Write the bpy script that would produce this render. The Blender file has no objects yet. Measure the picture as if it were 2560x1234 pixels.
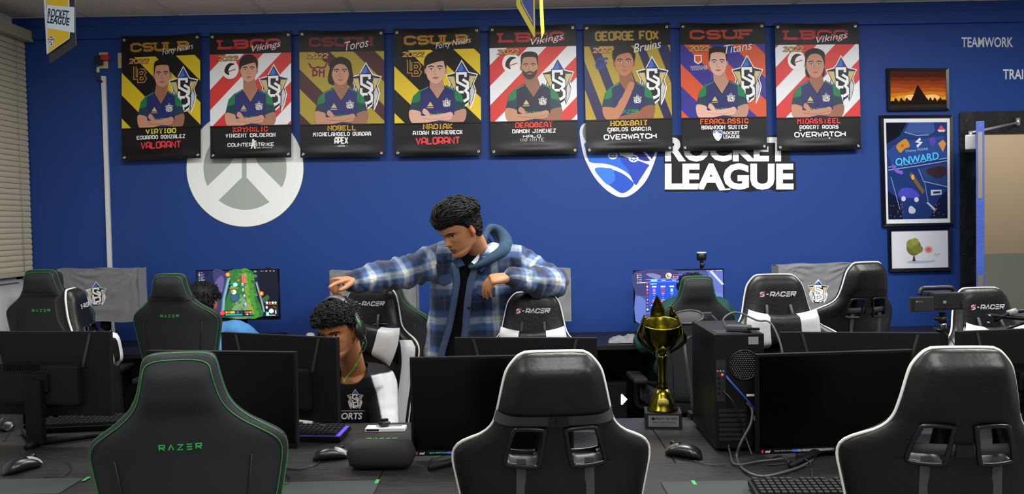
import bpy, bmesh, math, random
import numpy as np
from mathutils import Vector, Matrix, noise
PI = math.pi
R = math.radians
random.seed(7)
scene = bpy.context.scene
COL = scene.collection
# ---------------------------------------------------------------- camera model
F = 2067.0
CAMLOC = Vector((0, 0, 1.53))
_p = math.atan(62 / F); _r = R(1.05)
_fw = Vector((0, math.cos(_p), -math.sin(_p)))
_u0 = Vector((0, math.sin(_p), math.cos(_p)))
_X = Vector((1, 0, 0))
_rt = _X * math.cos(_r) - _u0 * math.sin(_r)
_up = _X * math.sin(_r) + _u0 * math.cos(_r)
def ray(u, v): return _fw * F + _rt * (u - 1280) + _up * (617 - v)
def P(u, v, Y):
    d = ray(u, v); return CAMLOC + d * (Y / d.y)
def PZ(u, v, Z):
    d = ray(u, v); return CAMLOC + d * ((Z - CAMLOC.z) / d.z)
WALL = 5.8
DESK = 0.75
# ---------------------------------------------------------------- materials
def lin(c):
    c = c / 255.0
    return c / 12.92 if c <= 0.04045 else ((c + 0.055) / 1.055) ** 2.4
def rgb(h):
    h = h.lstrip('#')
    return (lin(int(h[0:2], 16)), lin(int(h[2:4], 16)), lin(int(h[4:6], 16)), 1.0)
_M = {}
def mat(name, hexc, rough=.5, metal=0, bump=None, emit=0, spec=.5, mix=None, sheen=0, stretch=None):
    """bump=(scale,strength); mix=(hex2,scale,lo,hi) mottles the colour by noise"""
    if name in _M: return _M[name]
    m = bpy.data.materials.new(name); m.use_nodes = True
    nt = m.node_tree; b = nt.nodes['Principled BSDF']
    b.inputs['Base Color'].default_value = rgb(hexc)
    b.inputs['Roughness'].default_value = rough
    b.inputs['Metallic'].default_value = metal
    b.inputs['Specular IOR Level'].default_value = spec
    if sheen: b.inputs['Sheen Weight'].default_value = sheen
    if emit:
        b.inputs['Emission Color'].default_value = rgb(hexc)
        b.inputs['Emission Strength'].default_value = emit
    if bump or mix:
        tc = nt.nodes.new('ShaderNodeTexCoord'); src = tc.outputs['Object']
        if stretch:
            mp = nt.nodes.new('ShaderNodeMapping'); mp.inputs['Scale'].default_value = stretch
            nt.links.new(src, mp.inputs['Vector']); src = mp.outputs['Vector']
    if bump:
        n = nt.nodes.new('ShaderNodeTexNoise'); n.inputs['Scale'].default_value = bump[0]; n.inputs['Detail'].default_value = 4
        bp = nt.nodes.new('ShaderNodeBump'); bp.inputs['Strength'].default_value = bump[1]; bp.inputs['Distance'].default_value = .01
        nt.links.new(src, n.inputs['Vector'])
        nt.links.new(n.outputs['Fac'], bp.inputs['Height']); nt.links.new(bp.outputs['Normal'], b.inputs['Normal'])
    if mix:
        n = nt.nodes.new('ShaderNodeTexNoise'); n.inputs['Scale'].default_value = mix[1]; n.inputs['Detail'].default_value = 6
        r = nt.nodes.new('ShaderNodeValToRGB')
        r.color_ramp.elements[0].position = mix[2]; r.color_ramp.elements[1].position = mix[3]
        r.color_ramp.elements[0].color = rgb(hexc); r.color_ramp.elements[1].color = rgb(mix[0])
        nt.links.new(src, n.inputs['Vector'])
        nt.links.new(n.outputs['Fac'], r.inputs['Fac']); nt.links.new(r.outputs['Color'], b.inputs['Base Color'])
    _M[name] = m
    return m
def attr_mat(name, attr='tint', rough=.5, bump=None, sheen=0, sss=0, spec=.4):
    m = bpy.data.materials.new(name); m.use_nodes = True
    nt = m.node_tree; b = nt.nodes['Principled BSDF']
    a = nt.nodes.new('ShaderNodeVertexColor'); a.layer_name = attr
    nt.links.new(a.outputs['Color'], b.inputs['Base Color'])
    b.inputs['Roughness'].default_value = rough; b.inputs['Specular IOR Level'].default_value = spec
    if sheen: b.inputs['Sheen Weight'].default_value = sheen
    if bump:
        tc = nt.nodes.new('ShaderNodeTexCoord')
        n = nt.nodes.new('ShaderNodeTexNoise'); n.inputs['Scale'].default_value = bump[0]; n.inputs['Detail'].default_value = 4
        bp = nt.nodes.new('ShaderNodeBump'); bp.inputs['Strength'].default_value = bump[1]; bp.inputs['Distance'].default_value = .01
        nt.links.new(tc.outputs['Object'], n.inputs['Vector'])
        nt.links.new(n.outputs['Fac'], bp.inputs['Height']); nt.links.new(bp.outputs['Normal'], b.inputs['Normal'])
    return m
# ---------------------------------------------------------------- object helpers
def tag(o, label=None, cat=None, group=None, kind=None):
    if label: o['label'] = label
    if cat: o['category'] = cat
    if group: o['group'] = group
    if kind: o['kind'] = kind
    return o
def thing(name, label, cat, loc=(0, 0, 0), rz=0, group=None, kind=None):
    o = bpy.data.objects.new(name, None); COL.objects.link(o)
    o.location = loc; o.rotation_euler = (0, 0, rz); o.empty_display_size = .05
    return tag(o, label, cat, group, kind)
def inv(root):
    return (Matrix.Translation(root.location) @ root.rotation_euler.to_matrix().to_4x4()).inverted()
def copy_tree(o, parent=None):
    c = o.copy(); COL.objects.link(c)
    if parent: c.parent = parent
    for ch in list(o.children): copy_tree(ch, c)
    return c
def catmull(pts, n=6, closed=False):
    pts = [Vector(p) for p in pts]; N = len(pts); out = []
    rng = range(N if closed else N - 1)
    for i in rng:
        p0 = pts[(i - 1) % N] if closed or i > 0 else pts[i]
        p1 = pts[i]; p2 = pts[(i + 1) % N]
        p3 = pts[(i + 2) % N] if closed or i + 2 < N else p2
        for k in range(n):
            t = k / n
            out.append(0.5 * ((2 * p1) + (p2 - p0) * t + (2 * p0 - 5 * p1 + 4 * p2 - p3) * t * t + (3 * p1 - p0 - 3 * p2 + p3) * t ** 3))
    if not closed: out.append(pts[-1])
    return out
def frame_from(d, ref=None):
    d = d.normalized()
    ref = Vector(ref) if ref is not None else (Vector((0, 0, 1)) if abs(d.z) < .9 else Vector((1, 0, 0)))
    a = ref - d * ref.dot(d)
    if a.length < 1e-6: a = Vector((1, 0, 0)) - d * d.x
    a.normalize(); return a, d.cross(a)
class MB:
    def __init__(s): s.v = []; s.f = []; s.m = []; s.s = []
    def add(s, vs, fs, m=0, smooth=False):
        o = len(s.v); s.v.extend([Vector(p) for p in vs])
        for f in fs:
            s.f.append([i + o for i in f]); s.m.append(m); s.s.append(smooth)
        return s
    def box(s, lo, hi, m=0, M=None, bev=0):
        x0, y0, z0 = lo; x1, y1, z1 = hi
        if bev:
            b = min(bev, (x1 - x0) / 2.1, (y1 - y0) / 2.1, (z1 - z0) / 2.1)
            bm = bmesh.new(); bmesh.ops.create_cube(bm, size=1)
            for v in bm.verts:
                v.co = Vector(((x0 + x1) / 2 + v.co.x * (x1 - x0), (y0 + y1) / 2 + v.co.y * (y1 - y0), (z0 + z1) / 2 + v.co.z * (z1 - z0)))
            bmesh.ops.bevel(bm, geom=bm.edges[:], offset=b, segments=2, affect='EDGES', profile=.7)
            s.bm(bm, m, M, False); return s
        vs = [Vector((x, y, z)) for z in (z0, z1) for y in (y0, y1) for x in (x0, x1)]
        if M: vs = [M @ v for v in vs]
        return s.add(vs, [(0, 2, 3, 1), (4, 5, 7, 6), (0, 1, 5, 4), (2, 6, 7, 3), (0, 4, 6, 2), (1, 3, 7, 5)], m)
    def bm(s, bm, m=0, M=None, smooth=False):
        bm.verts.index_update()
        vs = [(M @ v.co) if M else v.co.copy() for v in bm.verts]
        s.add(vs, [[v.index for v in f.verts] for f in bm.faces], m, smooth); bm.free(); return s
    def tube(s, pts, r, m=0, seg=8, closed=False, smooth=True, caps=True):
        pts = [Vector(p) for p in pts]; n = len(pts)
        rs = r if isinstance(r, (list, tuple)) else [r] * n
        vs = []; a = None
        for i, p in enumerate(pts):
            if closed: d = pts[(i + 1) % n] - pts[i - 1]
            else: d = pts[min(i + 1, n - 1)] - pts[max(i - 1, 0)]
            if d.length < 1e-9: d = Vector((0, 0, 1))
            a, b = frame_from(d, a)
            for k in range(seg):
                t = 2 * PI * k / seg
                vs.append(p + (a * math.cos(t) + b * math.sin(t)) * rs[i])
        fs = []
        for i in range(n if closed else n - 1):
            j = (i + 1) % n
            for k in range(seg):
                l = (k + 1) % seg
                fs.append((i * seg + k, i * seg + l, j * seg + l, j * seg + k))
        if caps and not closed:
            fs.append(tuple(range(seg - 1, -1, -1))); fs.append(tuple((n - 1) * seg + k for k in range(seg)))
        return s.add(vs, fs, m, smooth)
    def cyl(s, a, b, r, m=0, seg=16, smooth=True, r2=None):
        return s.tube([a, b], [r, r if r2 is None else r2], m, seg, smooth=smooth)
    def lathe(s, prof, c=(0, 0, 0), m=0, seg=32, M=None, smooth=True, squash=1):
        c = Vector(c); vs = []; fs = []; n = len(prof)
        for (r, z) in prof:
            for k in range(seg):
                t = 2 * PI * k / seg
                p = Vector((r * math.cos(t), squash * r * math.sin(t), z)) + c
                vs.append(M @ p if M else p)
        for i in range(n - 1):
            for k in range(seg):
                l = (k + 1) % seg
                fs.append((i * seg + k, i * seg + l, (i + 1) * seg + l, (i + 1) * seg + k))
        if prof[0][0] > 1e-6: fs.append(tuple(range(seg - 1, -1, -1)))
        if prof[-1][0] > 1e-6: fs.append(tuple((n - 1) * seg + k for k in range(seg)))
        return s.add(vs, fs, m, smooth)
    def prism(s, pts, d, m=0, smooth=False):
        """polygon (3D points) extruded by vector d"""
        pts = [Vector(p) for p in pts]; d = Vector(d); n = len(pts)
        vs = pts + [p + d for p in pts]
        fs = [tuple(range(n - 1, -1, -1)), tuple(range(n, 2 * n))]
        for i in range(n):
            j = (i + 1) % n; fs.append((i, j, n + j, n + i))
        return s.add(vs, fs, m, smooth)
    def loft(s, rings, m=0, smooth=True, caps=True):
        n = len(rings[0]); vs = [p for r in rings for p in r]; fs = []
        for i in range(len(rings) - 1):
            for k in range(n):
                l = (k + 1) % n
                fs.append((i * n + k, i * n + l, (i + 1) * n + l, (i + 1) * n + k))
        if caps:
            fs.append(tuple(range(n - 1, -1, -1))); fs.append(tuple((len(rings) - 1) * n + k for k in range(n)))
        return s.add(vs, fs, m, smooth)
    def ball(s, c, r, m=0, M=None, seg=16, rings=10):
        """ellipsoid; r scalar or 3-tuple; M 3x3 orientation"""
        r = (r, r, r) if not isinstance(r, (tuple, list)) else r
        c = Vector(c); vs = []; fs = []
        vs.append(Vector((0, 0, -1)))
        for i in range(1, rings):
            a = -PI / 2 + PI * i / rings
            for k in range(seg):
                t = 2 * PI * k / seg
                vs.append(Vector((math.cos(a) * math.cos(t), math.cos(a) * math.sin(t), math.sin(a))))
        vs.append(Vector((0, 0, 1)))
        for k in range(seg):
            l = (k + 1) % seg
            fs.append((0, 1 + l, 1 + k))
            fs.append((len(vs) - 1, 1 + (rings - 2) * seg + k, 1 + (rings - 2) * seg + l))
        for i in range(rings - 2):
            for k in range(seg):
                l = (k + 1) % seg
                fs.append((1 + i * seg + k, 1 + i * seg + l, 1 + (i + 1) * seg + l, 1 + (i + 1) * seg + k))
        out = []
        for v in vs:
            w = Vector((v.x * r[0], v.y * r[1], v.z * r[2]))
            out.append(c + (M @ w if M else w))
        return s.add(out, fs, m, True)
    def grid(s, fn, nx, ny, m=0, smooth=True):
        vs = [fn(i / nx, j / ny) for j in range(ny + 1) for i in range(nx + 1)]
        fs = [(j * (nx + 1) + i, j * (nx + 1) + i + 1, (j + 1) * (nx + 1) + i + 1, (j + 1) * (nx + 1) + i) for j in range(ny) for i in range(nx)]
        return s.add(vs, fs, m, smooth)
    def xf(s, M):
        s.v = [M @ p for p in s.v]; return s
    def mesh(s, name, mats):
        me = bpy.data.meshes.new(name)
        me.from_pydata([tuple(p) for p in s.v], [], s.f)
        ml = mats if isinstance(mats, (list, tuple)) else [mats]
        for x in ml: me.materials.append(x)
        me.polygons.foreach_set('material_index', s.m)
        me.polygons.foreach_set('use_smooth', s.s)
        me.update()
        return me
    def build(s, name, mats, parent=None, world=None, sub=0, fixn=False):
        """world: a root Empty, when the points are in world space"""
        if world is not None:
            s.xf(inv(world)); parent = world
        me = s.mesh(name, mats)
        if fixn:
            b = bmesh.new(); b.from_mesh(me); bmesh.ops.recalc_face_normals(b, faces=b.faces[:]); b.to_mesh(me); b.free()
        o = bpy.data.objects.new(name, me); COL.objects.link(o)
        if parent: o.parent = parent
        if sub:
            md = o.modifiers.new('sub', 'SUBSURF'); md.levels = sub; md.render_levels = sub
        return o
def sstep(a, b, x):
    t = max(0.0, min(1.0, (x - a) / (b - a))); return t * t * (3 - 2 * t)
# ---------------------------------------------------------------- flat printing
def pmat(hexc, emit=0, rough=.42):
    return mat(('glow_' if emit else 'ink_') + hexc + ('' if rough == .42 else '_r%d' % int(rough * 100)), hexc, rough=rough, emit=emit, spec=.28)
GLY = {'A': '00 04 16 36 44 40|02 42', 'B': '00 06 36 45 44 33 03|33 42 41 30 00', 'C': '44 45 36 16 05 01 10 30 41 42',
 'D': '00 06 36 45 41 30 00', 'E': '46 06 00 40|03 33', 'F': '46 06 00|03 33', 'G': '44 45 36 16 05 01 10 30 41 43 23',
 'H': '00 06|40 46|03 43', 'I': '20 26', 'J': '46 41 30 10 01 02', 'K': '00 06|46 03 40', 'L': '06 00 40', 'M': '00 06 23 46 40',
 'N': '00 06 40 46', 'O': '01 05 16 36 45 41 30 10 01', 'P': '00 06 36 45 43 32 02', 'Q': '01 05 16 36 45 41 30 10 01|22 40',
 'R': '00 06 36 45 43 32 02|22 40', 'S': '45 36 16 05 04 13 33 42 41 30 10 01', 'T': '06 46|20 26', 'U': '06 01 10 30 41 46',
 'V': '06 20 46', 'W': '06 10 24 30 46', 'X': '00 46|06 40', 'Y': '06 23 46|23 20', 'Z': '06 46 00 40', '0': '01 05 16 36 45 41 30 10 01',
 '2': '05 16 36 45 44 00 40', '3': '05 16 36 45 44 33 13|33 42 41 30 10 01', '-': '13 33', ')': '10 22 24 16',
 'a': '00 26 40', 'e': '06 46|03 43|00 40', 'r': '00 06 46 43 03|13 40', 'z': '06 46 00 40', 'n': '00 06 40 46',
 'o': '01 05 16 36 45 41 30 10 01', 'v': '06 20 46', 'l': '06 00 40', 't': '06 46|20 26', 'c': '46 06 00 40', 's': '46 06 03 43 40 00'}
def stroke_text(s): return sum((.62 if c == 'I' else .6 if c == ' ' else 1.0) for c in s)
_tc = {}
def font_mesh(txt, bold=0.0, shear=0.0):
    k = (txt, bold, shear)
    if k in _tc: return _tc[k]
    cu = bpy.data.curves.new('tmp', 'FONT'); cu.body = txt; cu.size = 1; cu.offset = bold; cu.shear = shear; cu.resolution_u = 3
    o = bpy.data.objects.new('tmp', cu); COL.objects.link(o)
    dg = bpy.context.evaluated_depsgraph_get(); ev = o.evaluated_get(dg); me = ev.to_mesh()
    vs = [(v.co.x, v.co.y) for v in me.vertices]; fs = [tuple(p.vertices) for p in me.polygons]
    ev.to_mesh_clear(); bpy.data.objects.remove(o); bpy.data.curves.remove(cu)
    xs = [v[0] for v in vs]; ys = [v[1] for v in vs]
    x0, x1, y0, y1 = min(xs), max(xs), min(ys), max(ys)
    _tc[k] = ([((x - x0), (y - y0)) for x, y in vs], fs, x1 - x0, y1 - y0)
    return _tc[k]
class Print:
    """flat print: coordinates x right, y down, mapf(x,y,h) -> world/local point; every colour pass lies a hair above the last"""
    def __init__(s, mapf, step=.00006, emit=0, rough=.42):
        s.map = mapf; s.mb = MB(); s.h = 0; s.step = step; s.cols = []; s.emit = emit; s.rough = rough
    def ci(s, c):
        if c not in s.cols: s.cols.append(c)
        return s.cols.index(c)
    def up(s): s.h += s.step
    def face(s, pts, c):
        s.mb.add([s.map(p[0], p[1], s.h) for p in pts], [tuple(range(len(pts)))], s.ci(c))
    def poly(s, pts, c, clip=None, sm=0):
        if sm: pts = [(p.x, p.y) for p in catmull([(p[0], p[1], 0) for p in pts], sm, True)]
        if clip: pts = clip_rect(pts, clip)
        if len(pts) < 3: return
        s.up(); s.face(pts, c)
    def rect(s, x0, y0, x1, y1, c): s.poly([(x0, y0), (x1, y0), (x1, y1), (x0, y1)], c)
    def ell(s, cx, cy, rx, ry, c, n=24, clip=None): s.poly([(cx + rx * math.cos(2 * PI * k / n), cy + ry * math.sin(2 * PI * k / n)) for k in range(n)], c, clip)
    def stroke(s, pts, w, c, closed=False, sm=0, lift=True):
        if sm: pts = [(p.x, p.y) for p in catmull([(p[0], p[1], 0) for p in pts], sm, closed)]
        if lift: s.up()
        n = len(pts); L = []; Rr = []
        for i in range(n):
            p = Vector(pts[i])
            a = Vector(pts[i - 1]) if (i > 0 or closed) else None
            b = Vector(pts[(i + 1) % n]) if (i < n - 1 or closed) else None
            if a is None: t = (b - p).normalized(); nn = Vector((-t.y, t.x)); k = 1
            elif b is None: t = (p - a).normalized(); nn = Vector((-t.y, t.x)); k = 1
            else:
                t1 = (p - a).normalized(); t2 = (b - p).normalized()
                n1 = Vector((-t1.y, t1.x)); n2 = Vector((-t2.y, t2.x)); nn = n1 + n2
                if nn.length < 1e-4: nn = n1; k = 1
                else: nn.normalize(); k = min(1.8, 1 / max(.2, nn.dot(n1)))
            L.append(p + nn * w / 2 * k); Rr.append(p - nn * w / 2 * k)
        for i in range(n if closed else n - 1):
            j = (i + 1) % n; s.face([L[i], L[j], Rr[j], Rr[i]], c)
    def text(s, t, cx, cy, h, w, c, th=.2, slab=False, shear=0, rot=0, gap=.32):
        """stroke lettering fitted in a box w x h centred on cx,cy; th = stroke as share of the height"""
        tot = stroke_text(t) + gap * (len(t) - 1); cw = w / tot; x = 0; s.up()
        ca, sa = math.cos(rot), math.sin(rot)
        lw = th * h
        def T(px, py):
            qx = px - w / 2 + shear * (py - h / 2); qy = -(py - h / 2)
            return (cx + qx * ca + qy * sa, cy - qx * sa + qy * ca)
        for chx in t:
            adv = .62 if chx == 'I' else .6 if chx == ' ' else 1.0
            if chx != ' ':
                g = GLY[chx]
                for pl in g.split('|'):
                    q = [(int(d[0]) / 4, int(d[1]) / 6) for d in pl.split()]
                    if chx == 'I': q = [(.31, b) for a, b in q]
                    f = lambda a, b: T((x + a * (adv if chx == 'I' else 1)) * cw if chx != 'I' else (x + a) * cw, lw / 2 + b * (h - lw))
                    pts = [f(a, b) for a, b in q]
                    s.stroke(pts, lw, c, closed=False, lift=False)
                    # squared terminals and corners
                    if slab:
                        for (a, b), nb in ((q[0], q[1]), (q[-1], q[-2])):
                            if b in (0, 1) and abs(a - nb[0]) < .01: s.stroke([f(a - .26, b), f(a + .26, b)], lw * .85, c, lift=False)
                        if chx in 'BDEFPRL':
                            for b in (0, 1):
                                if (0, b) in q: s.stroke([f(-.2, b), f(.05, b)], lw, c, lift=False)
            x += adv + gap
    def font(s, t, cx, cy, h, c, w=None, bold=0.0, shear=0, rot=0):
        vs, fs, W0, H0 = font_mesh(t, bold, shear)
        k = h / H0; kx = (w / W0) if w else k; s.up()
        ca, sa = math.cos(rot), math.sin(rot); pts = []
        for x, y in vs:
            qx = (x - W0 / 2) * kx; qy = -(y - H0 / 2) * k
            pts.append(s.map(cx + qx * ca + qy * sa, cy - qx * sa + qy * ca, s.h))
        s.mb.add(pts, fs, s.ci(c))
    def mats(s): return [pmat(c, s.emit, s.rough) for c in s.cols]
    def build(s, name, parent=None, world=None): return s.mb.build(name, s.mats(), parent, world)
def clip_rect(pts, r):
    x0, y0, x1, y1 = r
    def cut(ps, ins, inter):
        out = []
        for i in range(len(ps)):
            a, b = ps[i - 1], ps[i]
            if ins(b):
                if not ins(a): out.append(inter(a, b))
                out.append(b)
            elif ins(a): out.append(inter(a, b))
        return out
    ix = lambda X: (lambda a, b: (X, a[1] + (b[1] - a[1]) * (X - a[0]) / (b[0] - a[0])))
    iy = lambda Y: (lambda a, b: (a[0] + (b[0] - a[0]) * (Y - a[1]) / (b[1] - a[1]), Y))
    for ins, it in ((lambda p: p[0] >= x0, ix(x0)), (lambda p: p[0] <= x1, ix(x1)), (lambda p: p[1] >= y0, iy(y0)), (lambda p: p[1] <= y1, iy(y1))):
        if not pts: return []
        pts = cut(pts, ins, it)
    return pts
def emblem(p, cx, cy, k, ky=1.0):
    """the team crest: blue-topped star, silver S over B, gold points and grey wings"""
    T = lambda l: [(cx + x * k, cy + y * k * ky) for x, y in l]
    mir = lambda l: [(-x, y) for x, y in l]
    out = [(0, -1.05), (.42, -.52), (.98, -.42), (.72, -.02), (.86, .3), (.72, .72), (.5, 1.06), (.4, .84), (.14, .98), (-.14, .98), (-.4, .84), (-.5, 1.06), (-.72, .72), (-.86, .3), (-.72, -.02), (-.98, -.42), (-.42, -.52)]
    p.poly(T(out), 'e8e8ea'); p.poly([(cx + x * k * .92, cy + y * k * ky * .92) for x, y in out], '1a1c24')
    p.poly(T([(0, -.9), (.33, -.47), (-.33, -.47)]), '1d3f9e'); p.poly(T([(0, -.9), (.1, -.6), (-.33, -.47)]), '3a6fd0')
    p.poly(T([(.38, -.4), (.62, -.4), (.55, -.1)]), '1d3f9e')
    for fx in (lambda l: l, mir):
        p.poly(T(fx([(.46, -.34), (.84, -.34), (.4, .3), (.36, .1)])), 'c9b878')
        p.poly(T(fx([(.62, .02), (.76, .3), (.62, .68), (.46, .94), (.5, .55), (.5, .25)])), 'c6c8cc')
        p.poly(T(fx([(.44, .3), (.48, .6), (.4, .82), (.36, .5)])), 'f0f0f2')
    S = T([(.22, -.3), (.22, -.46), (-.28, -.46), (-.28, -.1), (.28, .12), (.28, .2)])
    S2 = T([(-.3, .08), (-.3, .34), (.1, .34)])
    B = T([(.04, -.2), (.36, -.06), (.36, .16), (.2, .28), (.36, .4), (.36, .62), (.14, .72), (-.02, .72), (-.02, .86), (-.22, .86), (-.22, .3)])
    for l in (S, S2, B): p.stroke(l, .25 * k, '15171c')
    for l in (S, S2, B): p.stroke(l, .16 * k, 'eceef0')
# ---------------------------------------------------------------- the room shell
CEIL = 3.0
XL = P(58, 620, WALL).x
XR = 5.2
YB = -2.6
XD0 = P(2440, 500, WALL).x; XD1 = XD0 + .93; ZD = P(2520, 325, WALL).z
m_blue = mat('blue_wall_paint', '224083', .5, bump=(260, .05), spec=.2)
m_white_wall = mat('white_wall_paint', 'd6d6d4', .6, bump=(180, .05))
m_beige = mat('beige_wall_paint', 'b8a68c', .6, bump=(180, .05))
m_green = mat('grey_green_wall_paint', '8d958a', .55, bump=(180, .05))
m_carpet = mat('charcoal_carpet', '77767a', .95, bump=(400, .4), mix=('605f64', 60, .35, .65))
def struct(o): o['kind'] = 'structure'; return o
m = MB()
m.box((XL - .1, WALL, 0), (XD0, WALL + .12, CEIL + .1))
m.box((XD0, WALL, ZD), (XD1, WALL + .12, CEIL + .1))
m.box((XD1, WALL, 0), (XR + .1, WALL + .12, CEIL + .1))
struct(m.build('wall_back', m_blue))
m = MB().box((XL - .12, YB, 0), (XL, WALL + .12, CEIL + .1)); struct(m.build('wall_left', m_white_wall))
m = MB().box((XR, YB, 0), (XR + .12, WALL + .12, CEIL + .1)); struct(m.build('wall_right', m_white_wall))
m = MB().box((XL - .12, YB - .12, 0), (XR + .12, YB, CEIL + .1)); struct(m.build('wall_front', m_white_wall))
m = MB().box((XL - .12, YB - .12, -.1), (XR + .12, WALL + .12, 0)); struct(m.build('floor', m_carpet))
# hallway beyond the doorway
m = MB(); m.box((XD0 - .5, 8.2, 1.13), (XR + 2.5, 8.3, CEIL), 0); m.box((XD0 - .5, 8.2, 0), (XR + 2.5, 8.3, 1.13), 1)
m.box((XD0 - .6, WALL + .12, 0), (XD0 - .5, 8.3, CEIL), 0); m.box((XR + 2.5, WALL + .12, 0), (XR + 2.6, 8.3, CEIL), 0)
struct(m.build('wall_hallway', [m_beige, m_green]))
m = MB().box((XD0 - .6, WALL + .12, -.1), (XR + 2.6, 8.3, 0)); struct(m.build('floor_hallway', m_carpet))
m = MB().box((XD0 - .6, WALL + .12, CEIL), (XR + 2.6, 8.3, CEIL + .1)); struct(m.build('ceiling_hallway', m_white_wall))
# ceiling: lay-in tiles and a metal grid
m_tile = mat('ceiling_tile', 'e0d8d0', .9, bump=(220, .5), mix=('cfc6be', 90, .4, .7))
m_grid = mat('ceiling_grid_metal', 'c9c4be', .5)
m = MB(); x0 = P(885, 31, WALL).x
k0 = math.floor((XL - x0) / .61); xs = [x0 + .61 * k for k in range(k0, k0 + 18)]
ys = [WALL - .02 - 1.22 * k for k in range(0, 8)]
for i in range(len(xs) - 1):
    for j in range(len(ys) - 1):
        a, b = max(xs[i], XL) + .012, min(xs[i + 1], XR) - .012
        c, d = max(ys[j + 1], YB) + .012, ys[j] - .012
        if b - a > .03 and d - c > .03: m.box((a, c, CEIL + .006), (b, d, CEIL + .03), 0)
m.box((XL - .12, YB - .12, CEIL + .03), (XR + .12, WALL + .12, CEIL + .13), 0)
for x in xs:
    if XL < x < XR: m.box((x - .012, YB, CEIL), (x + .012, WALL, CEIL + .012), 1)
for y in ys:
    if y > YB: m.box((XL, y - .012, CEIL), (XR, y + .012, CEIL + .012), 1)
struct(m.build('ceiling', [m_tile, m_grid]))
# blue boxed trim under the ceiling
ZT = P(1280, 77, WALL - .03).z
m = MB(); m.box((XL, WALL - .03, ZT), (XR, WALL, CEIL)); m.box((XL, WALL - .036, ZT + .085), (XR, WALL, CEIL))
struct(m.build('trim_1', m_blue))
# black plastic wrapped round the doorway
m_plastic = mat('black_plastic_sheeting', '17181a', .45, bump=(16, .9))
m = MB()
def crumple(x, z, y): return Vector((x, y - .014 * abs(noise.noise(Vector((x * 9, z * 7, 3)))) - .006, z))
m.grid(lambda a, b: crumple(XD0 - .125 + .14 * a, b * (ZD + .13), WALL - .012), 8, 90)
m.grid(lambda a, b: crumple(XD0 - .125 + (1.18) * a, ZD - .02 + b * .15, WALL - .014), 60, 8)
m.box((XD0 - .01, WALL - .01, 0), (XD0 + .02, WALL + .12, ZD)); m.box((XD0, WALL - .01, ZD - .02), (XD1, WALL + .12, ZD + .01))
struct(m.build('trim_2', m_plastic))
# window on the left wall, with its blind
w1 = struct(thing('window_1', None, None, (XL, 4.6, 1.2)))
m = MB(); m.box((0.002, -.9, -.02), (.03, 1.12, .06)); m.box((.002, -.9, 1.68), (.03, 1.12, 1.74)); m.box((.002, -.9, 0), (.03, -.84, 1.7)); m.box((.002, 1.06, 0), (.03, 1.12, 1.7))
m.build('window_frame', mat('white_window_frame', 'c8c6be', .45), w1)
MB().box((.004, -.84, .06), (.012, 1.06, 1.68)).build('window_pane', mat('night_window_glass', '10141a', .08), w1)
bl = thing('venetian_blind', 'cream venetian blind with closed horizontal slats on the left window', 'blind', (XL, 4.6, 1.2))
m_slat = mat('cream_blind_slat', 'b9b39c', .5); m_rail = mat('cream_blind_rail', 'a9a28a', .5)
ztop = P(40, 92, WALL - .12).z - 1.2; zbot = P(30, 690, WALL - .12).z - 1.2; y1 = WALL - 4.6 - .012; y0 = -1.0
MB().box((.032, y0, ztop - .015), (.13, y1, ztop + .06), bev=.006).build('headrail', m_rail, bl)
m = MB(); n = 42; dz = (ztop - .02 - zbot - .03) / n
for i in range(n):
    z = zbot + .035 + dz * i
    def sl(a, b, z=z):
        t = b - .5
        return Vector((.062 + .008 * (1 - 4 * t * t) - .012 * t, y0 + a * (y1 - y0), z + dz * .5 + t * dz * 1.18))
    m.grid(sl, 1, 6)
m.build('slats', m_slat, bl)
MB().box((.05, y0, zbot), (.085, y1, zbot + .03), bev=.006).build('bottom_rail', m_rail, bl)
for yy in (y1 - .12, y1 - .9, y1 - 1.6):
    MB().tube([(.083, yy, zbot + .02), (.083, yy, ztop)], .002, seg=6).build('ladder_cord', m_rail, bl)
# wall baseboard
m = MB(); m.box((XL, WALL - .012, 0), (XD0 - .13, WALL, .1)); struct(m.build('baseboard_back', mat('black_rubber_base', '16171a', .6)))
# ---------------------------------------------------------------- the open door
phi = R(-119.5)
dr = struct(thing('door_1', None, None, (XD0 + .012, WALL - .03, 0), phi))
m_door = mat('blue_door_paint', '2d4690', .42, bump=(60, .15), mix=('34509c', 8, .4, .7))
m = MB().box((.0, -.022, .01), (.91, .022, ZD - .025), bev=.003); m.build('door_leaf', m_door, dr)
m_al = mat('aluminium', 'b9bbbe', .35, .6); m_steel = mat('chrome', 'd6d8da', .18, 1)
m = MB(); m.box((.906, -.014, .93), (.913, .014, 1.16)); m.box((.906, -.012, 1.62), (.913, .012, 2.02)); m.build('lock_plate', mat('worn_steel', '8a8478', .4, .9), dr)
for z in (.28, 1.12, 1.85):
    m = MB(); m.cyl((-.008, -.026, z - .055), (-.008, -.026, z + .055), .009); m.box((-.008, -.024, z - .055), (.05, -.021, z + .055)); m.build('hinge', m_al, dr)
m = MB(); m.cyl((.85, .022, 1.03), (.85, .09, 1.03), .02); m.tube(catmull([(.85, .085, 1.03), (.82, .095, 1.03), (.74, .095, 1.03)], 4), .012)
m.cyl((.85, .022, 1.03), (.85, .032, 1.03), .034); m.build('door_handle', m_steel, dr)
cl = MB().box((.18, -.085, ZD - .16), (.46, -.022, ZD - .065), bev=.006).build('door_closer', mat('grey_closer_body', 'b4b6b8', .4, .3), dr)
Md = dr.rotation_euler.to_matrix(); 
a0 = Vector((.3, -.055, ZD - .04)); tgt = P(2545, 306, WALL - .045); b0 = Md.inverted() @ (tgt - dr.location)
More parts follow.
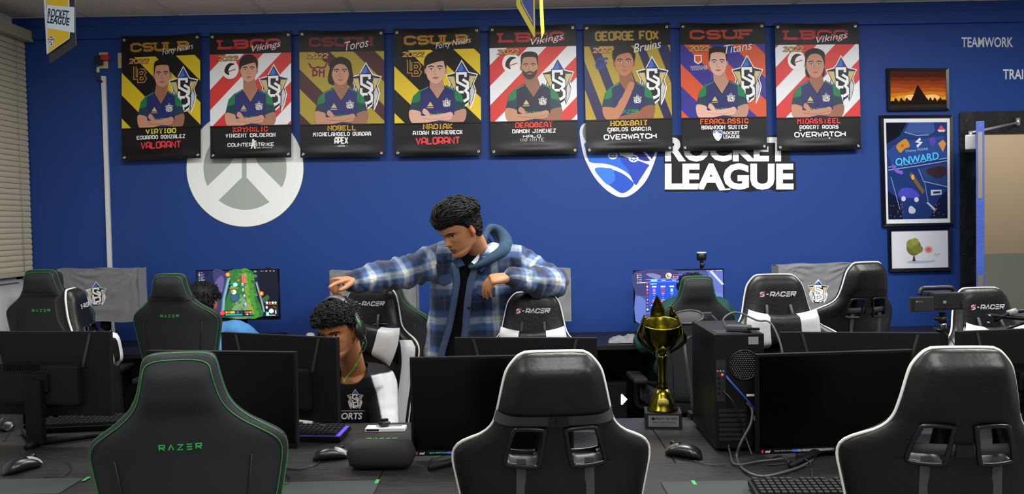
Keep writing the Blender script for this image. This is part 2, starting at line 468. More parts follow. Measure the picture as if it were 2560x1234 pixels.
m = MB(); m.cyl((.3, -.055, ZD - .07), a0 + Vector((0, 0, .012)), .013); m.tube([a0, a0 + (b0 - a0) * .5, b0], .009); m.cyl(b0 - Vector((0, 0, .02)), b0 + Vector((0, 0, .03)), .014)
o = m.build('closer_arm', m_al); o.parent = dr
# ---------------------------------------------------------------- posters
m_vinyl = '0d0d0e'
m_grom = mat('nickel_grommet', 'c4c4c2', .25, 1)
def viking_disc(p):  p.ell(25, 44, 10.5, 11.5, 'e9e9e8'); p.poly([(18, 47), (20, 40), (25, 36.5), (31, 38), (26, 40), (23, 45), (24, 51)], '1b1b1d', sm=3); p.stroke([(22, 47), (32, 44)], 1.2, 'c7382e')
def lb_mark(p):
    for w, c in ((4.2, 'b98a3a'), (2.0, '131314')):
        p.stroke([(17, 37), (17, 51), (23, 51)], w, c); p.stroke([(22, 40), (22, 55), (28, 55), (30, 52), (27, 48.5), (29.5, 45), (27.5, 42), (22, 42)], w, c); p.stroke([(22, 48.5), (27, 48.5)], w, c)
def dh_mark(p):
    for w, c in ((3.4, 'c9a24a'), (2.2, '6a1f2a')):
        p.stroke([(11, 39), (14, 44), (18, 45), (22, 43.5), (26, 45), (30, 44), (33, 38.5)], w, c)
        p.stroke([(16, 46), (16, 54), (20, 53), (21, 49), (16, 46)], w, c); p.stroke([(24, 46), (23.4, 55)], w, c); p.stroke([(29, 46), (28.6, 56)], w, c); p.stroke([(24, 50), (29, 50)], w, c)
def gf_mark(p):
    p.font('GF', 20, 46, 14, '27408f', w=15, bold=.03, shear=.3)
def titans_mark(p):
    p.poly([(16, 38), (25, 38), (25, 46), (20.5, 49), (16, 46)], 'e9e4e0'); p.poly([(17.2, 39.2), (23.8, 39.2), (23.8, 45), (20.5, 47.4), (17.2, 45)], 'd9562c')
    p.font('TITANS', 21.5, 53, 4.8, 'e9e4e0', w=19.5, bold=.07, rot=.05); p.font('TITANS', 21.5, 53, 4.2, '22305f', w=18.4, bold=.02, rot=.05)
def rl_shield(p, cx, cy, k):
    T = lambda l: [(cx + x * k, cy + y * k) for x, y in l]
    o = [(-1, -.95), (-.5, -1.05), (0, -.98), (.5, -1.05), (1, -.95), (1.02, -.3), (.85, .3), (.5, .9), (0, 1.25), (-.5, .9), (-.85, .3), (-1.02, -.3)]
    p.poly(T(o), 'e6eaee', sm=4); p.poly([(cx + x * k * .86, cy + (y * .87 - .02) * k) for x, y in o], '2f66cf', sm=4)
    p.stroke(T([(-.9, -.05), (-.2, .1), (.4, .4), (.62, .62)]), .12 * k, 'e6eaee', sm=4)
    p.stroke(T([(-.5, -.25), (-.1, -.5), (.4, -.35), (.8, -.1)]), .16 * k, 'e6eaee', sm=4); p.ell(cx - .72 * k, cy - .72 * k, .34 * k, .34 * k, '8d949c')
def person_print(p, cx, fx, fy, fs, skin, shade, hair, style, chin_pose, jersey, tw, zb, beard):
    teal, green = '1d3d4c', '1c7a4a'
    J = lambda l: [(cx + x * tw, y) for x, y in l]
    if style in ('long', 'shag'):
        q = 1.0 if style == 'shag' else .75
        p.poly([(fx - 13 * fs * q, fy - 4), (fx - 11 * fs, fy - 14 * fs), (fx, fy - 19 * fs), (fx + 11 * fs, fy - 14 * fs), (fx + 14 * fs * q, fy - 2), (fx + 15 * fs * q, fy + 9), (fx + 10 * fs * q, fy + 14 * fs), (fx - 10 * fs * q, fy + 14 * fs), (fx - 15 * fs * q, fy + 8)], hair, sm=4)
    # neck, jersey and sleeves
    p.poly([(fx - 6.5, fy + 4), (fx + 6.5, fy + 4), (cx + 9, 74), (cx, 86), (cx - 9, 74)], shade)
    for sg in (-1, 1):
        X = lambda l: [(cx + sg * x * tw, y) for x, y in l]
        p.poly(X([(10, 69), (20, 73), (27, 80), (31, 96), (24, 99), (18, 99)]), teal)
        p.poly(X([(10, 69), (20, 73), (27, 80), (28.5, 88), (20, 86), (17, 78)]), green)
    p.poly(J([(-10, 68), (-19, 73), (-18.5, zb), (18.5, zb), (19, 73), (10, 68), (0, 84)]), jersey)
    p.stroke(J([(-10.5, 68), (0, 84.5), (10.5, 68)]), 1.1, '16233f')
    for sg in (-1, 1): p.stroke(J([(sg * 10, 69.5), (sg * 19, 74)]), 1.0, '2c9a5c')
    p.poly([(cx - 12, 92), (cx - 8.4, 86.5), (cx - 5, 92)], 'c9b878'); p.stroke([(cx - 12.4, 93.6), (cx - 4.8, 93.6)], .8, 'c9b878')
    emblem(p, cx + 10.5, 88, 5.2)
    if style != 'x': p.text('razer', cx, 102.5, 4.4, 21, '2fae5a', .16)
    # forearms
    if not chin_pose:
        for sg, c1, c2 in ((1, shade, skin), (-1, skin, skin)):
            X = lambda l: [(cx + sg * x * tw, y) for x, y in l]
            p.poly(X([(30.5, 96), (18.5, 99), (17, 103), (-8, 101.5), (-15, 104), (-13, 108), (4, 109), (20, 112), (27, 112), (31, 106)]), c1, sm=3)
        p.poly(J([(-31, 96), (-19, 98), (-17, 103), (6, 101), (14, 99), (17, 102.5), (12, 106), (-8, 110.5), (-22, 112.5), (-29, 110)]), skin, sm=3)
        p.poly(J([(-15, 94.5), (-11, 97), (-8.5, 102), (-13, 102.5), (-17, 99)]), skin, sm=3)
        p.stroke(J([(-17, 106), (0, 107.4), (14, 104)]), .6, shade, sm=3)
    else:
        p.poly(J([(30, 96), (18, 97), (10, 103), (-14, 109), (-12, 112), (24, 111.5), (29, 107)]), shade, sm=3)
        p.poly(J([(-30, 97), (-20, 97), (-14, 96), (-3, 77), (2, 68), (7, 70), (5, 78), (-6, 101), (-14, 111), (-24, 112), (-29, 107)]), skin, sm=3)
    # head
    p.ell(fx - 10.3 * fs, fy + .5, 1.6 * fs, 3.4 * fs, shade); p.ell(fx + 10.3 * fs, fy + .5, 1.6 * fs, 3.4 * fs, shade)
    p.poly([(fx - 10 * fs, fy - 7 * fs), (fx - 9.8 * fs, fy + 3 * fs), (fx - 7 * fs, fy + 10.5 * fs), (fx, fy + 14.6 * fs), (fx + 7 * fs, fy + 10.5 * fs), (fx + 9.8 * fs, fy + 3 * fs), (fx + 10 * fs, fy - 7 * fs), (fx + 6 * fs, fy - 14 * fs), (fx - 6 * fs, fy - 14 * fs)], skin, sm=4)
    if beard: p.poly([(fx - 9.6 * fs, fy + 3 * fs), (fx - 7 * fs, fy + 11 * fs), (fx, fy + 15.6 * fs), (fx + 7 * fs, fy + 11 * fs), (fx + 9.6 * fs, fy + 3 * fs), (fx + 5 * fs, fy + 6.3 * fs), (fx, fy + 5 * fs), (fx - 5 * fs, fy + 6.3 * fs)], '33261f', sm=3)
    for sg in (-1, 1):
        p.stroke([(fx + sg * 1.8 * fs, fy - 3.4 * fs), (fx + sg * 4.6 * fs, fy - 4.4 * fs), (fx + sg * 7.6 * fs, fy - 3.2 * fs)], 1.15 * fs, hair, sm=3)
        p.ell(fx + sg * 4.4 * fs, fy - .9 * fs, 1.9 * fs, .85 * fs, 'e2ddd6', 14); p.ell(fx + sg * 4.4 * fs, fy - .9 * fs, .8 * fs, .85 * fs, '1d1512', 12)
        p.stroke([(fx + sg * 2.4 * fs, fy - 1.4 * fs), (fx + sg * 4.5 * fs, fy - 2 * fs), (fx + sg * 6.6 * fs, fy - 1.2 * fs)], .5 * fs, hair, sm=3)
    p.stroke([(fx - .8 * fs, fy - 1 * fs), (fx - 1.6 * fs, fy + 3.6 * fs), (fx + .2 * fs, fy + 4.6 * fs), (fx + 1.8 * fs, fy + 3.8 * fs)], .6 * fs, shade, sm=3)
    p.poly([(fx - 3.6 * fs, fy + 8 * fs), (fx, fy + 7.2 * fs), (fx + 3.6 * fs, fy + 8 * fs), (fx, fy + 9.5 * fs)], 'a85f55', sm=3)
    # hair on top
    h = {'short': [(-10.6, -2), (-11.2, -10), (-7, -17), (1, -18.6), (8, -16.5), (11.4, -10), (10.6, -2), (9.4, -7), (5, -11), (-1, -9.6), (-6, -11), (-9.4, -7)],
         'flat': [(-10.4, -1), (-10.8, -10), (-9, -17), (0, -19.5), (9, -17), (10.8, -10), (10.4, -1), (9.2, -6), (7, -12), (-7, -12), (-9.2, -6)],
         'sweep': [(-10.8, -1), (-12, -9), (-9, -16), (-1, -20), (7, -18), (12, -11), (11, -1), (9.4, -6), (8, -9.6), (0, -8.2), (-6, -6.4), (-9, -5)],
         'wavy': [(-10.6, -1), (-13, -8), (-11, -15), (-4, -20), (5, -20), (11, -15), (12.6, -8), (10.8, 0), (9.6, -5), (6, -11), (-2, -10), (-7, -8), (-9.4, -4)],
         'shag': [(-11, 6), (-12.4, -6), (-9, -15), (0, -18.5), (9, -15), (12.4, -6), (11, 7), (9.4, -2), (6, -8.5), (0, -10.5), (-6, -8.5), (-9.4, -2)],
         'long': [(-10.8, 2), (-11, -9), (-7, -16), (0, -18), (7, -16), (11, -9), (10.8, 2), (9.4, -5), (6, -11), (0, -12.6), (-6, -11), (-9.4, -5)]}[style]
    p.poly([(fx + x * fs, fy + y * fs) for x, y in h], hair, sm=3)
GAMES = {}
def game(p, g):
    if g == 'VALORANT': p.text(g, 50, 132.5, 9, 50, 'd63a44', .2)
    elif g == 'COUNTER': p.text('COUNTER', 37, 134, 4.6, 30, 'e2e2e2', .2); p.text('STRIKE', 67, 134, 4.6, 24, 'e2e2e2', .2); p.text('GLOBAL OFFENSIVE', 66, 138, 1.6, 22, 'b4b4b4', .2); p.poly([(52, 128), (54, 127), (55, 129), (58, 130), (55, 131.5), (55.4, 134), (57, 139), (55, 139), (53.4, 135), (52, 139), (50.4, 139), (52, 133.5)], 'e2e2e2')
    elif g == 'APEX': p.text('APEX', 49, 130.5, 8.4, 15, 'e4e4e4', .18); p.text('LEGENDS', 49, 137, 2, 8, 'c0c0c0', .22); p.stroke([(41.6, 137), (44, 137)], .4, 'c0c0c0'); p.stroke([(54, 137), (56.4, 137)], .4, 'c0c0c0')
    elif g == 'HALO': p.text('HALO', 47.5, 128.8, 3.4, 20, 'dcdcdc', .24); p.text('INFINITE', 47.5, 133, 4.2, 27, 'dcdcdc', .11, gap=.6)
    elif g == 'OVERWATCH': p.text(g, 51, 131.5, 6.4, 60, 'ececec', .21); p.poly([(26, 127), (27.6, 125.4), (29.2, 127)], 'ececec'); p.poly([(60.6, 135.6), (63.4, 135.6), (62, 137.4)], 'ececec')
    else: rl_shield(p, 42, 132, 5.4); p.font('ROCKET', 58, 129.6, 3.7, 'ececec', w=19, bold=.03); p.font('LEAGUE', 58, 134.2, 3.7, 'ececec', w=19, bold=.03)
BLK = '101011'
POSTERS = [
 dict(c=[(304, 90), (500, 82), (502, 395), (305, 402)], head='CSULB', hc='a5792c', scr='Forty Niners', scw=40, scx=72, scy=19.5, bg=BLK, st=('d8bd22', 1.0, [(-100, -73), (-45, -18), (16, 43), (69, 93)]), logo=lb_mark, nick='VIRTIGO', nc='e6e23a', nm='EDUARDO GONZALEZ', g='VALORANT', per=(50, 52, 49, .98, 'c58f76', '9d6a54', '17120f', 'flat', 0, '232a66', .95, 111, 0),
      lab='black and yellow player poster hung first in the row, nearest the window'),
 dict(c=[(524, 82), (728, 76), (728, 393), (526, 397)], head='LBCC', hc='b5322f', scr='Vikings', scw=36, scx=70, scy=19, bg='cf3a36', st=('e4e6ea', -1.0, [(20, 42), (66, 88), (112, 134), (158, 180)]), logo=viking_disc, nick='KRYHXLIC', nc='e2423a', nm='VINCENT CALDERON', g='COUNTER', per=(50, 48, 46, .95, 'cf9a80', 'a87560', '1c1512', 'sweep', 0, '262d6c', 1.0, 111, 0),
      lab='red and white striped player poster over the round grey and white decal'),
 dict(c=[(748, 75), (960, 72), (961, 391), (751, 394)], head='CSUDH', hc='6e2326', scr='Toros', scw=28, scx=68, scy=18, bg='a89432', st=('4a2328', 1.0, [(-43, -20), (18, 36), (64, 89), (-95, -72)]), logo=dh_mark, nick='NOBELL', nc='c29a34', nm='MICHELANGELO QUADRA', g='APEX', per=(49, 48.5, 51, 1.0, 'c08f72', '976a52', '121413', 'shag', 0, '262a6a', 1.0, 111, 0),
      lab='maroon and olive gold striped poster of a player with chin-length dark hair'),
 dict(c=[(985, 71), (1199, 65), (1204, 387), (987, 391)], head='CSULB', hc='a5792c', scr='Forty Niners', scw=42, scx=69, scy=20, bg=BLK, st=('dfc22a', 1.0, [(-100, -73), (-45, -18), (16, 43), (69, 93)]), logo=lb_mark, nick='NADIAK', nc='c9992c', nm='AIDAN KENNEBECK', g='VALORANT', per=(50, 48, 50, 1.1, 'd8ab98', 'b58a78', '1d1715', 'sweep', 0, '282c68', 1.05, 111, 0),
      lab='black and yellow player poster fourth in the row, above the plaid jacketed man'),
 dict(c=[(1223, 64), (1439, 58), (1445, 384), (1227, 388)], head='LBCC', hc='a8302e', scr='Vikings', scw=38, scx=67, scy=18.5, bg='cf3a36', st=('e4e6ea', -1.0, [(0, 20), (44, 66), (90, 112), (136, 158), (178, 200)]), logo=viking_disc, nick='DEADBEAT', nc='e2423a', nm='DAMON JIMENEZ', g='HALO', per=(50, 46, 49, .92, 'b98a6e', '90654e', '15110f', 'flat', 0, '1b2138', 1.04, 112, 1),
      lab='red and white striped poster of a bearded player, below the narrow hanging pennant'),
 dict(c=[(1459, 60), (1674, 56), (1682, 378), (1466, 384)], head='GEORGE FOX', hc='a88a34', scr='Bruins', scw=33, scx=73, scy=27, bg='ab9430', st=('26234f', .36, [(-18, -6), (6, 17), (34, 44), (60, 70), (84, 97)]), logo=gf_mark, nick='HOOKBAIT', nc='cda53a', nm='CARLOS GARCIA', g='OVERWATCH', per=(50, 46, 46, 1.05, 'b67a5a', '8e5a42', '14100f', 'wavy', 1, '232a5a', 1.0, 111, 0),
      lab='olive gold and navy striped poster of a player with hand on chin'),
 dict(c=[(1700, 56), (1911, 54), (1918, 374), (1705, 378)], head='CSUF', hc='a8402c', scr='Titans', scw=33, scx=68, scy=30, bg='d1532c', st=('35308c', 1.0, [(-22, 4), (34, 60), (88, 112), (-76, -48)]), logo=titans_mark, nick='FEARCLASSIC', nc='e0602e', nm='BRANDON SUITER', g='ROCKET', per=(48, 44, 48, 1.0, 'd9ac9a', 'b78a78', '1d1613', 'flat', 0, '272c62', .98, 111, 0),
      lab='orange and purple striped player poster, seventh in the row'),
 dict(c=[(1937, 57), (2145, 55), (2153, 373), (1943, 377)], head='LBCC', hc='b02f2e', scr='Vikings', scw=38, scx=68, scy=19, bg='d33b38', st=('e4e6ea', -1.0, [(4, 26), (50, 72), (96, 118), (142, 164), (184, 200)]), logo=viking_disc, nick='MIDASSTEEL', nc='e2423a', nm='ROBERT RODAS', g='OVERWATCH', per=(49, 47, 50, 1.05, 'c08a72', '986450', '16100f', 'long', 0, '262b62', 1.0, 111, 0),
      lab='red and white striped player poster last in the row, nearest the framed pictures')]
def make_poster(d, k):
    C = [P(u, v, WALL - .052) for u, v in d['c']]
    cen = sum(C, Vector()) / 4
    root = thing('hanging_poster', d['lab'], 'poster', (cen.x, WALL, C[2].z), 0, 'player posters hung under the ceiling')
    rr = random.Random(k)
    ph, am, bot = rr.random() * 6, .004 + .004 * rr.random(), .011 + .01 * rr.random()
    def mp(x, y, h):
        u, v = x / 100, y / 150
        q = (C[0] * (1 - u) + C[1] * u) * (1 - v) + (C[3] * (1 - u) + C[2] * u) * v
        pin = math.sin(PI * max(0, min(1, u)))
        off = bot * pin * math.exp(-((v - .965) / .035) ** 2) + .008 * pin * math.exp(-((v - .05) / .05) ** 2)
        q.z -= .010 * pin * sstep(.1, 0, v)
        return q + Vector((0, -off - h, 0))
    p = Print(mp, step=.00007)
    n0, n1 = 16, 60
    p.mb.grid(lambda a, b: mp(a * 100, b * 150, 0), n0, n1, p.ci(m_vinyl), True)
    p.mb.grid(lambda a, b: mp(a * 100, b * 150, -.0012), n0, n1, p.ci(m_vinyl), True)
    p.h = .0006
    Z = (0, 26, 100, 111)
    def cell(poly, c):   # cut into strips so that the print follows the sheet
        p.up()
        for i in range(10):
            for j in range(6):
                q = clip_rect(poly, (i * 10, 26 + j * 85 / 6, i * 10 + 10, 26 + (j + 1) * 85 / 6))
                if len(q) > 2: p.face(q, c)
    cell([(0, 26), (100, 26), (100, 111), (0, 111)], d['bg'])
    col, sl, ivs = d['st']
    for a, b in ivs: cell([(a, 26), (b, 26), (b + sl * 85, 111), (a + sl * 85, 111)], col)
    emblem(p, 78.5, 67, 19.2, 1.42)
    d['logo'](p)
    hd = d['head']
    p.text(hd, 50 if len(hd) > 5 else 49, 14.5, 11.5, {4: 73, 5: 72, 10: 72}[len(hd)], d['hc'], .26 if len(hd) < 6 else .2, len(hd) < 6)
    p.text('2022', 22, 31, 7, 24, '4a2c14', .34, True); p.text('2022', 22, 30.7, 6.4, 23, 'c89a5a', .24, True)
    pr = d['per']; person_print(p, *pr)
    p.rect(0, 111, 100, 112.6, m_vinyl)
    p.text(d['nick'], 50, 115.8, 6.2, 4.5 * len(d['nick']) + 6, d['nc'], .21, True, gap=.45)
    p.text(d['nm'], 50, 122.9, 4.7, min(68, 3.8 * len(d['nm'])), 'f0f0f0', .2, True, gap=.5)
    p.font(d['scr'], d['scx'], d['scy'], 10 if len(d['scr']) < 9 else 9, 'dcdce0', w=d['scw'], shear=.35, rot=.16)
    game(p, d['g'])
    p.build('printed_sheet', world=root)
    for (x, y) in ((3.5, 5), (96.5, 5), (96.5, 146), (3.5, 146)):
        c = mp(x, y, .002); m = MB()
        ring = [c + Vector((.0075 * math.cos(t), 0, .0075 * math.sin(t))) for t in [2 * PI * i / 16 for i in range(16)]]
        m.tube(ring, .0032, seg=8, closed=True); m.cyl(c + Vector((0, .012, 0)), c + Vector((0, -.001, 0)), .0035)
        m.build('grommet', m_grom, world=root)
for k, d in enumerate(POSTERS): make_poster(d, k)
# ---------------------------------------------------------------- decals and lettering on the wall
def wallmap(off): return lambda x, y, h: P(x, y, WALL - off - h)
def circ(cx, cy, r, a0, a1, n=40): return [(cx + r * math.cos(a0 + (a1 - a0) * i / n), cy + r * math.sin(a0 + (a1 - a0) * i / n)) for i in range(n + 1)]
p = Print(wallmap(.002)); cx, cy, r0, r1 = 612.5, 420, 146, 104
p.ell(cx, cy, r0 + 1.2, r0 + 1.2, '6d7a5c', 80); p.ell(cx, cy, r0, r0, 'eff4f2', 80)
GY = 'a4aea6'
def Z5(x, y): return (440 + x / 3.63, 260 + y / 3.63)
a = math.atan2(Z5(390, 868)[1] - cy, Z5(390, 868)[0] - cx); b = math.atan2(Z5(837, 875)[1] - cy, Z5(837, 875)[0] - cx)
p.poly([Z5(598, 480), Z5(640, 480), Z5(640, 665)] + circ(cx, cy, r1, b, a)[0:] + [Z5(598, 665)], GY)
b = math.atan2(Z5(946, 750)[1] - cy, Z5(946, 750)[0] - cx)
p.poly([Z5(748, 548)] + circ(cx, cy, r1, b, R(-50)) + [Z5(700, 440)], GY)
a = math.atan2(Z5(287, 742)[1] - cy, Z5(287, 742)[0] - cx)
p.poly([Z5(490, 548)] + circ(cx, cy, r1, a, R(230)) + [Z5(545, 440)], GY)
o = p.build('wall_decal'); tag(o, 'round white and grey split circle emblem decal below the second poster', 'wall decal')
# shield
p = Print(wallmap(.002))
def Z6(l): return [(1420 + x / 4.267, 260 + y / 4.267) for x, y in l]
o6 = [(250, 150), (200, 195), (150, 222), (124, 285), (134, 390), (165, 540), (210, 650), (270, 760), (345, 855), (435, 935), (525, 985), (587, 994), (650, 980), (740, 920), (830, 820), (890, 700), (940, 560), (985, 380), (990, 220), (900, 160), (560, 130)]
p.poly(Z6(o6), 'e3e8ec', sm=4)
p.ell(1420 + 240 / 4.267, 260 + 300 / 4.267, 20, 26, '7d848c')
inn = [(178, 420), (186, 480), (215, 590), (255, 625), (420, 640), (560, 690), (660, 760), (715, 860), (770, 800), (840, 690), (862, 640), (800, 610), (740, 590), (660, 560), (560, 535), (500, 430), (300, 380)]
p.poly(Z6(inn), '2f6bd8', sm=4)
p.poly(Z6([(715, 860), (770, 800), (840, 690), (862, 640), (740, 590), (600, 545), (560, 600), (640, 700)]), '2c4bb8', sm=4)
p.poly(Z6([(760, 590), (880, 600), (930, 500), (940, 380), (700, 400), (640, 500)]), '2a2f92', sm=4)
p.poly(Z6([(285, 690), (400, 680), (560, 730), (660, 800), (700, 865), (585, 950), (460, 880), (350, 790)]), '2a55c4', sm=4)
p.poly(Z6([(285, 690), (400, 680), (480, 700), (500, 800), (430, 860), (350, 790)]), '3a7ae0', sm=4)
p.stroke(Z6([(560, 540), (700, 470), (800, 500), (890, 600)]), 5, 'e3e8ec', sm=4)
p.stroke(Z6([(740, 590), (800, 612), (870, 640)]), 4, 'e3e8ec', sm=4)
for x, y in ((478, 548), (700, 580)):
    p.ell(1420 + x / 4.267, 260 + y / 4.267, 12.5, 9.5, 'e3e8ec'); p.ell(1420 + x / 4.267, 260 + y / 4.267, 8, 6, '2f5fc8')
    for t in range(3): p.stroke([(1420 + x / 4.267 - 8 * math.cos(t), 260 + y / 4.267 - 6 * math.sin(t)), (1420 + x / 4.267 + 8 * math.cos(t), 260 + y / 4.267 + 6 * math.sin(t))], 1.3, 'e3e8ec')
p.poly(Z6([(540, 520), (700, 520), (690, 560), (640, 575), (560, 545)]), 'e3e8ec')
o = p.build('wall_decal'); tag(o, 'blue and white pointed shield decal below the olive gold poster', 'wall decal')
p = Print(wallmap(.002))
BK = '17191d'
p.poly([(1660, 338), (1960, 338), (1974, 340), (1976, 402), (1988, 404), (1990, 440), (1990, 474), (1945, 480), (1925, 472), (1870, 479), (1830, 473), (1820, 481), (1800, 477), (1662, 479), (1660, 410)], BK)
p.font('ROCKET', 1817, 373, 62, 'f0f4f6', w=309, bold=.045)
p.font('LEAGUE', 1823, 441, 66, 'f0f4f6', w=322, bold=.045)
p.stroke([(1798, 474), (1826, 472.5)], 4, 'dfe3e5')
o = p.build('wall_lettering'); tag(o, 'bold white two-line lettering on a black backing decal, right of the shield', 'wall lettering')
p = Print(wallmap(.002)); p.font('TEAMWORK', 2468.5, 105.5, 25.5, 'c9cdd2', w=129, bold=.02); o = p.build('wall_lettering'); tag(o, 'white TEAMWORK lettering high on the blue wall', 'wall lettering', 'white words on the blue wall')
p = Print(wallmap(.002)); p.font('TRAINING', 2564, 185.5, 25.5, 'd2d6da', w=113, bold=.02); o = p.build('wall_lettering'); tag(o, 'white TRAINING lettering cut off by the right edge above the doorway', 'wall lettering', 'white words on the blue wall')
# ---------------------------------------------------------------- framed pictures
m_frame = mat('black_picture_frame', '0f0f11', .3)
m_glass_hi = None
def framed(outer, inner, label, paint):
    Y = WALL - .028
    O = [P(u, v, Y) for u, v in outer]; I = [P(u, v, Y) for u, v in inner]
    cen = sum(O, Vector()) / 4
    root = thing('framed_picture', label, 'picture', (cen.x, WALL, O[2].z), 0, 'framed pictures beside the doorway')
    m = MB(); dv = Vector((0, .026, 0))
    for i in range(4):
        j = (i + 1) % 4
        q = [O[i], O[j], I[j] + Vector((0, .006, 0)), I[i] + Vector((0, .006, 0))]
        m.prism(q, dv)
    m.build('frame', m_frame, world=root, fixn=True)
    def mp(x, y, h):
        a = I[0] * (1 - x) + I[1] * x; b = I[3] * (1 - x) + I[2] * x
        q = a * (1 - y) + b * y; q.y = Y + .014 - h; return q
    p = Print(mp, rough=.12); paint(p); p.build('print', world=root)
def fire(p):
    bands = ['4a2216', '6a2d18', '8a3a1a', '9c451c', 'b2561c', 'cf7a22', 'e0a43a', 'd98a2a']
    p.rect(0, 0, 1, 1, bands[0])
    for i, c in enumerate(bands):
        y = .08 + i * .095; q = [(x / 14, y + .05 * noise.noise(Vector((x * .5, i * 2.1, 0))) + (.1 * abs(x / 14 - .55) if i > 4 else 0)) for x in range(15)]
        p.poly(q + [(1, 1), (0, 1)], c)
    for x, w in ((.36, .1), (.75, .14)): p.ell(x, .72, w, .08, 'f2cf7a')
    rr = random.Random(3)
    p.poly([(0, .86)] + [(i / 30, .84 - .07 * rr.random() - (.05 if .38 < i / 30 < .68 else 0)) for i in range(31)] + [(1, 1), (0, 1)], '1c0f0b')
    for x in (.1, .2, .3, .72, .8, .9): p.poly([(x - .035, .86), (x - .02, .76), (x, .72), (x + .022, .77), (x + .035, .86)], '2a130c', sm=3)
    p.poly([(.38, .86), (.42, .66), (.46, .5), (.5, .38), (.55, .5), (.62, .66), (.68, .86)], '1f1310', sm=3)
    p.rect(0, .9, 1, 1, '2b2620')
framed([(2218, 170), (2372, 170), (2374, 274), (2221, 276)], [(2226, 176), (2366, 176), (2368, 268), (2228, 270)], 'small framed fiery orange landscape picture, topmost of the three', fire)
def denim(p):
    p.rect(0, 0, 1, 1, 'dfe2e6')
    Q = lambda l: [(.04 + .92 * x, .04 + .92 * y) for x, y in l]
    p.poly(Q([(0, 0), (1, 0), (1, 1), (0, 1)]), '22386f')
    p.poly(Q([(0, 0), (.34, 0), (.22, .14), (0, .22)]), '10131f'); p.poly(Q([(.3, .1), (.38, 0), (.78, 0), (.8, .1), (.7, .13), (.5, .12)]), '3c5796')
    p.poly(Q([(.2, .2), (.95, .14), (1, .36), (.1, .48), (0, .3)]), '2e4a88'); p.poly(Q([(.5, .48), (1, .42), (1, .66), (.6, .6)]), '2b437c')
    p.poly(Q([(0, .7), (.2, .8), (.24, 1), (0, 1)]), '141b34'); p.poly(Q([(.85, .8), (1, .7), (1, 1), (.7, 1)]), '18203c')
    for l in ([(.02, .46), (.5, .42), (1, .37)], [(.02, .49), (.5, .45), (1, .4)], [(.3, .1), (.5, .135), (.7, .13)], [(.52, .48), (.6, .61), (1, .67)], [(.62, .62), (.68, .85)], [(.06, .56), (.2, .9)]):
        p.stroke(Q(l), .008, '8fa3cc')
    p.poly(Q([(.16, .24), (.3, .17), (.36, .2), (.38, .25), (.3, .27), (.24, .31), (.2, .3)]), 'c08a3a', sm=3); p.ell(.28, .26, .02, .014, 'd04a2a')
    p.stroke(Q([(.56, .17), (.5, .2), (.57, .21), (.5, .25)]), .03, 'd7dbe2'); p.ell(.74, .22, .05, .04, '5a48a8'); p.poly(Q([(.85, .22), (.93, .18), (.98, .22), (.93, .31)]), 'cf8a48')
    p.poly(Q([(.84, .08), (.9, .03), (.97, .08)]), 'c84a5a'); p.poly(Q([(.84, .08), (.97, .08), (.95, .1), (.86, .1)]), 'cfd3d8')
    p.font('Disney PIXAR', .5, .305, .03, '8ec6e6', w=.34, rot=.06)
    p.font('ONWARD', .5, .39, .085, '163a7c', w=.7, bold=.06, rot=.09); p.font('ONWARD', .5, .388, .075, '4fb4ea', w=.67, bold=.03, rot=.09)
    p.stroke(Q([(.08, .44), (.16, .5), (.26, .52)]), .035, '7a5cc0', sm=3); p.poly(Q([(.64, .5), (.78, .46), (.95, .46), (.98, .52), (.88, .58), (.74, .56)]), '3a2a30', sm=3)
    p.stroke(Q([(.38, .53), (.44, .58), (.6, .73)]), .045, '7a5a36', sm=3); p.ell(.43, .56, .025, .025, 'e0a04a')
    p.poly(Q([(.18, .72), (.24, .68), (.4, .68), (.52, .74), (.5, .78), (.2, .77)]), '4a48b4', sm=2); p.ell(.28, .765, .035, .024, 'c8cbe0'); p.ell(.48, .775, .035, .024, 'c8cbe0')
    p.poly(Q([(.72, .7), (.9, .7), (.9, .75), (.72, .76)]), 'bfc6d6'); p.stroke(Q([(.76, .73), (.88, .725)]), .02, '2a3258')
    p.poly(Q([(.64, .83), (.68, .83), (.8, .9), (.78, .92)]), 'b8bfd0'); p.stroke(Q([(.76, .94), (.82, .89)]), .015, '8a6a3a')
    p.poly(Q([(.34, .9), (.38, .86), (.46, .9), (.44, .94), (.36, .94)]), 'b9c0cc', sm=2)
    rr = random.Random(5)
    for i in range(22): p.ell(.08 + .2 * rr.random() + (.62 if i % 3 == 0 else 0), .8 + .14 * rr.random(), .006, .004, 'c9803a', 8)
framed([(2201, 288), (2382, 287), (2384, 563), (2208, 566)], [(2210, 295), (2377, 294), (2378, 556), (2217, 559)], 'large framed denim blue poster with bright blue title, middle of the three', denim)
def sketch(p):
    p.rect(0, 0, 1, 1, 'd9dcdf')
    p.ell(.66, .52, .075, .1, 'd8a8a2'); p.ell(.66, .52, .045, .06, 'cf6f68')
    p.poly([(.26, .84), (.4, .8), (.6, .82), (.78, .8), (.7, .86), (.4, .88)], 'a9b4cc', sm=3)
    p.poly([(.37, .82), (.4, .6), (.43, .82)], '4a3a44')
    for x, y, a, b, c in ((.4, .45, .13, .22, '6f7434'), (.36, .36, .09, .13, '8d9142'), (.46, .5, .1, .12, '7f8438'), (.42, .3, .07, .1, '99a04c')): p.ell(x, y, a, b, c)
    p.stroke([(.76, .7), (.79, .62), (.8, .7), (.84, .62), (.86, .66)], .008, '5a5f6a')
framed([(2222, 571), (2378, 569), (2378, 677), (2225, 679)], [(2229, 577), (2372, 574), (2373, 668), (2231, 671)], 'small framed white watercolour sketch, lowest of the three', sketch)
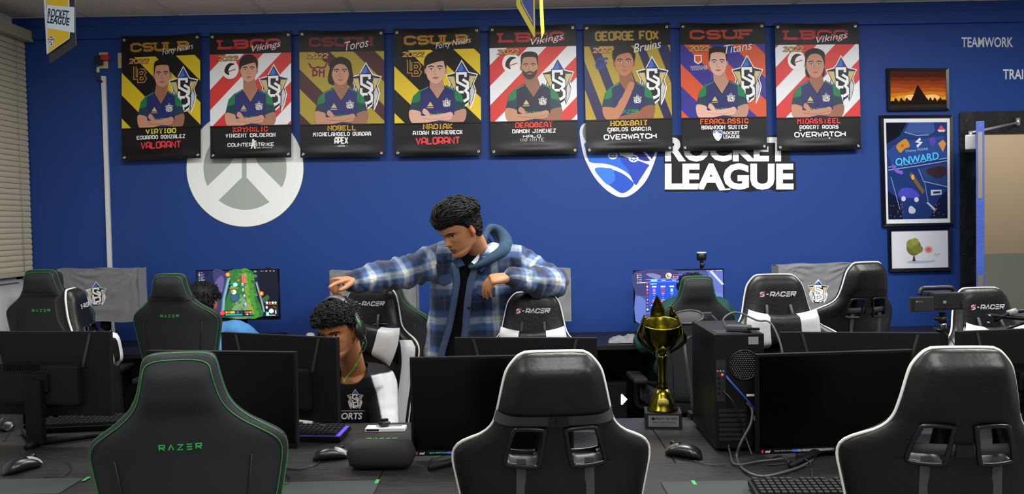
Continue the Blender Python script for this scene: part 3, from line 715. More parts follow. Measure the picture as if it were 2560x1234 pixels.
# ---------------------------------------------------------------- outlets and conduit
m_plate = mat('ivory_plate', 'bdb28f', .45); m_white = mat('white_plastic', 'd5d6d4', .4); m_blackp = mat('black_plastic', '131315', .4)
def plate(u0, v0, u1, v1, Y=WALL - .008):
    a = P(u0, v0, Y); b = P(u1, v1, Y)
    return MB().box((a.x, WALL - .008, b.z), (b.x, WALL, a.z), bev=.003), Vector((a.x, WALL, b.z)), a, b
m, loc, a, b = plate(247, 131, 270, 171)
ot = thing('wall_outlet', 'ivory wall outlet with red plug and black adapter above the white conduit', 'outlet', loc)
m.build('outlet_plate', m_plate, world=ot)
m = MB(); c = P(264, 144, WALL - .03); m.box((c.x - .028, WALL - .05, c.z - .018), (c.x + .026, WALL - .008, c.z + .018), bev=.006); m.build('red_plug', mat('red_plug_plastic', 'a8281c', .4), world=ot)
m = MB(); c = P(248, 152, WALL - .03); m.box((c.x - .02, WALL - .055, c.z - .03), (c.x + .02, WALL - .008, c.z + .035), bev=.006)
m.tube(catmull([c + Vector((0, -.02, -.02)), c + Vector((-.012, -.03, -.07)), c + Vector((.0, -.02, -.12)), P(256, 205, WALL - .03)], 6), .006); m.build('black_adapter', m_blackp, world=ot)
m = MB(); c = P(244, 174, WALL - .04); m.box((c.x - .012, c.y - .008, c.z - .02), (c.x + .01, c.y + .008, c.z + .02), bev=.003); m.build('white_tag', m_white, world=ot)
m, loc, a, b = plate(294, 132, 318, 170); o = m.build('wall_plate', m_plate); tag(o, 'ivory blank wall plate half hidden behind the first poster', 'wall plate')
a = P(259, 190, WALL - .012); b = P(254.5, 826, WALL - .012)
cn = thing('cable_conduit', 'white vertical cable raceway on the blue wall behind the draped left monitor', 'conduit', (b.x, WALL, .78))
MB().box((a.x - .014, WALL - .022, .78), (a.x + .014, WALL, a.z), bev=.003).build('raceway', m_white, world=cn)
MB().box((a.x - .017, WALL - .026, .80), (a.x + .017, WALL, .84), bev=.003).build('end_fitting', m_white, world=cn)
# ---------------------------------------------------------------- pennants hanging from the ceiling
def sheet(pts, Y, c, root, name, yaw=0, graphics=None, thick=.0016):
    W = [P(u, v, Y) for u, v in pts]; x0 = W[0].x
    for w in W: w.y += (w.x - x0) * math.tan(yaw)
    return W
m_pback = mat('pennant_dark_back', '2a2b2e', .6)
Y = 3.5
pn = thing('pennant', 'white and yellow pennant with dark lettering, hanging from the ceiling near the window', 'pennant', P(130, -60, Y), 0, 'pennants hanging from the ceiling')
pn.location.z = CEIL
topz = CEIL - .005
def hang(u): 
    q = P(u, 0, Y); return Vector((q.x, Y, topz))
def pen(pts, col, off, name, th=.003):
    m = MB(); m.prism([q + Vector((0, off, 0)) for q in pts], (0, th, 0)); return m.build(name, col, world=pn, fixn=True)
def pp(u, v): return P(u, v, Y)
m = MB(); sl = [hang(104), hang(186), pp(185, 80), pp(187, 112), pp(120, 158)]
m.prism([q + Vector((.0, .012, 0)) for q in sl], (0, .003, 0)); m.build('back_sheet', m_pback, world=pn, fixn=True)
pr = Print(lambda x, y, h: P(x, y, Y - .002 - h) if y > -50 else Vector((P(x, 0, Y).x, Y - .002 - h, topz)))
pr.poly([(104, -99), (173, -99), (174, 18), (186, 20), (186, 82), (175, 80), (174, 96), (117, 136)], 'd9dde2'); pr.poly([(110, -99), (173, -99), (173, 95), (119, 134)], 'd9b62c')
pr.poly([(111, 12), (186, 18), (186, 82), (115, 69)], 'cfe0ee'); pr.poly([(112, 12), (117, 13), (117, 25), (112, 27)], '3a3f9a')
pr.poly([(107, -99), (111, -99), (122, 132), (118, 134)], 'c9ccd0')
pr.font('ROCKET', 145.5, 34, 21, '1c2233', w=52, bold=.03, rot=-.13); pr.font('LEAGUE', 146, 51, 20, '1c2233', w=55, bold=.03, rot=-.13)
emblem(pr, 128, 103, 11, 1.35)
o = pr.build('front_sheet', world=pn)
Y2 = 3.6
p2 = thing('pennant', 'narrow blue and yellow pennant hanging from the ceiling above the red striped poster', 'pennant', Vector((P(1325, 0, Y2).x, Y2, CEIL)), 0, 'pennants hanging from the ceiling')
pr = Print(lambda x, y, h: P(x, y, Y2 - h) if y > -50 else Vector((P(x, 0, Y2).x, Y2 - h, topz)))
pr.poly([(1282, -99), (1326, -99), (1337, 0), (1338, 92), (1334, 92), (1291, 15)], 'd6c62e'); pr.poly([(1294, -99), (1322, -99), (1333, 0), (1334, 68), (1301, 8)], '39479a')
pr.stroke([(1298, -40), (1305, 8), (1331, 54)], 2, 'd6c62e'); pr.build('front_sheet', world=p2)
pr = Print(lambda x, y, h: P(x, y, Y2 + .02 + (x - 1348) * .004 - h) if y > -50 else Vector((P(x, 0, Y2).x, Y2 + .02 - h, topz)))
pr.poly([(1336, -99), (1352, -99), (1357, 0), (1361, 80), (1354, 97), (1351, 60)], 'cdbd2c'); pr.poly([(1345, -99), (1351, -99), (1356, 40), (1353, 62)], '7a7a3a'); pr.build('back_sheet', world=p2)
# ---------------------------------------------------------------- gaming chairs (built facing +Y, standing on z = 0)
m_leather = mat('black_leather', '101011', .4, bump=(55, .12), spec=.3)
m_fabric = mat('charcoal_chair_fabric', '27292b', .65, bump=(500, .2), spec=.15)
m_pipe_w = mat('white_piping', 'd8d6cc', .5)
m_pipe_g = mat('green_stitching', '2f7a3e', .5)
m_wleather = mat('white_leather', 'c9c9c9', .42, bump=(70, .1))
m_gloss = mat('glossy_black_trim', '070708', .3)
m_web = mat('grey_webbing', '37373a', .75, bump=(700, .3))
m_logo_g = mat('green_logo_thread', '2fa648', .5)
m_logo_w = mat('silver_logo_thread', 'c6c8cc', .45)
m_logo_r = mat('red_logo_thread', 'b02530', .45)
m_steelb = mat('black_steel', '18181b', .35, .6)
ZTOP, YTOP, REC = 1.22, -.34, R(8)
def bk(x, y, t):  # backrest space -> chair space
    return Vector((x, YTOP + t * math.sin(REC) + y * math.cos(REC), ZTOP - t * math.cos(REC) + y * math.sin(REC)))
class Back:
    def __init__(s, outline, racer):
        s.o = outline; s.racer = racer
        s.T = outline[-1][0]
        c = catmull([(t, w, 0) for t, w in outline], 5)
        s.ts = [p.x for p in c]; s.ws = [p.y for p in c]
    def W(s, t): return float(np.interp(t, s.ts, s.ws))
    def wing(s, x, t): return (1.15 if s.racer else .8) * x * x * sstep(.1, .3, t) + .1 * x * x
    def edge(s, t):
        e = min(1, max(0, t) / .05); e2 = min(1, max(0, s.T - t) / .05); e = min(e, e2); return math.sqrt(max(0, 1 - (1 - e) ** 2))
    def yb(s, x, t):
        q = min(1, abs(x) / s.W(t)); b = .008 + .04 * math.sqrt(max(0, 1 - q ** 4)) * s.edge(t)
        if s.racer:
            b += .014 * sstep(.016, .034, t) * sstep(.19, .13, t) * sstep(.93, .74, q)
            b += -.008 * sstep(.15, .21, t) * sstep(.36, .28, t) * sstep(.75, .5, q)
        else: b += .012 * sstep(.02, .05, t) * sstep(.16, .1, t) * sstep(.98, .7, q)
        return s.wing(x, t) - b
    def yf(s, x, t):
        q = min(1, abs(x) / s.W(t)); f = .008 + .04 * math.sqrt(max(0, 1 - q ** 5)) * s.edge(t)
        f += .03 * math.exp(-((q - .76) / .15) ** 2) * sstep(.2, .32, t) * sstep(s.T, s.T - .1, t)
        return s.wing(x, t) + f
    def mesh(s, holes, white):
        xi = lambda t: .03 + .10 * max(0, t - .19); xo = lambda t: .104 + .25 * max(0, t - .19)
        t0, t1 = .188, .286
        tt = sorted(set([0, .0025, .006, .010, .016, .024, .036, .05, .07, .09, .11, .13, .15, .165, .18, t0, .21, .233, .256, t1, .287, .305, .33, .36, .4, .45, .5, .55, .6, .65, s.T - .04, s.T - .02, s.T - .008, s.T]))
        rows = []
        for t in tt:
            w = s.W(t)
            if holes:
                k = sstep(t0 - .1, t0, t) * sstep(t1 + .1, t1, t)
                a = xi(min(max(t, t0), t1)) * k + .28 * w * (1 - k); b = xo(min(max(t, t0), t1)) * k + .6 * w * (1 - k)
            else: a, b = .28 * w, .6 * w
            h = [0, a * .5, a, (a + b) / 2, b, b + (w - b) * .4, b + (w - b) * .72, w * .975, w]
            rows.append([-q for q in h[:0:-1]] + h)
        nc = len(rows[0]); m = MB(); nr = len(tt)
        B = [bk(x, s.yb(x, t), t) for t, r in zip(tt, rows) for x in r]
        Fv = [bk(x, s.yf(x, t), t) for t, r in zip(tt, rows) for x in r]
        o = nr * nc; fs = []; ms = []
        mid = nc // 2
        def hole(i, j):
            if not holes: return False
            return t0 <= tt[i] < t1 and (mid + 2 <= j < mid + 4 or mid - 4 <= j < mid - 2)
        for i in range(nr - 1):
            for j in range(nc - 1):
                q = (i * nc + j, i * nc + j + 1, (i + 1) * nc + j + 1, (i + 1) * nc + j)
                if hole(i, j):
                    for (di, dj, a, b) in ((-1, 0, 0, 1), (0, 1, 1, 2), (1, 0, 2, 3), (0, -1, 3, 0)):
                        if not hole(i + di, j + dj): fs.append((q[b], q[a], q[a] + o, q[b] + o)); ms.append(0)
                    continue
                fs.append(q); ms.append(0)
                jj = abs(j + .5 - mid)
                fs.append((q[3] + o, q[2] + o, q[1] + o, q[0] + o)); ms.append(1 if white and 5 <= jj < 7 and tt[i] > .25 else 0)
        for i in range(nr - 1):
            for j in (0, nc - 1):
                a, b = i * nc + j, (i + 1) * nc + j
                fs.append((a, b, b + o, a + o) if j == 0 else (b, a, a + o, b + o)); ms.append(0)
        for i in (0, nr - 1):
            for j in range(nc - 1):
                a, b = i * nc + j, i * nc + j + 1
                fs.append((b, a, a + o, b + o) if i == 0 else (a, b, b + o, a + o)); ms.append(0)
        m.v = B + Fv; m.f = [list(f) for f in fs]; m.m = ms; m.s = [True] * len(fs)
        return m, (t0, t1, xi, xo)
    def perim(s, y, inset=0, t0=0, side=None):
        L = []; t0 = .004 if inset < .004 else inset * 1.1 + .012; tp = 0 if inset < .004 else inset * .8
        for t in np.linspace((s.T - .03) ** .5, t0 ** .5, 56) ** 2: w = s.W(t) - inset; L.append((-w, float(t)))
        wt = s.W(t0) - inset - (.006 if inset > .004 else .004)
        for x in np.linspace(-wt, wt, 9): L.append((float(x), tp + .0015 * (x / wt) ** 4))
        for t in np.linspace(t0 ** .5, (s.T - .03) ** .5, 56) ** 2: w = s.W(t) - inset; L.append((w, float(t)))
        if inset > 0:
            for _ in range(4): L = [L[0]] + [tuple((L[i - 1][c] + 2 * L[i][c] + L[i + 1][c]) / 4 for c in (0, 1)) for i in range(1, len(L) - 1)] + [L[-1]]
        return [bk(x, y(x, t), t) for x, t in L]
racer = Back([(0, .035), (.0015, .062), (.006, .083), (.021, .1), (.047, .118), (.082, .128), (.12, .136), (.148, .142), (.176, .149), (.204, .164), (.227, .19), (.246, .222), (.267, .246), (.291, .259), (.32, .261), (.36, .253), (.45, .235), (.55, .218), (.65, .205), (.72, .2), (.745, .195)], True)
razer = Back([(0, .04), (.0015, .06), (.006, .075), (.02, .088), (.07, .098), (.12, .112), (.155, .134), (.19, .174), (.218, .216), (.24, .24), (.258, .248), (.29, .248), (.354, .238), (.45, .22), (.55, .205), (.65, .195), (.72, .19), (.745, .185)], False)
def lettering(t, w, h, yfun, tc, back, mats, shear=0, th=.2, gap=.32, red=False):
    """raised lettering laid on the backrest surface"""
    sg = 1 if back else -1
    def mp(x, y, hh):
        xx = sg * x; tt_ = tc + y
        yy = yfun(xx, tt_); return bk(xx, yy + (-(.0035 + hh) if back else (.0035 + hh)), tt_)
    p = Print(mp, step=.0003)
    p.text(t, 0, 0, h, w, 'aaaaaa', th, shear=shear, gap=gap)
    if red:
        p.stroke([(-w * .52, h * .45), (-w * .5, h * .2), (-w * .36, -h * .62)], h * .16, 'bbbbbb'); p.poly([(-.004 + w * .01, h * .5), (.002 + w * .01, h * .28), (.008 + w * .01, h * .5)], 'bbbbbb')
    return p.mb, mats
def under(root, mseat, mpipe, white):
    """seat, arms, gas lift and star base"""
    def seat(kx, kz, z0):
        return None
    rings = []
    for y, w, zt, zb in ((-.24, .17, .47, .42), (-.22, .2, .51, .41), (-.1, .235, .515, .405), (.05, .25, .51, .405), (.18, .25, .515, .41), (.26, .235, .51, .415), (.3, .2, .48, .43)):
        r = []
        for k in range(28):
            a = 2 * PI * k / 28; c, s_ = math.cos(a), math.sin(a)
            x = w * math.copysign(abs(c) ** .55, c); z = (zt + zb) / 2 + (zt - zb) / 2 * math.copysign(abs(s_) ** .6, s_)
            if s_ > 0: z += .045 * sstep(.6, .95, abs(x) / w)
            r.append(Vector((x, y, z)))
        rings.append(r)
    MB().loft(rings, 0).build('seat', mseat, root, fixn=True)
    for sg in (-1, 1):
        arm = MB().tube(catmull([(sg * .2, .0, .41), (sg * .275, .0, .42), (sg * .285, 0, .5), (sg * .285, 0, .58)], 4), .02).build('armrest', m_steelb, root)
        MB().box((sg * .285 - .042, -.14, .575), (sg * .285 + .042, .12, .603), bev=.012).build('arm_pad', mat('soft_black_pad', '141416', .6), arm)
    MB().cyl((0, .02, .1), (0, .02, .41), .028).box((-.1, -.1, .395), (.1, .14, .415)).build('gas_lift', m_steelb, root)
    m = MB(); m.cyl((0, .02, .07), (0, .02, .14), .045)
    for k in range(5):
        a = 2 * PI * k / 5 + .3; d = Vector((math.cos(a), math.sin(a), 0)); m.tube([Vector((0, .02, .11)), Vector((0, .02, .07)) + d * .31], [.03, .018])
    m.build('star_base', m_steelb, root)
    for k in range(5):
        a = 2 * PI * k / 5 + .3; c = Vector((0, .02, 0)) + Vector((math.cos(a), math.sin(a), 0)) * .31; n = Vector((-math.sin(a), math.cos(a), 0))
        MB().cyl(c + n * .022 + Vector((0, 0, .028)), c - n * .022 + Vector((0, 0, .028)), .028).cyl(c + Vector((0, 0, .03)), c + Vector((0, 0, .075)), .008).build('caster', m_blackp, root)
def pillow(parent_root, t, wx=.155, hz=.075, rot=0):
    nx, ny = 24, 10; m = MB()
    def surf(sgn):
        def f(a, b):
            x = (a - .5) * 2; z = (b - .5) * 2
            fl = 1 + .22 * abs(x) ** 3; zz = z * hz * fl * (1 - .12 * (1 - abs(x)) * 1)
            e = max(0, (1 - x ** 6) * (1 - z ** 6)); y = .002 + .05 * e ** .5 + .004 * math.sin(x * 30) * math.sin(z * 9) * (1 - e)
            xx = x * wx * (1 - .08 * (z * z))
            base = racer.yf(0, t) + .045
            return bk(xx * math.cos(rot) - zz * math.sin(rot), base + sgn * y + racer.wing(xx, t) * .6, t + zz * math.cos(rot) + xx * math.sin(rot))
        return f
    for sgn in (1, -1):
        o = len(m.f); m.grid(surf(sgn), nx, ny, 0)
        for k in range(nx * ny):
            i = k % nx
            if i < 7 or i >= nx - 7: m.m[o + k] = 1
        if sgn == 1:
            for k in range(o, len(m.f)): m.f[k] = m.f[k][::-1]
    o = m.build('lumbar_pillow', [m_leather, m_wleather], parent_root)
    for sg in (-1, 1): MB().tube([bk(sg * .05, racer.yf(.05, t - .1) + .004, t - .11), bk(sg * .055, racer.yf(.05, t) + .03, t - .05)], .006, seg=6).build('pillow_strap', m_web, o)
    return o
def strap_band(t0, t1, yfun_b, yfun_f, W, half=False):
    ring0, ring1 = [], []; m = MB()
    xs = [(-1 + 2 * i / 20) for i in range(21)]
    def loop(t, off):
        w = W(t) + .004; L = []
        for s_ in xs: L.append(bk(s_ * w, yfun_b(s_ * W(t), t) - .004, t))
        for s_ in reversed(xs): L.append(bk(s_ * w, yfun_f(s_ * W(t), t) + .004, t))
        return L
    m.loft([loop(t0, 0), loop((t0 + t1) / 2, 0), loop(t1, 0)], 0, caps=False)
    return m
def make_racer(name, label, group, white=False, strap=None, pil=None, prot=0):
    root = thing(name, label, 'chair', group=group)
    mm, (t0, t1, xi, xo) = racer.mesh(True, white)
    b = mm.build('backrest', [m_leather, m_wleather], root, sub=1)
    MB().tube(racer.perim(lambda x, t: racer.wing(x, t)), .0048, seg=8).build('piping', m_pipe_w, root)
    for sg in (-1, 1):
        q = [(xi(t0), t0), (xo(t0) - .012, t0 - .002), (xo(t0) + .002, t0 + .012), (xo(t1) - .002, t1 - .014), (xo(t1) - .014, t1), (xi(t1) + .012, t1), (xi(t1), t1 - .012), (xi(t0) - .002, t0 + .014)]
        q = [(p.x, p.y) for p in catmull([(x, t, 0) for x, t in q], 4, True)]
        L = [bk(sg * x, racer.yb(x, t) - .003, t) for x, t in q]; L2 = [bk(sg * x, racer.yf(x, t) + .001, t) for x, t in q]
        MB().tube(L, .0065, seg=8, closed=True).tube(L2, .005, seg=6, closed=True).loft([L, L2], caps=False).build('hole_trim', m_gloss, b)
    p = Print(lambda x, y, h: bk(-x, racer.yf(-x, .088 + y) + .003 + h, .088 + y), step=.0003)
    p.text('S-RaCer', 0, 0, .0225, .15, 'c6c8cc', .22, shear=.3, gap=.3)
    p.stroke([(-.0795, .012), (-.073, .003), (-.054, -.014)], .0042, 'b02530'); p.poly([(-.006, .0125), (-.002, .006), (.002, .0125)], 'b02530')
    p.build('logo', b)
    for sg in (-1, 1):
        q = [bk(sg * (.086 + .01 * k), racer.yb(.09, t) - .004, t) for k, t in ((0, .268), (0, .3), (.2, .4), (.3, .55), (.3, .7))]
        m = MB()
        for i in range(len(q) - 1):
            m.add([q[i] + Vector((-.012, 0, 0)), q[i] + Vector((.012, 0, 0)), q[i + 1] + Vector((.012, 0, 0)), q[i + 1] + Vector((-.012, 0, 0))], [(0, 1, 2, 3)])
        m.build('belt', m_web, b)
    if strap == 'neck':
        s_ = strap_band(.147, .176, racer.yb, racer.yf, racer.W).build('head_strap', m_web, root)
        m = MB(); c = lambda x, t: bk(x, racer.yb(0, t) - .012, t)
        for x0, x1 in ((-.016, -.002), (.0, .03)): m.add([c(x0, .149), c(x1, .149), c(x1, .175), c(x0, .175)] + [c(x0, .149) + Vector((0, .008, 0)), c(x1, .149) + Vector((0, .008, 0)), c(x1, .175) + Vector((0, .008, 0)), c(x0, .175) + Vector((0, .008, 0))], [(0, 3, 2, 1), (0, 1, 5, 4), (3, 7, 6, 2), (0, 4, 7, 3), (1, 2, 6, 5)])
        m.build('buckle', m_gloss, s_)
    if strap == 'hole':
        m = MB(); T0, T1 = .235, .262
        xs = [-.12 + .24 * i / 10 for i in range(11)]
        m.loft([[bk(x, racer.yb(x, t) - .003, t) for x in xs] + [bk(x, racer.yb(x, t) + .001, t) for x in xs[::-1]] for t in (T0, T1)], caps=True)
        s_ = m.build('pillow_belt', m_web, root)
        m = MB(); c = lambda x, t: bk(x, racer.yb(0, t) - .01, t)
        m.prism([c(-.02, T0 - .002), c(.022, T0 - .002), c(.022, T1 + .002), c(-.02, T1 + .002)], (0, .008, 0)); m.build('buckle', m_gloss, s_)
    if pil is not None: pillow(root, pil, wx=.17 if prot else .155, rot=prot)
    under(root, m_leather, m_pipe_w, white)
    return root
def make_razer(name, label, group, strap):
    root = thing(name, label, 'chair', group=group)
    mm, _ = razer.mesh(False, False)
    b = mm.build('backrest', [m_fabric, m_fabric], root, sub=1)
    m = MB()
    m.tube(razer.perim(lambda x, t: razer.wing(x, t) - .006, .0005), .0022, seg=6)
    m.build('green_stitching', m_pipe_g, root)
    m = MB(); m.tube(razer.perim(lambda x, t: razer.yb(x, t) - .0015, .012), .0016, seg=6); m.build('green_stitching', m_pipe_g, root)
    p = Print(lambda x, y, h: bk(x, razer.yb(x, .229 + y) - .003 - h, .229 + y), step=.0003)
    p.text('raZer', 0, 0, .0165, .1, '34b04e', .2, gap=.75); p.build('logo', b)
    for sg in (-1, 1): MB().tube([bk(sg * w, razer.yb(w, t) - .001, t) for w, t in ((.165, .27), (.155, .35), (.135, .5), (.125, .7))], .002, seg=6).build('seam', mat('dark_seam', '0c0c0d', .7), b)
    if strap:
        strap_band(.122, .142, razer.yb, razer.yf, razer.W).build('head_strap', mat('black_elastic', '101012', .7), root)
    # head cushion on the front
    rings = []
    for k in range(9):
        z = -1 + 2 * k / 8; r = math.sqrt(max(.02, 1 - z ** 4)); rr = []
        for j in range(20):
            a = 2 * PI * j / 20; c, s_ = math.cos(a), math.sin(a)
            rr.append(bk(.072 * r ** .3 * math.copysign(abs(c) ** .6, c), razer.yf(0, .08) + .03 + .04 * r * math.copysign(abs(s_) ** .8, s_), .085 + z * .06))
        rings.append(rr)
    MB().loft(rings).build('head_cushion', m_fabric, root, fixn=True)
    under(root, m_fabric, m_pipe_g, False)
    return root
def place_chair(root, u, v, Y, rz, label=None, k=1.0):
    """the middle of the backrest top meets pixel u,v at depth Y; the chair stands on the floor, its column set to suit"""
    t = P(u, v, Y); lift = (t.z - ZTOP * k) / k; root.scale = (k, k, k)
    M = Matrix.Rotation(rz, 3, 'Z'); off = M @ Vector((0, YTOP * k, 0))
    root.location = (t.x - off.x, t.y - off.y, 0); root.rotation_euler = (0, 0, rz)
    for ch in root.children:
        n = ch.name.split('.')[0]
        if n in ('star_base', 'caster'): continue
        if n == 'gas_lift': ch.scale = (1, 1, (.41 + lift) / .41); continue
        ch.location.z = lift
    if label: root['label'] = label
    return root
G1, G2 = 'black racing style gaming chairs with white piping', 'charcoal gaming chairs with green stitching'
cA = place_chair(make_razer('gaming_chair', 'large charcoal gaming chair with green lettering and stitching, nearest the camera', G2, False), 448, 880, 1.98, R(9), k=.962)
proto_rz = make_razer('gaming_chair', 'x', G2, True)
cB = place_chair(copy_tree(proto_rz), 103, 673, 4.72, R(2), 'charcoal green-stitched gaming chair beside the window, before the left draped monitor')
cC = place_chair(proto_rz, 424, 683, 4.55, R(-1), 'charcoal green-stitched gaming chair of the person in the light blue shirt')
proto_r2 = make_razer('gaming_chair', 'x', G2, False)
cD = place_chair(copy_tree(proto_r2), 962, 694, 4.75, R(-6), 'charcoal green-stitched gaming chair mostly hidden behind the boy and his chair')
cE = place_chair(proto_r2, 1742, 689, 4.69, R(3), 'charcoal green-stitched gaming chair before the lit blue monitor, right of the trophy')
cL = place_chair(make_racer('gaming_chair', 'black white-piped gaming chair with buckled head strap, nearest the camera in the middle', G1, strap='neck'), 1384, 878, 1.98, R(2), k=.962)
proto_h = make_racer('gaming_chair', 'x', G1, strap='hole')
cM = place_chair(copy_tree(proto_h), 2405, 868, 1.95, R(-5), 'black white-piped gaming chair seen from behind, cut off by the right edge', k=.965)
cJ = place_chair(proto_h, 2166, 655, 4.35, R(17), 'black white-piped gaming chair seen from behind, before the right draped monitor')
cH = place_chair(make_racer('gaming_chair', 'black white-piped chair under the leaning man\'s resting elbow', G1, pil=.25), 1333, 730, 3.84, R(176))
cG = place_chair(make_racer('gaming_chair', 'black and white gaming chair the curly haired boy sits in', G1, white=True, pil=.25, prot=-.26), 932, 714, 3.98, R(170))
proto_p = make_racer('gaming_chair', 'x', G1, pil=.245)
cI = place_chair(copy_tree(proto_p), 1934, 686, 3.62, R(178), 'black white-piped chair with white-ended pillow behind the computer tower')
cK = place_chair(proto_p, 2447, 719, 3.72, R(184), 'black white-piped chair behind the camcorder, before the open door')
cF = place_chair(make_racer('gaming_chair', 'x', G1, pil=.33), 176, 722, 3.95, R(-76), 'black white-piped chair turned sideways, beside the left green-stitched chair')
# ---------------------------------------------------------------- desks
m_top = mat('dark_wood_laminate', '2a2827', .45, bump=(60, .05), spec=.3, mix=('1a1919', 14, .35, .65), stretch=(1, 8, 8))
m_btop = mat('black_laminate', '1a1a1b', .4, bump=(60, .04), spec=.3)
m_leg = mat('black_desk_leg', '0b0b0c', .5, spec=.2)
def desk(x0, x1, y0, y1, label, top, back=None, z=DESK):
    r = thing('desk', label, 'desk', ((x0 + x1) / 2, (y0 + y1) / 2, 0), 0, 'long dark computer desks')
    w, d = (x1 - x0) / 2, (y1 - y0) / 2
    MB().box((-w + .0015, -d + .0015, z - .03), (w - .0015, d - .0015, z), bev=.003).build('tabletop', top, r)
    for sg in (-1, 1):
        m = MB(); x = sg * (w - .026)
        m.box((x - .02, -d + .06, .03), (x + .02, -d + .12, z - .03)); m.box((x - .02, d - .12, .03), (x + .02, d - .06, z - .03)); m.box((x - .02, -d + .03, 0), (x + .02, d - .03, .03)); m.box((x - .02, -d + .12, z - .09), (x + .02, d - .12, z - .03))
        m.build('leg_frame', m_leg, r)
    if back is not None: MB().box((-w + .046, back - .006, .04 if back > .25 else .28), (w - .046, back + .006, z - .03)).build('modesty_or_shade_panel', m_leg, r)  # at the wall desks this is an added black sheet standing in for shade
    return r
Y0, Y1, Y2 = 2.2, 2.63, 3.24
def xat(u, v, Z=DESK): return PZ(u, v, Z).x
XS1 = PZ(950, 1190, DESK).x; XS2 = PZ(1640, 1084, DESK).x
desk(XS1 - 1.52, XS1, Y0, Y1, 'dark wood desk at the front left, under the black head cushion\'s left side', m_top)
desk(XS1, XS1 + 2.2, Y0, Y1, 'dark wood desk at the front centre, under the middle and right black screens', m_top, .208)
desk(XS1 + 2.2, XS1 + 3.4, Y0, Y1, 'dark wood desk at the far right edge, beyond the rightmost front chair', m_top, .208)
desk(XS2 - 3.04, XS2 - 1.52, Y1, Y2, 'dark wood desk behind the front left one, with the left keyboard on it', m_top)
desk(XS2 - 1.52, XS2, Y1, Y2, 'dark wood desk the boy sits at, with white card and trophy', m_top)
desk(XS2, XS2 + 2.2, Y1, Y2, 'dark wood desk carrying the black computer tower', m_top)
desk(XS2 + 2.2, XS2 + 3.4, Y1, Y2, 'dark wood desk at the far right behind the rightmost chair', m_top)
YB0 = 5.15
bx = [XL + .03, XL + 2.15, XL + 3.67, XL + 5.49, XD0 - .14]
for a, b, l in zip(bx[:-1], bx[1:], ('black desk along the blue wall below the left draped monitor', 'black desk along the blue wall below the lit game screen', 'black desk along the blue wall carrying the grey cloth', 'black desk along the blue wall below the right draped monitor')):
    desk(a, b, YB0, WALL - .014, l, m_btop, .26)  # black sheet added below each top to keep the space under it dark
# ---------------------------------------------------------------- monitors
m_shell = mat('matte_black_monitor_shell', '0c0c0d', .55, bump=(300, .08), spec=.15)
m_shell2 = mat('dark_grey_monitor_shell', '121213', .55, bump=(300, .08), spec=.15)
m_bezel = mat('black_bezel', '0b0b0d', .4, spec=.2)
m_scr = mat('switched_off_screen', '020203', .2, spec=.18)
m_ridge = mat('grey_shell_ridge', '2a2b2d', .45)
def monitor(uc, v, Y, rz, W, H, label, sx=0, legs=.2, paint=None, back='v', bezel=.008, chin=.02, name='monitor', tilt=0, group=None, base='v', desk_z=DESK, print_chin=None, nx=0):
    """screen faces -Y before rotation; v is the pixel row of the top edge's middle"""
    t = P(uc, v, Y)
    r = thing(name, label, 'monitor', (t.x, t.y, desk_z), rz, group)
    z1 = t.z - desk_z; z0 = z1 - H
    MB().box((-W / 2, 0, z0), (W / 2, .018, z1), bev=.003).box((-W * .3, .016, z0 + H * .14), (W * .3, .05, z0 + H * .62), bev=.012).build('shell', m_shell2, r)
    MB().box((-W / 2 + .0005, -.004, z0 + .0005), (W / 2 - .0005, .002, z1 - .0005), bev=.001).build('bezel', m_bezel, r)
    if paint:
        pr = Print(lambda x, y, h: Vector((-W / 2 + bezel + x * (W - 2 * bezel), -.0045 - h, z1 - bezel - y * (H - bezel - chin))), step=.00005, emit=SCREEN)
        pr.rect(0, 0, 1, 1, '05060c'); paint(pr); pr.build('screen', r)
    else:
        MB().box((-W / 2 + bezel, -.0046, z0 + chin), (W / 2 - bezel, -.0038, z1 - bezel)).build('screen', m_scr, r)
    if print_chin:
        pr = Print(lambda x, y, h: Vector((-W / 2 + x * W, -.0042 - h, z0 + chin - y * chin))); print_chin(pr); pr.build('bezel_label', r)
    # relief on the back of the shell
    for sg in (-1, 1):
        m = MB()
        a = Vector((sg * W * .36, .018, z1 - .006)); b_ = Vector((sg * W * .3, .018, z1 - H * .42)); w = Vector((.005, 0, 0))
        m.prism([a - w, a + w, b_ + w, b_ - w], (0, .003, 0))
        m.build('back_ridge', m_ridge, r, fixn=True)
    m = MB()
    for i in range(22): 
        x = -W * .02 + i * W * .012
        m.box((x, .049, z0 + H * .55), (x + W * .005, .056, z0 + H * .62))
    m.build('vent_ribs', m_bezel, r)
    m = MB(); m.box((nx - .032, .05, .012), (nx + .032, .075, z0 + H * .45), bev=.006); m.box((nx - .05, .03, z0 + H * .3), (nx + .05, .06, z0 + H * .52), bev=.006)
    m.build('stand_neck', m_shell, r)
    if base == 'v':
        for sg in (-1, 1):
            m = MB(); m.tube([(nx, .06, .019), (nx + sg * legs, -.12, .012)], [.016, .009], seg=8); m.build('stand_foot', m_shell, r)
        MB().tube([(nx, .055, .021), (nx, .115, .014)], [.018, .010]).build('stand_foot', m_shell, r)
    else:
        MB().lathe([(.0, .001), (.115, .001), (.115, .008), (.1, .014), (0, .016)], (0, .06, 0), squash=.8).build('stand_base', m_shell, r)
    return r
SCREEN = 1.0
def msi(p, c='36c8b0', x0=.02):
    p.ell(x0 + .012, .5, .008, .28, 'b03030', 10); p.font('msi', x0 + .045, .5, .42, 'c9cccf', w=.034, shear=.3, bold=.03)
    p.font('Optix MAG Series', x0 + .145, .5, .3, c, w=.115, shear=.2, bold=.02)
    for i in range(6): p.text('EBAKSC'[i], x0 + .25 + i * .034, .5, .4, .016, c if i else '3a66d0', .2)
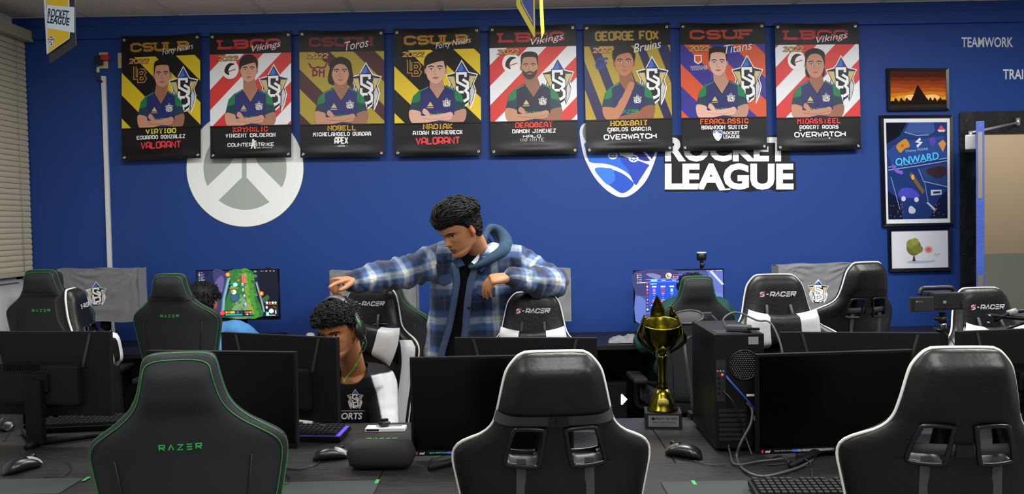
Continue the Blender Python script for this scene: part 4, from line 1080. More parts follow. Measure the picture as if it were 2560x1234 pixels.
g_f = 'switched off screens facing the camera'; g_b = 'dark monitors seen from behind'
# front row, screens towards the camera
monitor(550, 877, 2.70, R(-10), .525, .315, 'switched off black monitor behind the nearest green-stitched chair', group=g_f)
monitor(1228, 889, 2.70, R(1), .535, .325, 'switched off monitor with coloured bezel lettering behind the middle front chair', group=g_f, print_chin=lambda p: msi(p))
monitor(2087, 879, 2.665, R(4), .522, .325, 'switched off monitor between computer tower and rightmost front chair', group=g_f, print_chin=lambda p: msi(p, '8a8c90'))
# middle row, backs towards the camera
monitor(112, 827, 3.02, R(180 - 8), .535, .305, 'back of the leftmost monitor, on a tall stand beside the left keyboard', group=g_b)
monitor(699, 835, 3.08, R(180 - 24), .535, .31, 'back of the angled monitor hiding the boy\'s lower face', group=g_b, legs=.1, nx=.1)
monitor(1313, 842, 3.08, R(180 - 8), .535, .31, 'back of the monitor below the man\'s jacket, behind the middle front chair', group=g_b)
monitor(2145, 829, 2.98, R(180 - 10), .545, .31, 'back of the monitor below the chair with white-ended pillow', group=g_b)
monitor(2548, 820, 3.02, R(180 + 9), .52, .31, 'back of the rightmost monitor, cut off by the photo\'s right edge', group=g_b)
# back row against the wall
def league(p):
    r_ = random.Random(11)
    p.rect(0, 0, 1, 1, '121a3a')
    p.poly([(.4, 0), (.68, 0), (.72, .3), (.74, .6), (.8, 1), (.3, 1), (.36, .6), (.42, .3)], '27582a', sm=3)
    p.poly([(.55, 0), (.66, 0), (.7, .35), (.72, .7), (.76, 1), (.62, 1), (.6, .5)], '357026', sm=3)
    p.poly([(.5, .62), (.58, .6), (.66, 1), (.4, 1)], '5e7a5c', sm=3); p.poly([(.58, .1), (.62, .1), (.65, .6), (.7, .95), (.64, .9), (.6, .5)], '6e7a34', sm=3)
    for i in range(90): p.ell(.4 + .34 * r_.random(), r_.random(), .006 + .02 * r_.random(), .008 + .03 * r_.random(), r_.choice(['2a6228', '234e24', '3d7530', '30662a', '4a6a3a', '56703a']), 10)
    for i in range(40): p.ell(r_.choice([.3 * r_.random(), .8 + .2 * r_.random()]), r_.random(), .01 + .03 * r_.random(), .01 + .04 * r_.random(), r_.choice(['1a2044', '141a38', '2a2a50', '10142c', '223050']), 10)
    p.poly([(.2, 0), (.34, 0), (.4, .3), (.36, .6), (.3, 1), (.16, 1), (.24, .5)], '2c2a50', sm=3); p.poly([(.22, .3), (.3, .1), (.34, .2), (.3, .5)], '4a4470', sm=3)
    p.stroke([(.4, .15), (.36, .4), (.33, .6), (.31, 1)], .035, '5b8a86'); p.stroke([(.385, .15), (.345, .4), (.315, .6), (.29, 1)], .012, '35566c')
    p.stroke([(.74, .25), (.77, .45), (.8, .65), (.83, .9)], .022, '6d7a6a'); p.poly([(.78, 0), (1, 0), (1, .8), (.86, .8), (.79, .4)], '10121e', sm=2); p.poly([(.8, .62), (.88, .52), (.9, .6), (.84, .72)], '2f4a2c')
    for x, y in ((.39, .08), (.8, .5)): p.ell(x, y, .03, .05, 'c8481e'); p.ell(x, y, .016, .028, 'ffa64a')
    p.ell(.47, .58, .06, .09, '1f3a4c'); p.ell(.47, .58, .05, .075, '2c4a60')
    p.ell(.48, .3, .03, .045, '5ab8ff'); p.ell(.48, .3, .015, .025, 'e8f6ff'); p.rect(.42, .34, .47, .355, '4ad04a'); p.rect(.4, .37, .52, .38, 'c07a30')
    p.ell(.46, .46, .03, .05, 'c9c4b8'); p.ell(.44, .45, .015, .03, 'd06a3a'); p.ell(.52, .21, .012, .025, 'e05a28')
    for i in range(4):
        y = .11 + i * .045; p.ell(.585, y, .022, .02, 'd84a58'); p.rect(.56, y - .03, .61, y - .022, 'e03030')
    for x, y in ((.57, .3), (.575, .42), (.59, .55), (.6, .74)): p.ell(x, y, .014, .035, '7f78d8'); p.ell(x, y - .02, .008, .012, 'cfd0ff')
    for i, c in enumerate(['b04030', 'c8c0d0', 'd88a40', '3050b0', '804040', '3ad0a0']): p.ell(.035, .03 + i * .032, .008, .012, c, 10); p.rect(.05, .025 + i * .032, .08 + .02 * (i % 2), .034 + i * .032, '7a86a0' if i < 5 else 'e0e6ea')
    for x, c in ((.8, '3aa0d0'), (.825, 'd03030'), (.86, 'c0c4c8'), (.91, 'd8c040'), (.955, 'c0c4c8')): p.rect(x, .01, x + .018, .022, c)
    p.rect(.28, .86, .68, .99, '16161a'); p.ell(.31, .91, .03, .05, 'c83a40')
    for i in range(9): p.rect(.35 + i * .024, .875, .37 + i * .024, .92, ['c8902c', 'd05030', 'c87060', 'd8b040', 'd89040', '2a3050', '5050c8', '202028', '303040'][i])
    p.rect(.35, .935, .56, .95, '2ab04a'); p.rect(.35, .955, .56, .968, '2a70c0')
    for i in range(4): p.rect(.59 + i * .022, .88, .608 + i * .022, .92, ['b04a3a', '8a5a4a', 'c05030', 'd09030'][i]); p.rect(.59 + i * .022, .93, .608 + i * .022, .96, ['40404a', 'c8c8d0', '30303a', '5060c0'][i])
    p.rect(.85, .74, .995, .99, '1a1c1e'); p.stroke([(.85, .74), (.995, .74)], .006, 'b08030')
    p.ell(.92, .88, .03, .05, 'b8c4d0'); p.ell(.865, .8, .012, .03, 'e0d0d0'); p.rect(.855, .9, .89, .985, '7ac0e0'); p.stroke([(.89, .97), (.97, .97)], .012, 'c8c080'); p.stroke([(.945, .77), (.985, .82)], .008, 'b03040'); p.ell(.975, .9, .008, .05, '8ab0e0')
    for i in range(4): p.ell(.87 + .035 * i, .7, .014, .025, ['d8d8e0', 'c06070', 'e8e8d0', '90d060'][i])
def board(p):
    p.rect(0, 0, 1, 1, '343a66'); p.poly([(0, 0), (.5, 0), (.3, .3), (.1, .5), (0, .4)], '2a2c50', sm=3); p.poly([(0, .5), (.12, .6), (.1, 1), (0, 1)], '44548c', sm=2)
    p.poly([(.82, 0), (1, 0), (1, .6), (.9, .4)], '46508a'); p.stroke([(.86, .02), (1, .3)], .03, '8a9ac8'); p.stroke([(.8, .3), (1, .75)], .03, '7488c0'); p.poly([(.86, .4), (1, .5), (1, 1), (.8, 1)], '4a5c9c')
    p.poly([(.12, .06), (.2, .04), (.3, .1), (.24, .16)], '5a5a80', sm=2)
    p.rect(.16, .16, .78, .86, '2440a0'); p.rect(.17, .2, .77, .84, '1c3a98'); p.rect(.12, .2, .155, .84, '1a2a6a')
    for y in (.16, .215, .84): p.stroke([(.12, y), (.78, y)], .005, '8aa0e0')
    p.rect(.18, .17, .25, .205, '4ab8f0')
    for x in (.19, .3, .42, .52): p.rect(x, .183, x + .045, .193, 'd0dcf4')
    for i in range(3):
        x = .21 + i * .1; p.rect(x - .02, .3, x + .03, .325, 'c8d4f4'); p.rect(x - .012, .35, x + .022, .43, ['7a3ac0', 'b0303c', '3a7ac0'][i]); p.rect(x - .004, .365, x + .012, .41, ['c060e0', '30304a', 'd0d0e0'][i])
        p.rect(x - .012, .445, x + .022, .455, 'c0ccf0'); p.rect(x - .006, .48, x + .014, .488, '90a0e0'); p.rect(x, .53, x + .006, .545, 'd0d8f0'); p.rect(x - .015, .575, x + .025, .585, '9aaae8')
        p.ell(x - .008, .615, .013, .022, 'd84038', 12); p.ell(x + .022, .615, .013, .022, ['c8607c', '40b0d0', '9060d0'][i], 12)
    p.rect(.175, .25, .245, .262, 'd8e0f4'); p.rect(.175, .68, .25, .69, 'd8e0f4')
    for i, c in enumerate(['b03040', 'd0a040', 'e05060', 'c03038', '50403a', '5a70d0', 'a04050', '3a4a9a', 'd0b060']): p.ell(.137, .24 + i * .066, .011, .022, c, 12)
    p.ell(.38, .095, .034, .056, 'e8a050'); p.ell(.38, .095, .022, .036, '4a5090'); p.ell(.395, .08, .02, .03, '9ac0e8')
    for i, c in enumerate(['d04040', '4060d0', '8090e0']): p.rect(.43 + i * .05, .075, .47 + i * .05, .085, c)
    for i, c in enumerate(['40c0b0', 'd83848', 'c060c8']): p.ell(.435 + i * .022, .12, .009, .016, c, 10)
    for i, c in enumerate(['c04a40', 'a090c8', 'd09050', '4060c0', '904848', '40c8a8']): p.ell(.03, .05 + i * .036, .009, .014, c, 10); p.rect(.045, .045 + i * .036, .075, .053 + i * .036, '8890b8')
    p.rect(.045, .222, .12, .232, 'd8dce4')
    for x, c in ((.81, '3aa0e0'), (.83, 'd04038'), (.87, 'c0c8e0'), (.93, 'd8d050'), (.96, 'c0c8e0')): p.rect(x, .01, x + .018, .022, c)
s1 = monitor(593, 673, 5.42, R(-3), .553, .333, 'lit monitor showing a green game map, left of the standing man', paint=league, base='r', chin=.022)
s2 = monitor(1697, 673, 5.42, R(3), .60, .345, 'lit monitor showing a blue scoreboard, behind the trophy', paint=board, base='r', chin=.012)
# draped monitors: a dark monitor below, a grey cover with the crest over it
m_cover = mat('grey_cover_cloth', '75777a', .75, bump=(900, .15))
def cover(uc, v, Y, rz, W, H, mlab, clab, crest=True, seedn=1, sag=0):
    mon = monitor(uc, v + 4, Y, rz, W - .02, H - .025, mlab, base='r', group='monitors under grey covers')
    t = P(uc, v, Y)
    r = thing('monitor_cover', clab, 'dust cover', (t.x, t.y, t.z - H), rz, 'grey dust covers with a crest')
    sd = Vector((seedn * 7.3, seedn * 3.1, 0))
    def fold(x, z, edge):
        f = 0
        for (ax, az, dx, dz, n, a) in ((-.5, 1, .8, -.6, 19, .011), (.5, 1, -.75, -.66, 22, .009), (-.5, .2, .9, -.4, 14, .009)):
            px, pz = x / W - ax, z / H - az; l = px * dx + pz * dz; q = -px * dz + pz * dx
            if l > 0: f += a * math.sin(n * math.atan2(q, l) + seedn) * math.exp(-3.2 * l) * min(1, l * 6)
        f += .004 * noise.noise(Vector((x * 9, z * 7, 1)) + sd)
        return f * (1 - math.exp(-(((x + .01) ** 2 + (z - H * .5 - .01) ** 2) / .0095) ** 2)) if crest else f
    m = MB()
    def mp(x, z, h=0):  # local front face
        return Vector((x, -.012 - abs(fold(x, z, 0)) - fold(x, z, 0) * .5 - h, z + .004 * math.sin(x * 23 + seedn)))
    N, K = 48, 34
    m.grid(lambda a, b: mp((a - .5) * W, b * H), N, K)
    top = lambda a, b: (lambda p0: Vector((p0.x, p0.y + b * .1, p0.z - .0 + .004 * math.sin(PI * b))))(mp((a - .5) * W, H))
    m.grid(top, N, 5)
    for sg in (-1, 1):
        g = lambda a, b, sg=sg: (lambda p0: Vector((p0.x + sg * .002, p0.y + a * .098, p0.z)))(mp(sg * W / 2, b * H))
        m.grid(g, 4, K)
    m.grid(lambda a, b: Vector(((a - .5) * W, mp((a - .5) * W, H).y + .1, H * (1 - b * .8))), N, 8)
    o = m.build('cloth', m_cover, r, fixn=False)
    if crest:
        pr = Print(lambda x, y, h: mp(x, H * .5 - y, .003 + h), step=.00008)
        emblem(pr, -.01, -.01, .075); pr.build('crest_print', r)
    return r
cover(246, 672, 5.40, R(-6), .56, .345, 'monitor under the grey crest cover nearest the window', 'grey crest cloth over the monitor nearest the window', True, 1)
cover(932, 676, 5.44, R(-4), .575, .345, 'monitor under the grey cover behind the man\'s pointing hand', 'grey cloth over the monitor behind the man\'s pointing hand', False, 2)
cover(1318, 674, 5.42, R(2), .57, .345, 'monitor under the grey cover right of the standing man', 'grey cloth over the monitor right of the standing man\'s shoulder', False, 3)
cover(2046, 660, 5.40, R(7), .565, .365, 'monitor under the grey crest cover left of the pictures', 'grey crest cloth over the monitor left of the framed pictures', True, 4)
# ---------------------------------------------------------------- small things on the desks
m_key = mat('black_keycap', '131315', .5, spec=.3); m_kb = mat('black_keyboard_case', '0c0c0e', .4, spec=.2)
m_kglow = mat('violet_key_light', '4a38b0', .5, emit=.5)
def keyboard(c, rz, w, label, glow=False, name='keyboard', d=.135):
    r = thing(name, label, 'keyboard', c, rz, 'black keyboards')
    tilt = Matrix.Rotation(R(4), 4, 'X')
    MB().box((-w / 2, -d / 2, .004), (w / 2, d / 2, .022), bev=.004).xf(tilt).xf(Matrix.Translation((0, 0, .004))).build('case', m_kb, r)
    m = MB(); n = int((w - .016) / .019)
    for j in range(6):
        x = -w / 2 + .008; y = d / 2 - .016 - j * .0195
        while x < w / 2 - .02:
            ww = .0175 if not (j == 5 and abs(x) < .05) else .0175
            if not (j == 0 and int((x + w / 2) / .019) in (1, 6, 11)):
                b = .0022
                lo, hi = Vector((x, y - .0085, .022)), Vector((x + ww, y + .0085, .033))
                m.add([lo, (hi.x, lo.y, lo.z), (hi.x, hi.y, lo.z), (lo.x, hi.y, lo.z), (lo.x + b, lo.y + b, hi.z), (hi.x - b, lo.y + b, hi.z), (hi.x - b, hi.y - b, hi.z), (lo.x + b, hi.y - b, hi.z)], [(4, 5, 6, 7), (0, 1, 5, 4), (1, 2, 6, 5), (2, 3, 7, 6), (3, 0, 4, 7)])
            x += .019
    m.xf(tilt).xf(Matrix.Translation((0, 0, .004))).build('keycaps', m_key, r)
    if glow: MB().box((-w / 2 + .006, -d / 2 + .01, .0221), (w / 2 - .004, d / 2 - .006, .0228)).xf(tilt).xf(Matrix.Translation((0, 0, .004))).build('key_backlight', m_kglow, r)
    return r
def on(u, v, z=DESK): return PZ(u, v, z)
keyboard(on(250, 1067), R(7), .44, 'black keyboard on the left desk, half behind the nearest green-stitched chair')
keyboard(on(787, 1094), R(-6), .235, 'black keyboard with violet backlight in front of the boy', True)
keyboard(on(2065, 1243), R(-3), .4, 'black keyboard at the bottom edge below the right black screen')
keyboard(on(655, 842), R(2), .4, 'black keyboard of the person in blue on the desk along the wall')
m_mouse = mat('black_mouse_shell', '111113', .32); m_mbtn = mat('grey_mouse_button', '3c3d40', .35)
def mouse(c, rz, label, ms=None, mb=None, k=1):
    r = thing('computer_mouse', label, 'mouse', c, rz, 'computer mice')
    rings = []
    for i in range(11):
        y = -1 + 2 * i / 10; q = math.sqrt(max(.01, 1 - abs(y) ** 2.6)); w = .032 * q * (1 - .1 * math.cos(y * 3)); h = .039 * q * (1 - .22 * (y + .25) ** 2)
        rings.append([Vector((w * math.copysign(abs(math.cos(t)) ** .8, math.cos(t)), y * .06, .002 + h * max(0, .5 + .5 * math.copysign(abs(math.sin(t)) ** .9, math.sin(t))))) * k for t in [2 * PI * j / 18 for j in range(18)]])
    MB().loft(rings).build('shell', ms or m_mouse, r, fixn=True)
    for sg in (-1, 1):
        g = lambda a, b: Vector((sg * (.003 + a * .02), .012 + b * .04, .0415 - .55 * (.003 + a * .02) ** 2 * 30 - (b ** 2) * .017 - (a ** 3) * .004)) * k
        MB().grid(g, 5, 6).build('button', mb or m_mbtn, r)
    m = MB(); m.cyl((-.0028 * k, .035 * k, .037 * k), (.0028 * k, .035 * k, .037 * k), .008 * k); m.build('scroll_wheel', m_gloss, r)
    return r
m_silver = mat('grey_mouse_shell', '77787a', .3)
mouse(on(56, 1176), R(-28), 'grey topped mouse on the left front desk', mb=mat('pale_grey_mouse_button', '8a8b8d', .3), k=1.05)
mouse(on(14, 1072), R(40), 'pale mouse at the left edge behind the tall monitor stand', mb=mat('pale_grey_mouse_button', '8a8b8d', .3))
mouse(on(828, 1147), R(-75), 'black mouse beside the black head cushion', mb=m_silver)
mouse(on(1709, 1141), R(55), 'black mouse with cable in front of the trophy', k=1.08)
mouse(on(284, 850), R(-60), 'dark mouse below the draped monitor nearest the window', mb=m_silver)
mouse(on(776, 845), R(20), 'white mouse behind the boy\'s monitor on the wall desk', ms=m_white, mb=m_white)
m_pad = mat('dark_teal_mousepad', '26302f', .85, bump=(900, .2)); m_tagg = mat('green_fabric_tag', '2f9a48', .6)
def pad(u0, u1, v, label, tagu):
    a = on(u0, v); b = on(u1, v)
    r = thing('mousepad', label, 'mousepad', ((a.x + b.x) / 2, a.y - .08, DESK), 0, 'dark mousepads')
    w = (b.x - a.x) / 2
    MB().box((-w, -.07, .0005), (w, .08, .004), bev=.0015).build('pad', m_pad, r)
    t = on(tagu, v + 8).x - (a.x + b.x) / 2
    MB().box((t - .005, .045, .0042), (t + .006, .083, .0056), M=None).build('tag', m_tagg, r)
pad(-160, 200, 1203, 'dark mousepad at the bottom left corner', 197)
pad(705, 948, 1207, 'dark mousepad with green tag at the bottom, left of the middle front chair', 938)
pad(1652, 1925, 1207, 'dark mousepad with green tag at the bottom, right of the middle front chair', 1738)
# card and webcam
c = on(965, 1075); r = thing('circuit_card', 'small white boxed card lying on the boy\'s desk', 'card box', c, R(-2))
MB().box((-.075, -.026, .001), (.075, .03, .014), bev=.002).build('box', m_white, r)
MB().box((-.07, -.0268, .004), (-.022, -.0262, .011)).build('dark_print', m_blackp, r); MB().box((-.04, .006, .0142), (.06, .016, .0147)).build('slot', m_blackp, r)
r = thing('webcam', 'glossy black webcam lying on the small white boxed card', 'webcam', c + Vector((-.006, 0, .0145)), R(8))
MB().ball((0, 0, .012), (.024, .014, .012)).build('body', m_gloss, r); MB().cyl((-.004, -.0145, .013), (-.004, -.011, .013), .007).build('lens', mat('lens_glass', '1a2030', .05), r)
MB().box((-.016, -.006, .022), (.016, .008, .03), bev=.004).build('clip', m_gloss, r)
# black head cushion
c = on(948, 1180); r = thing('head_cushion', 'black rounded head cushion with green lettering on the desk', 'cushion', (c.x, c.y + .05, DESK), R(-3))
rings = []
for i in range(15):
    x = -1 + 2 * i / 14; q = (1 - abs(x) ** 6) ** .4 if abs(x) < .999 else .12
    rings.append([Vector((x * .112, .05 * q * math.copysign(abs(math.cos(t)) ** .75, math.cos(t)), .046 + .045 * q * math.copysign(abs(math.sin(t)) ** .75, math.sin(t)))) for t in [2 * PI * j / 24 for j in range(24)]])
MB().loft(rings).build('cushion', mat('black_cushion_fabric', '0c0d0e', .8, bump=(800, .3)), r, fixn=True)
p = Print(lambda x, y, h: Vector((x, .012 - y, .0922 + h - 3 * (.012 - y) ** 2)), step=.0003); p.text('raZer', 0, 0, .02, .096, '34b04e', .2, gap=.75); p.build('lettering', r)
# ---------------------------------------------------------------- trophy
m_gold = mat('polished_gold', '6e6820', .22, 1); m_tb = mat('black_trophy_base', '151516', .35); m_pl = mat('silver_plaque', '8f9092', .3, .7)
tc = on(1657, 1062); tr = thing('trophy', 'gold trophy cup with flame handles on a black base', 'trophy', (tc.x, tc.y, DESK), R(-7))
MB().box((-.068, -.055, 0), (.068, .055, .058), bev=.002).build('base', m_tb, tr)
plq = MB().box((-.056, -.0575, .008), (.056, -.0555, .05)).build('plaque', m_pl, tr)
p = Print(lambda x, y, h: Vector((-.056 + x * .112, -.0577 - h, .05 - y * .042)), step=.00005)
p.ell(.16, .3, .06, .13, '141416'); p.font('PlayVS Cup 2023', .58, .3, .24, '141416', w=.68, bold=.02); p.font('Rocket League Champions', .52, .62, .2, '141416', w=.74, bold=.01); p.font('1st place team, high school', .52, .86, .13, '2a2a2c', w=.6); p.build('engraving', plq)
MB().lathe([(.058, .058), (.058, .066), (.05, .072), (.05, .084), (.044, .09), (.043, .102), (.036, .108), (.035, .12), (.028, .127), (.024, .14)]).build('foot', m_gold, tr)
MB().lathe([(.021, .138), (.017, .17), (.0165, .22), (.019, .25), (.024, .262), (.02, .268), (.014, .275)]).build('stem', m_gold, tr)
for sg, a in ((0, 0),):
    MB().cyl((0, -.056, .095), (0, -.05, .098), .02, seg=24).build('medallion', mat('pale_gold', 'd8c868', .45, .2), tr)
p = Print(lambda x, y, h: Vector((x, -.0564 - h, .095 - y)), step=.0003); p.stroke([(.009 * math.cos(t), .009 * math.sin(t)) for t in [.5 + 5.3 * i / 18 for i in range(19)]], .0022, '5a4c14'); p.stroke([(-.004, -.002), (-.002, .003), (0, -.001), (.002, .003), (.004, -.002)], .0014, '5a4c14'); p.build('medallion_mark', tr)
Mt = Matrix.Translation((0, 0, .275)) @ Matrix.Rotation(R(13), 4, 'X')
MB().lathe([(.013, -.004), (.02, .006), (.036, .02), (.052, .046), (.063, .08), (.068, .118), (.0715, .121), (.0735, .118), (.072, .116), (.066, .08), (.055, .048), (.038, .022), (.018, .009), (.004, .006)], M=Mt, seg=40).build('cup', m_gold, tr)
def leaf(ang, base, out, tip, tipr, w, lean):
    d = Vector((math.cos(ang), math.sin(ang), 0)); n = Vector((-math.sin(ang), math.cos(ang), 0))
    c = catmull([d * base[0] + Vector((0, 0, base[1])), d * out[0] + Vector((0, 0, out[1])), d * ((out[0] + tipr) / 2 + .006) + Vector((0, 0, (out[1] + tip) / 2)) + n * lean * .4, d * tipr + Vector((0, 0, tip)) + n * lean], 7)
    N = len(c) - 1; rings = []
    for i, q in enumerate(c):
        s_ = i / N; ww = w * (math.sin(PI * min(1, s_ * .85 + .12)) ** .8) * (1 - s_ ** 4) + .0008
        tg = (c[min(i + 1, N)] - c[max(i - 1, 0)]).normalized(); o_ = n.cross(tg).normalized()
        rings.append([Mt @ (q + n * ww * math.cos(t) + o_ * (.0035 * math.sin(t) + .25 * ww * abs(math.cos(t)) ** 2)) for t in [2 * PI * j / 12 for j in range(12)]])
    return MB().loft(rings).build('flame_leaf', m_gold, tr, fixn=True)
leaf(R(178), (.03, .0), (.084, .06), .148, .062, .022, .01); leaf(R(205), (.034, .005), (.08, .06), .15, .06, .012, -.008); leaf(R(150), (.034, .005), (.082, .07), .142, .07, .014, .004)
leaf(R(0), (.03, .0), (.084, .055), .15, .05, .018, -.01); leaf(R(-28), (.034, .01), (.085, .05), .11, .075, .014, .006); leaf(R(30), (.034, .005), (.082, .07), .158, .055, .012, .004)
leaf(R(95), (.03, .01), (.086, .1), .205, .085, .03, .006); leaf(R(62), (.03, .01), (.085, .1), .165, .08, .014, 0)
leaf(R(-90), (.012, .0), (.05, .03), .05, .055, .02, 0)
# ---------------------------------------------------------------- computer tower
m_case = mat('black_steel_case', '0e0e10', .42, bump=(300, .05), spec=.2); m_port = mat('dark_port_plate', '262628', .4, .4)
a = on(1789, 1130); pc = thing('computer_tower', 'black computer tower standing on the desk, rear ports towards the camera', 'computer', (a.x, a.y, DESK), R(-1))
TW, TD, TH = .165, .375, .395
MB().box((0, 0, .012), (TW, TD, TH), bev=.004).build('case', m_case, pc)
for x, y in ((.02, .04), (TW - .02, .04), (.02, TD - .05), (TW - .02, TD - .05)): MB().cyl((x, y, 0), (x, y, .013), .012).build('foot', m_blackp, pc)
MB().box((.004, -.002, .17), (.036, .001, .31)).build('port_plate', m_port, pc)
for i, c in enumerate(('c04a3a', '4aa04a', '3a6ac0')): MB().cyl((.009 + i * .0095, -.004, .272), (.009 + i * .0095, -.0015, .272), .0034).build('audio_jack', mat('jack_' + ('pink', 'green', 'blue')[i], c, .4), pc)
MB().box((.021, -.004, .258), (.028, -.0015, .264)).build('status_light', mat('red_status_light', 'ff3a2a', .4, emit=2), pc)
for i in range(4): MB().box((.008, -.0035, .245 - i * .017), (.018, -.001, .253 - i * .017)).build('usb_port', m_steelb, pc)
m = MB(); fc = Vector((.098, -.001, .292))
for i in range(13):
    for j in range(13):
        x, z = (i - 6) * .0078 + (j % 2) * .0039, (j - 6) * .0068
        if x * x + z * z < .045 ** 2: m.cyl(fc + Vector((x, -.0015, z)), fc + Vector((x, 0, z)), .0025, seg=6)
m.build('fan_grille', mat('grey_fan_grille', '58595b', .4, .6), pc)
ring = [fc + Vector((.049 * math.cos(t), -.001, .049 * math.sin(t))) for t in [2 * PI * k / 32 for k in range(32)]]
MB().tube(ring, .003, closed=True, seg=6).build('fan_ring', m_blackp, pc)
for i in range(7): MB().box((.012, -.003, .135 - i * .016), (.1, -.0005, .146 - i * .016)).build('slot_cover', m_port, pc)
MB().box((.112, -.0025, .36), (.145, -.0005, .385)).build('rear_sticker', mat('grey_sticker', '77787a', .5), pc)
MB().box((.128, -.0025, .105), (.142, -.0005, .122)).build('warning_label', mat('yellow_warning_label', 'c9b62a', .5), pc)
MB().box((.104, -.0025, .187), (.13, -.0005, .194)).build('rear_sticker', m_white, pc)
MB().box((.012, .012, TH), (.1, .1, TH + .0015)).build('top_vent', m_port, pc)
# external drive on the tower, with its cable
dcp = Vector((a.x + .098, a.y + .06, DESK + TH + .0018)); dv = thing('external_drive', 'small black drive with looping cable on top of the computer tower', 'drive', dcp, R(-20))
MB().box((-.042, -.024, .001), (.042, .03, .02), bev=.0095).build('drive_body', mat('dark_drive_plastic', '3a3c40', .35), dv)
MB().tube(catmull([(-.04, -.01, .012), (-.05, .0, .04), (-.01, .03, .06), (.06, .02, .035), (.105, -.01, .03), (.14, -.05, -.05), (.145, -.07, -.15)], 6), .0035, seg=6).build('drive_cable', mat('grey_cable', '4a4b4d', .45), dv)
MB().box((.03, -.035, .008), (.07, -.02, .016), bev=.002).build('plug', m_steelb, dv)
def cable(pts, r, label, m_, name='cable', grp='loose cables'):
    q = catmull(pts, 8); o = MB().tube(q, r, seg=6)
    root = q[-1]; ob = o.xf(Matrix.Translation(-Vector(q[-1]))).build(name, m_); ob.location = q[-1]
    return tag(ob, label, 'cable', grp)
m_cab = mat('black_cable', '121214', .4); m_cgrey = mat('slate_cable', '3f4144', .4); m_cblue = mat('blue_network_cable', '2a4aa8', .45)
yA = a.y
cable([P(1817, 940, yA - .004), P(1822, 948, yA - .03), P(1855, 985, yA - .04), P(1884, 1020, yA - .02), P(1905, 1050, yA + .01)], .0035, 'blue network cable plugged into the tower\'s rear', m_cblue)
cable([P(1868, 1007, yA - .004), P(1880, 1025, yA - .03), P(1876, 1060, yA - .05), P(1850, 1110, yA - .06), P(1842, 1145, yA - .07), on(1862, 1175, DESK + .0085), on(1910, 1190, DESK + .0085), on(1990, 1170, DESK + .0085), on(2030, 1150, DESK + .0085)], .0045, 'thick grey power cable running down the tower\'s back onto the desk', m_cgrey)
cable([P(1806, 975, yA - .004), P(1830, 1000, yA - .03), P(1848, 1040, yA - .03), P(1860, 1080, yA - .02), on(1880, 1138, DESK + .0085)], .003, 'thin black cable hanging down the tower\'s rear', m_cab)
cable([P(1821, 1112, yA - .004), P(1825, 1130, yA - .02), on(1838, 1160, DESK + .0085), on(1900, 1152, DESK + .0085), on(1960, 1146, DESK + .0085)], .0035, 'cable with silver plug at the tower\'s foot', m_cgrey)
for o_, q in ((1930, 1152), (1985, 1158)):
    cable([on(o_ - 30, q, DESK + .004), on(o_, q - 8, DESK + .004), on(o_ + 25, q - 12, DESK + .02), on(o_ + 40, q + 4, DESK + .004), on(o_ - 10, q + 10, DESK + .004)], .0025, 'black cable coil under the right black screen' if o_ == 1930 else 'black cable coil beside the right black screen\'s stand', m_cab)
cable([on(1734, 1150, DESK + .005), on(1760, 1158, DESK + .005), on(1790, 1163, DESK + .005), on(1815, 1160, DESK + .005)], .0016, 'thin mouse cable running towards the tower', m_cab)
cable([on(700, 1165, DESK + .005), on(740, 1172, DESK + .005), on(790, 1160, DESK + .005), on(805, 1140, DESK + .005)], .002, 'thin mouse cable left of the black head cushion', m_cab)
cable([on(700, 1184, DESK + .005), on(722, 1190, DESK + .005), on(722, 1205, DESK + .005), on(700, 1212, DESK + .005), on(690, 1220, DESK + .005)], .002, 'short black cable with plug beside the nearest green-stitched chair', m_cab)
cable([on(110, 1192, DESK + .005), on(160, 1188, DESK + .005), on(180, 1168, DESK + .005), on(165, 1152, DESK + .005)], .0016, 'thin cable curling beside the grey topped mouse', m_cab)
cable([on(10, 1100, DESK + .005), on(30, 1075, DESK + .005), on(60, 1062, DESK + .005), on(100, 1050, DESK + .005)], .002, 'cable crossing the left desk under the tall stand', m_cab)
cable([on(1070, 1165, DESK + .005), on(1075, 1150, DESK + .005), on(1090, 1142, DESK + .005), on(1115, 1136, DESK + .005)], .0018, 'thin cable below the middle black screen\'s bezel', m_cab)
cable([P(2035, 1132, 2.64), P(2031, 1160, 2.6), on(2030, 1185, DESK + .005), on(2040, 1212, DESK + .005)], .0018, 'thin grey cable hanging below the right black screen', m_cgrey)
# small hub with blue lights
hc = on(2015, 1146); r = thing('usb_hub', 'small black hub with two blue lights under the right black screen', 'usb hub', hc, R(-8))
MB().box((-.03, -.012, .001), (.03, .012, .018), bev=.003).build('hub_body', m_blackp, r)
for x in (-.01, .01): MB().cyl((x, -.0135, .012), (x, -.0118, .012), .002, seg=10).build('blue_light', mat('blue_led', '4a4aff', .4, emit=3), r)
# ---------------------------------------------------------------- pop filter
yq = 3.36; c = P(1719, 793, yq); pf = thing('pop_filter', 'round black pop filter on a gooseneck behind the trophy', 'pop filter', (c.x, c.y, DESK))
Mp = Matrix.Translation(c) @ Matrix.Rotation(R(-8), 4, 'Y') @ Matrix.Rotation(R(17), 4, 'X')
MB().lathe([(.066, -.006), (.068, 0), (.066, .006), (.06, .006), (.059, 0), (.06, -.006), (.066, -.006)], M=Mp, seg=40).build('ring', m_blackp, world=pf)
MB().lathe([(0, .0012), (.06, .0012), (.06, -.0012), (0, -.0012)], M=Mp, seg=40).build('mesh_screen', mat('black_filter_mesh', '202022', .7, bump=(900, .5)), world=pf)
e = Mp @ Vector((.068, 0, 0)); m = MB(); m.box((-.006, -.01, -.01), (.03, .01, .01), M=Matrix.Translation(e), bev=.003)
m.build('ring_clip', mat('dull_steel_clip', '6a6b6d', .3, .8), world=pf)
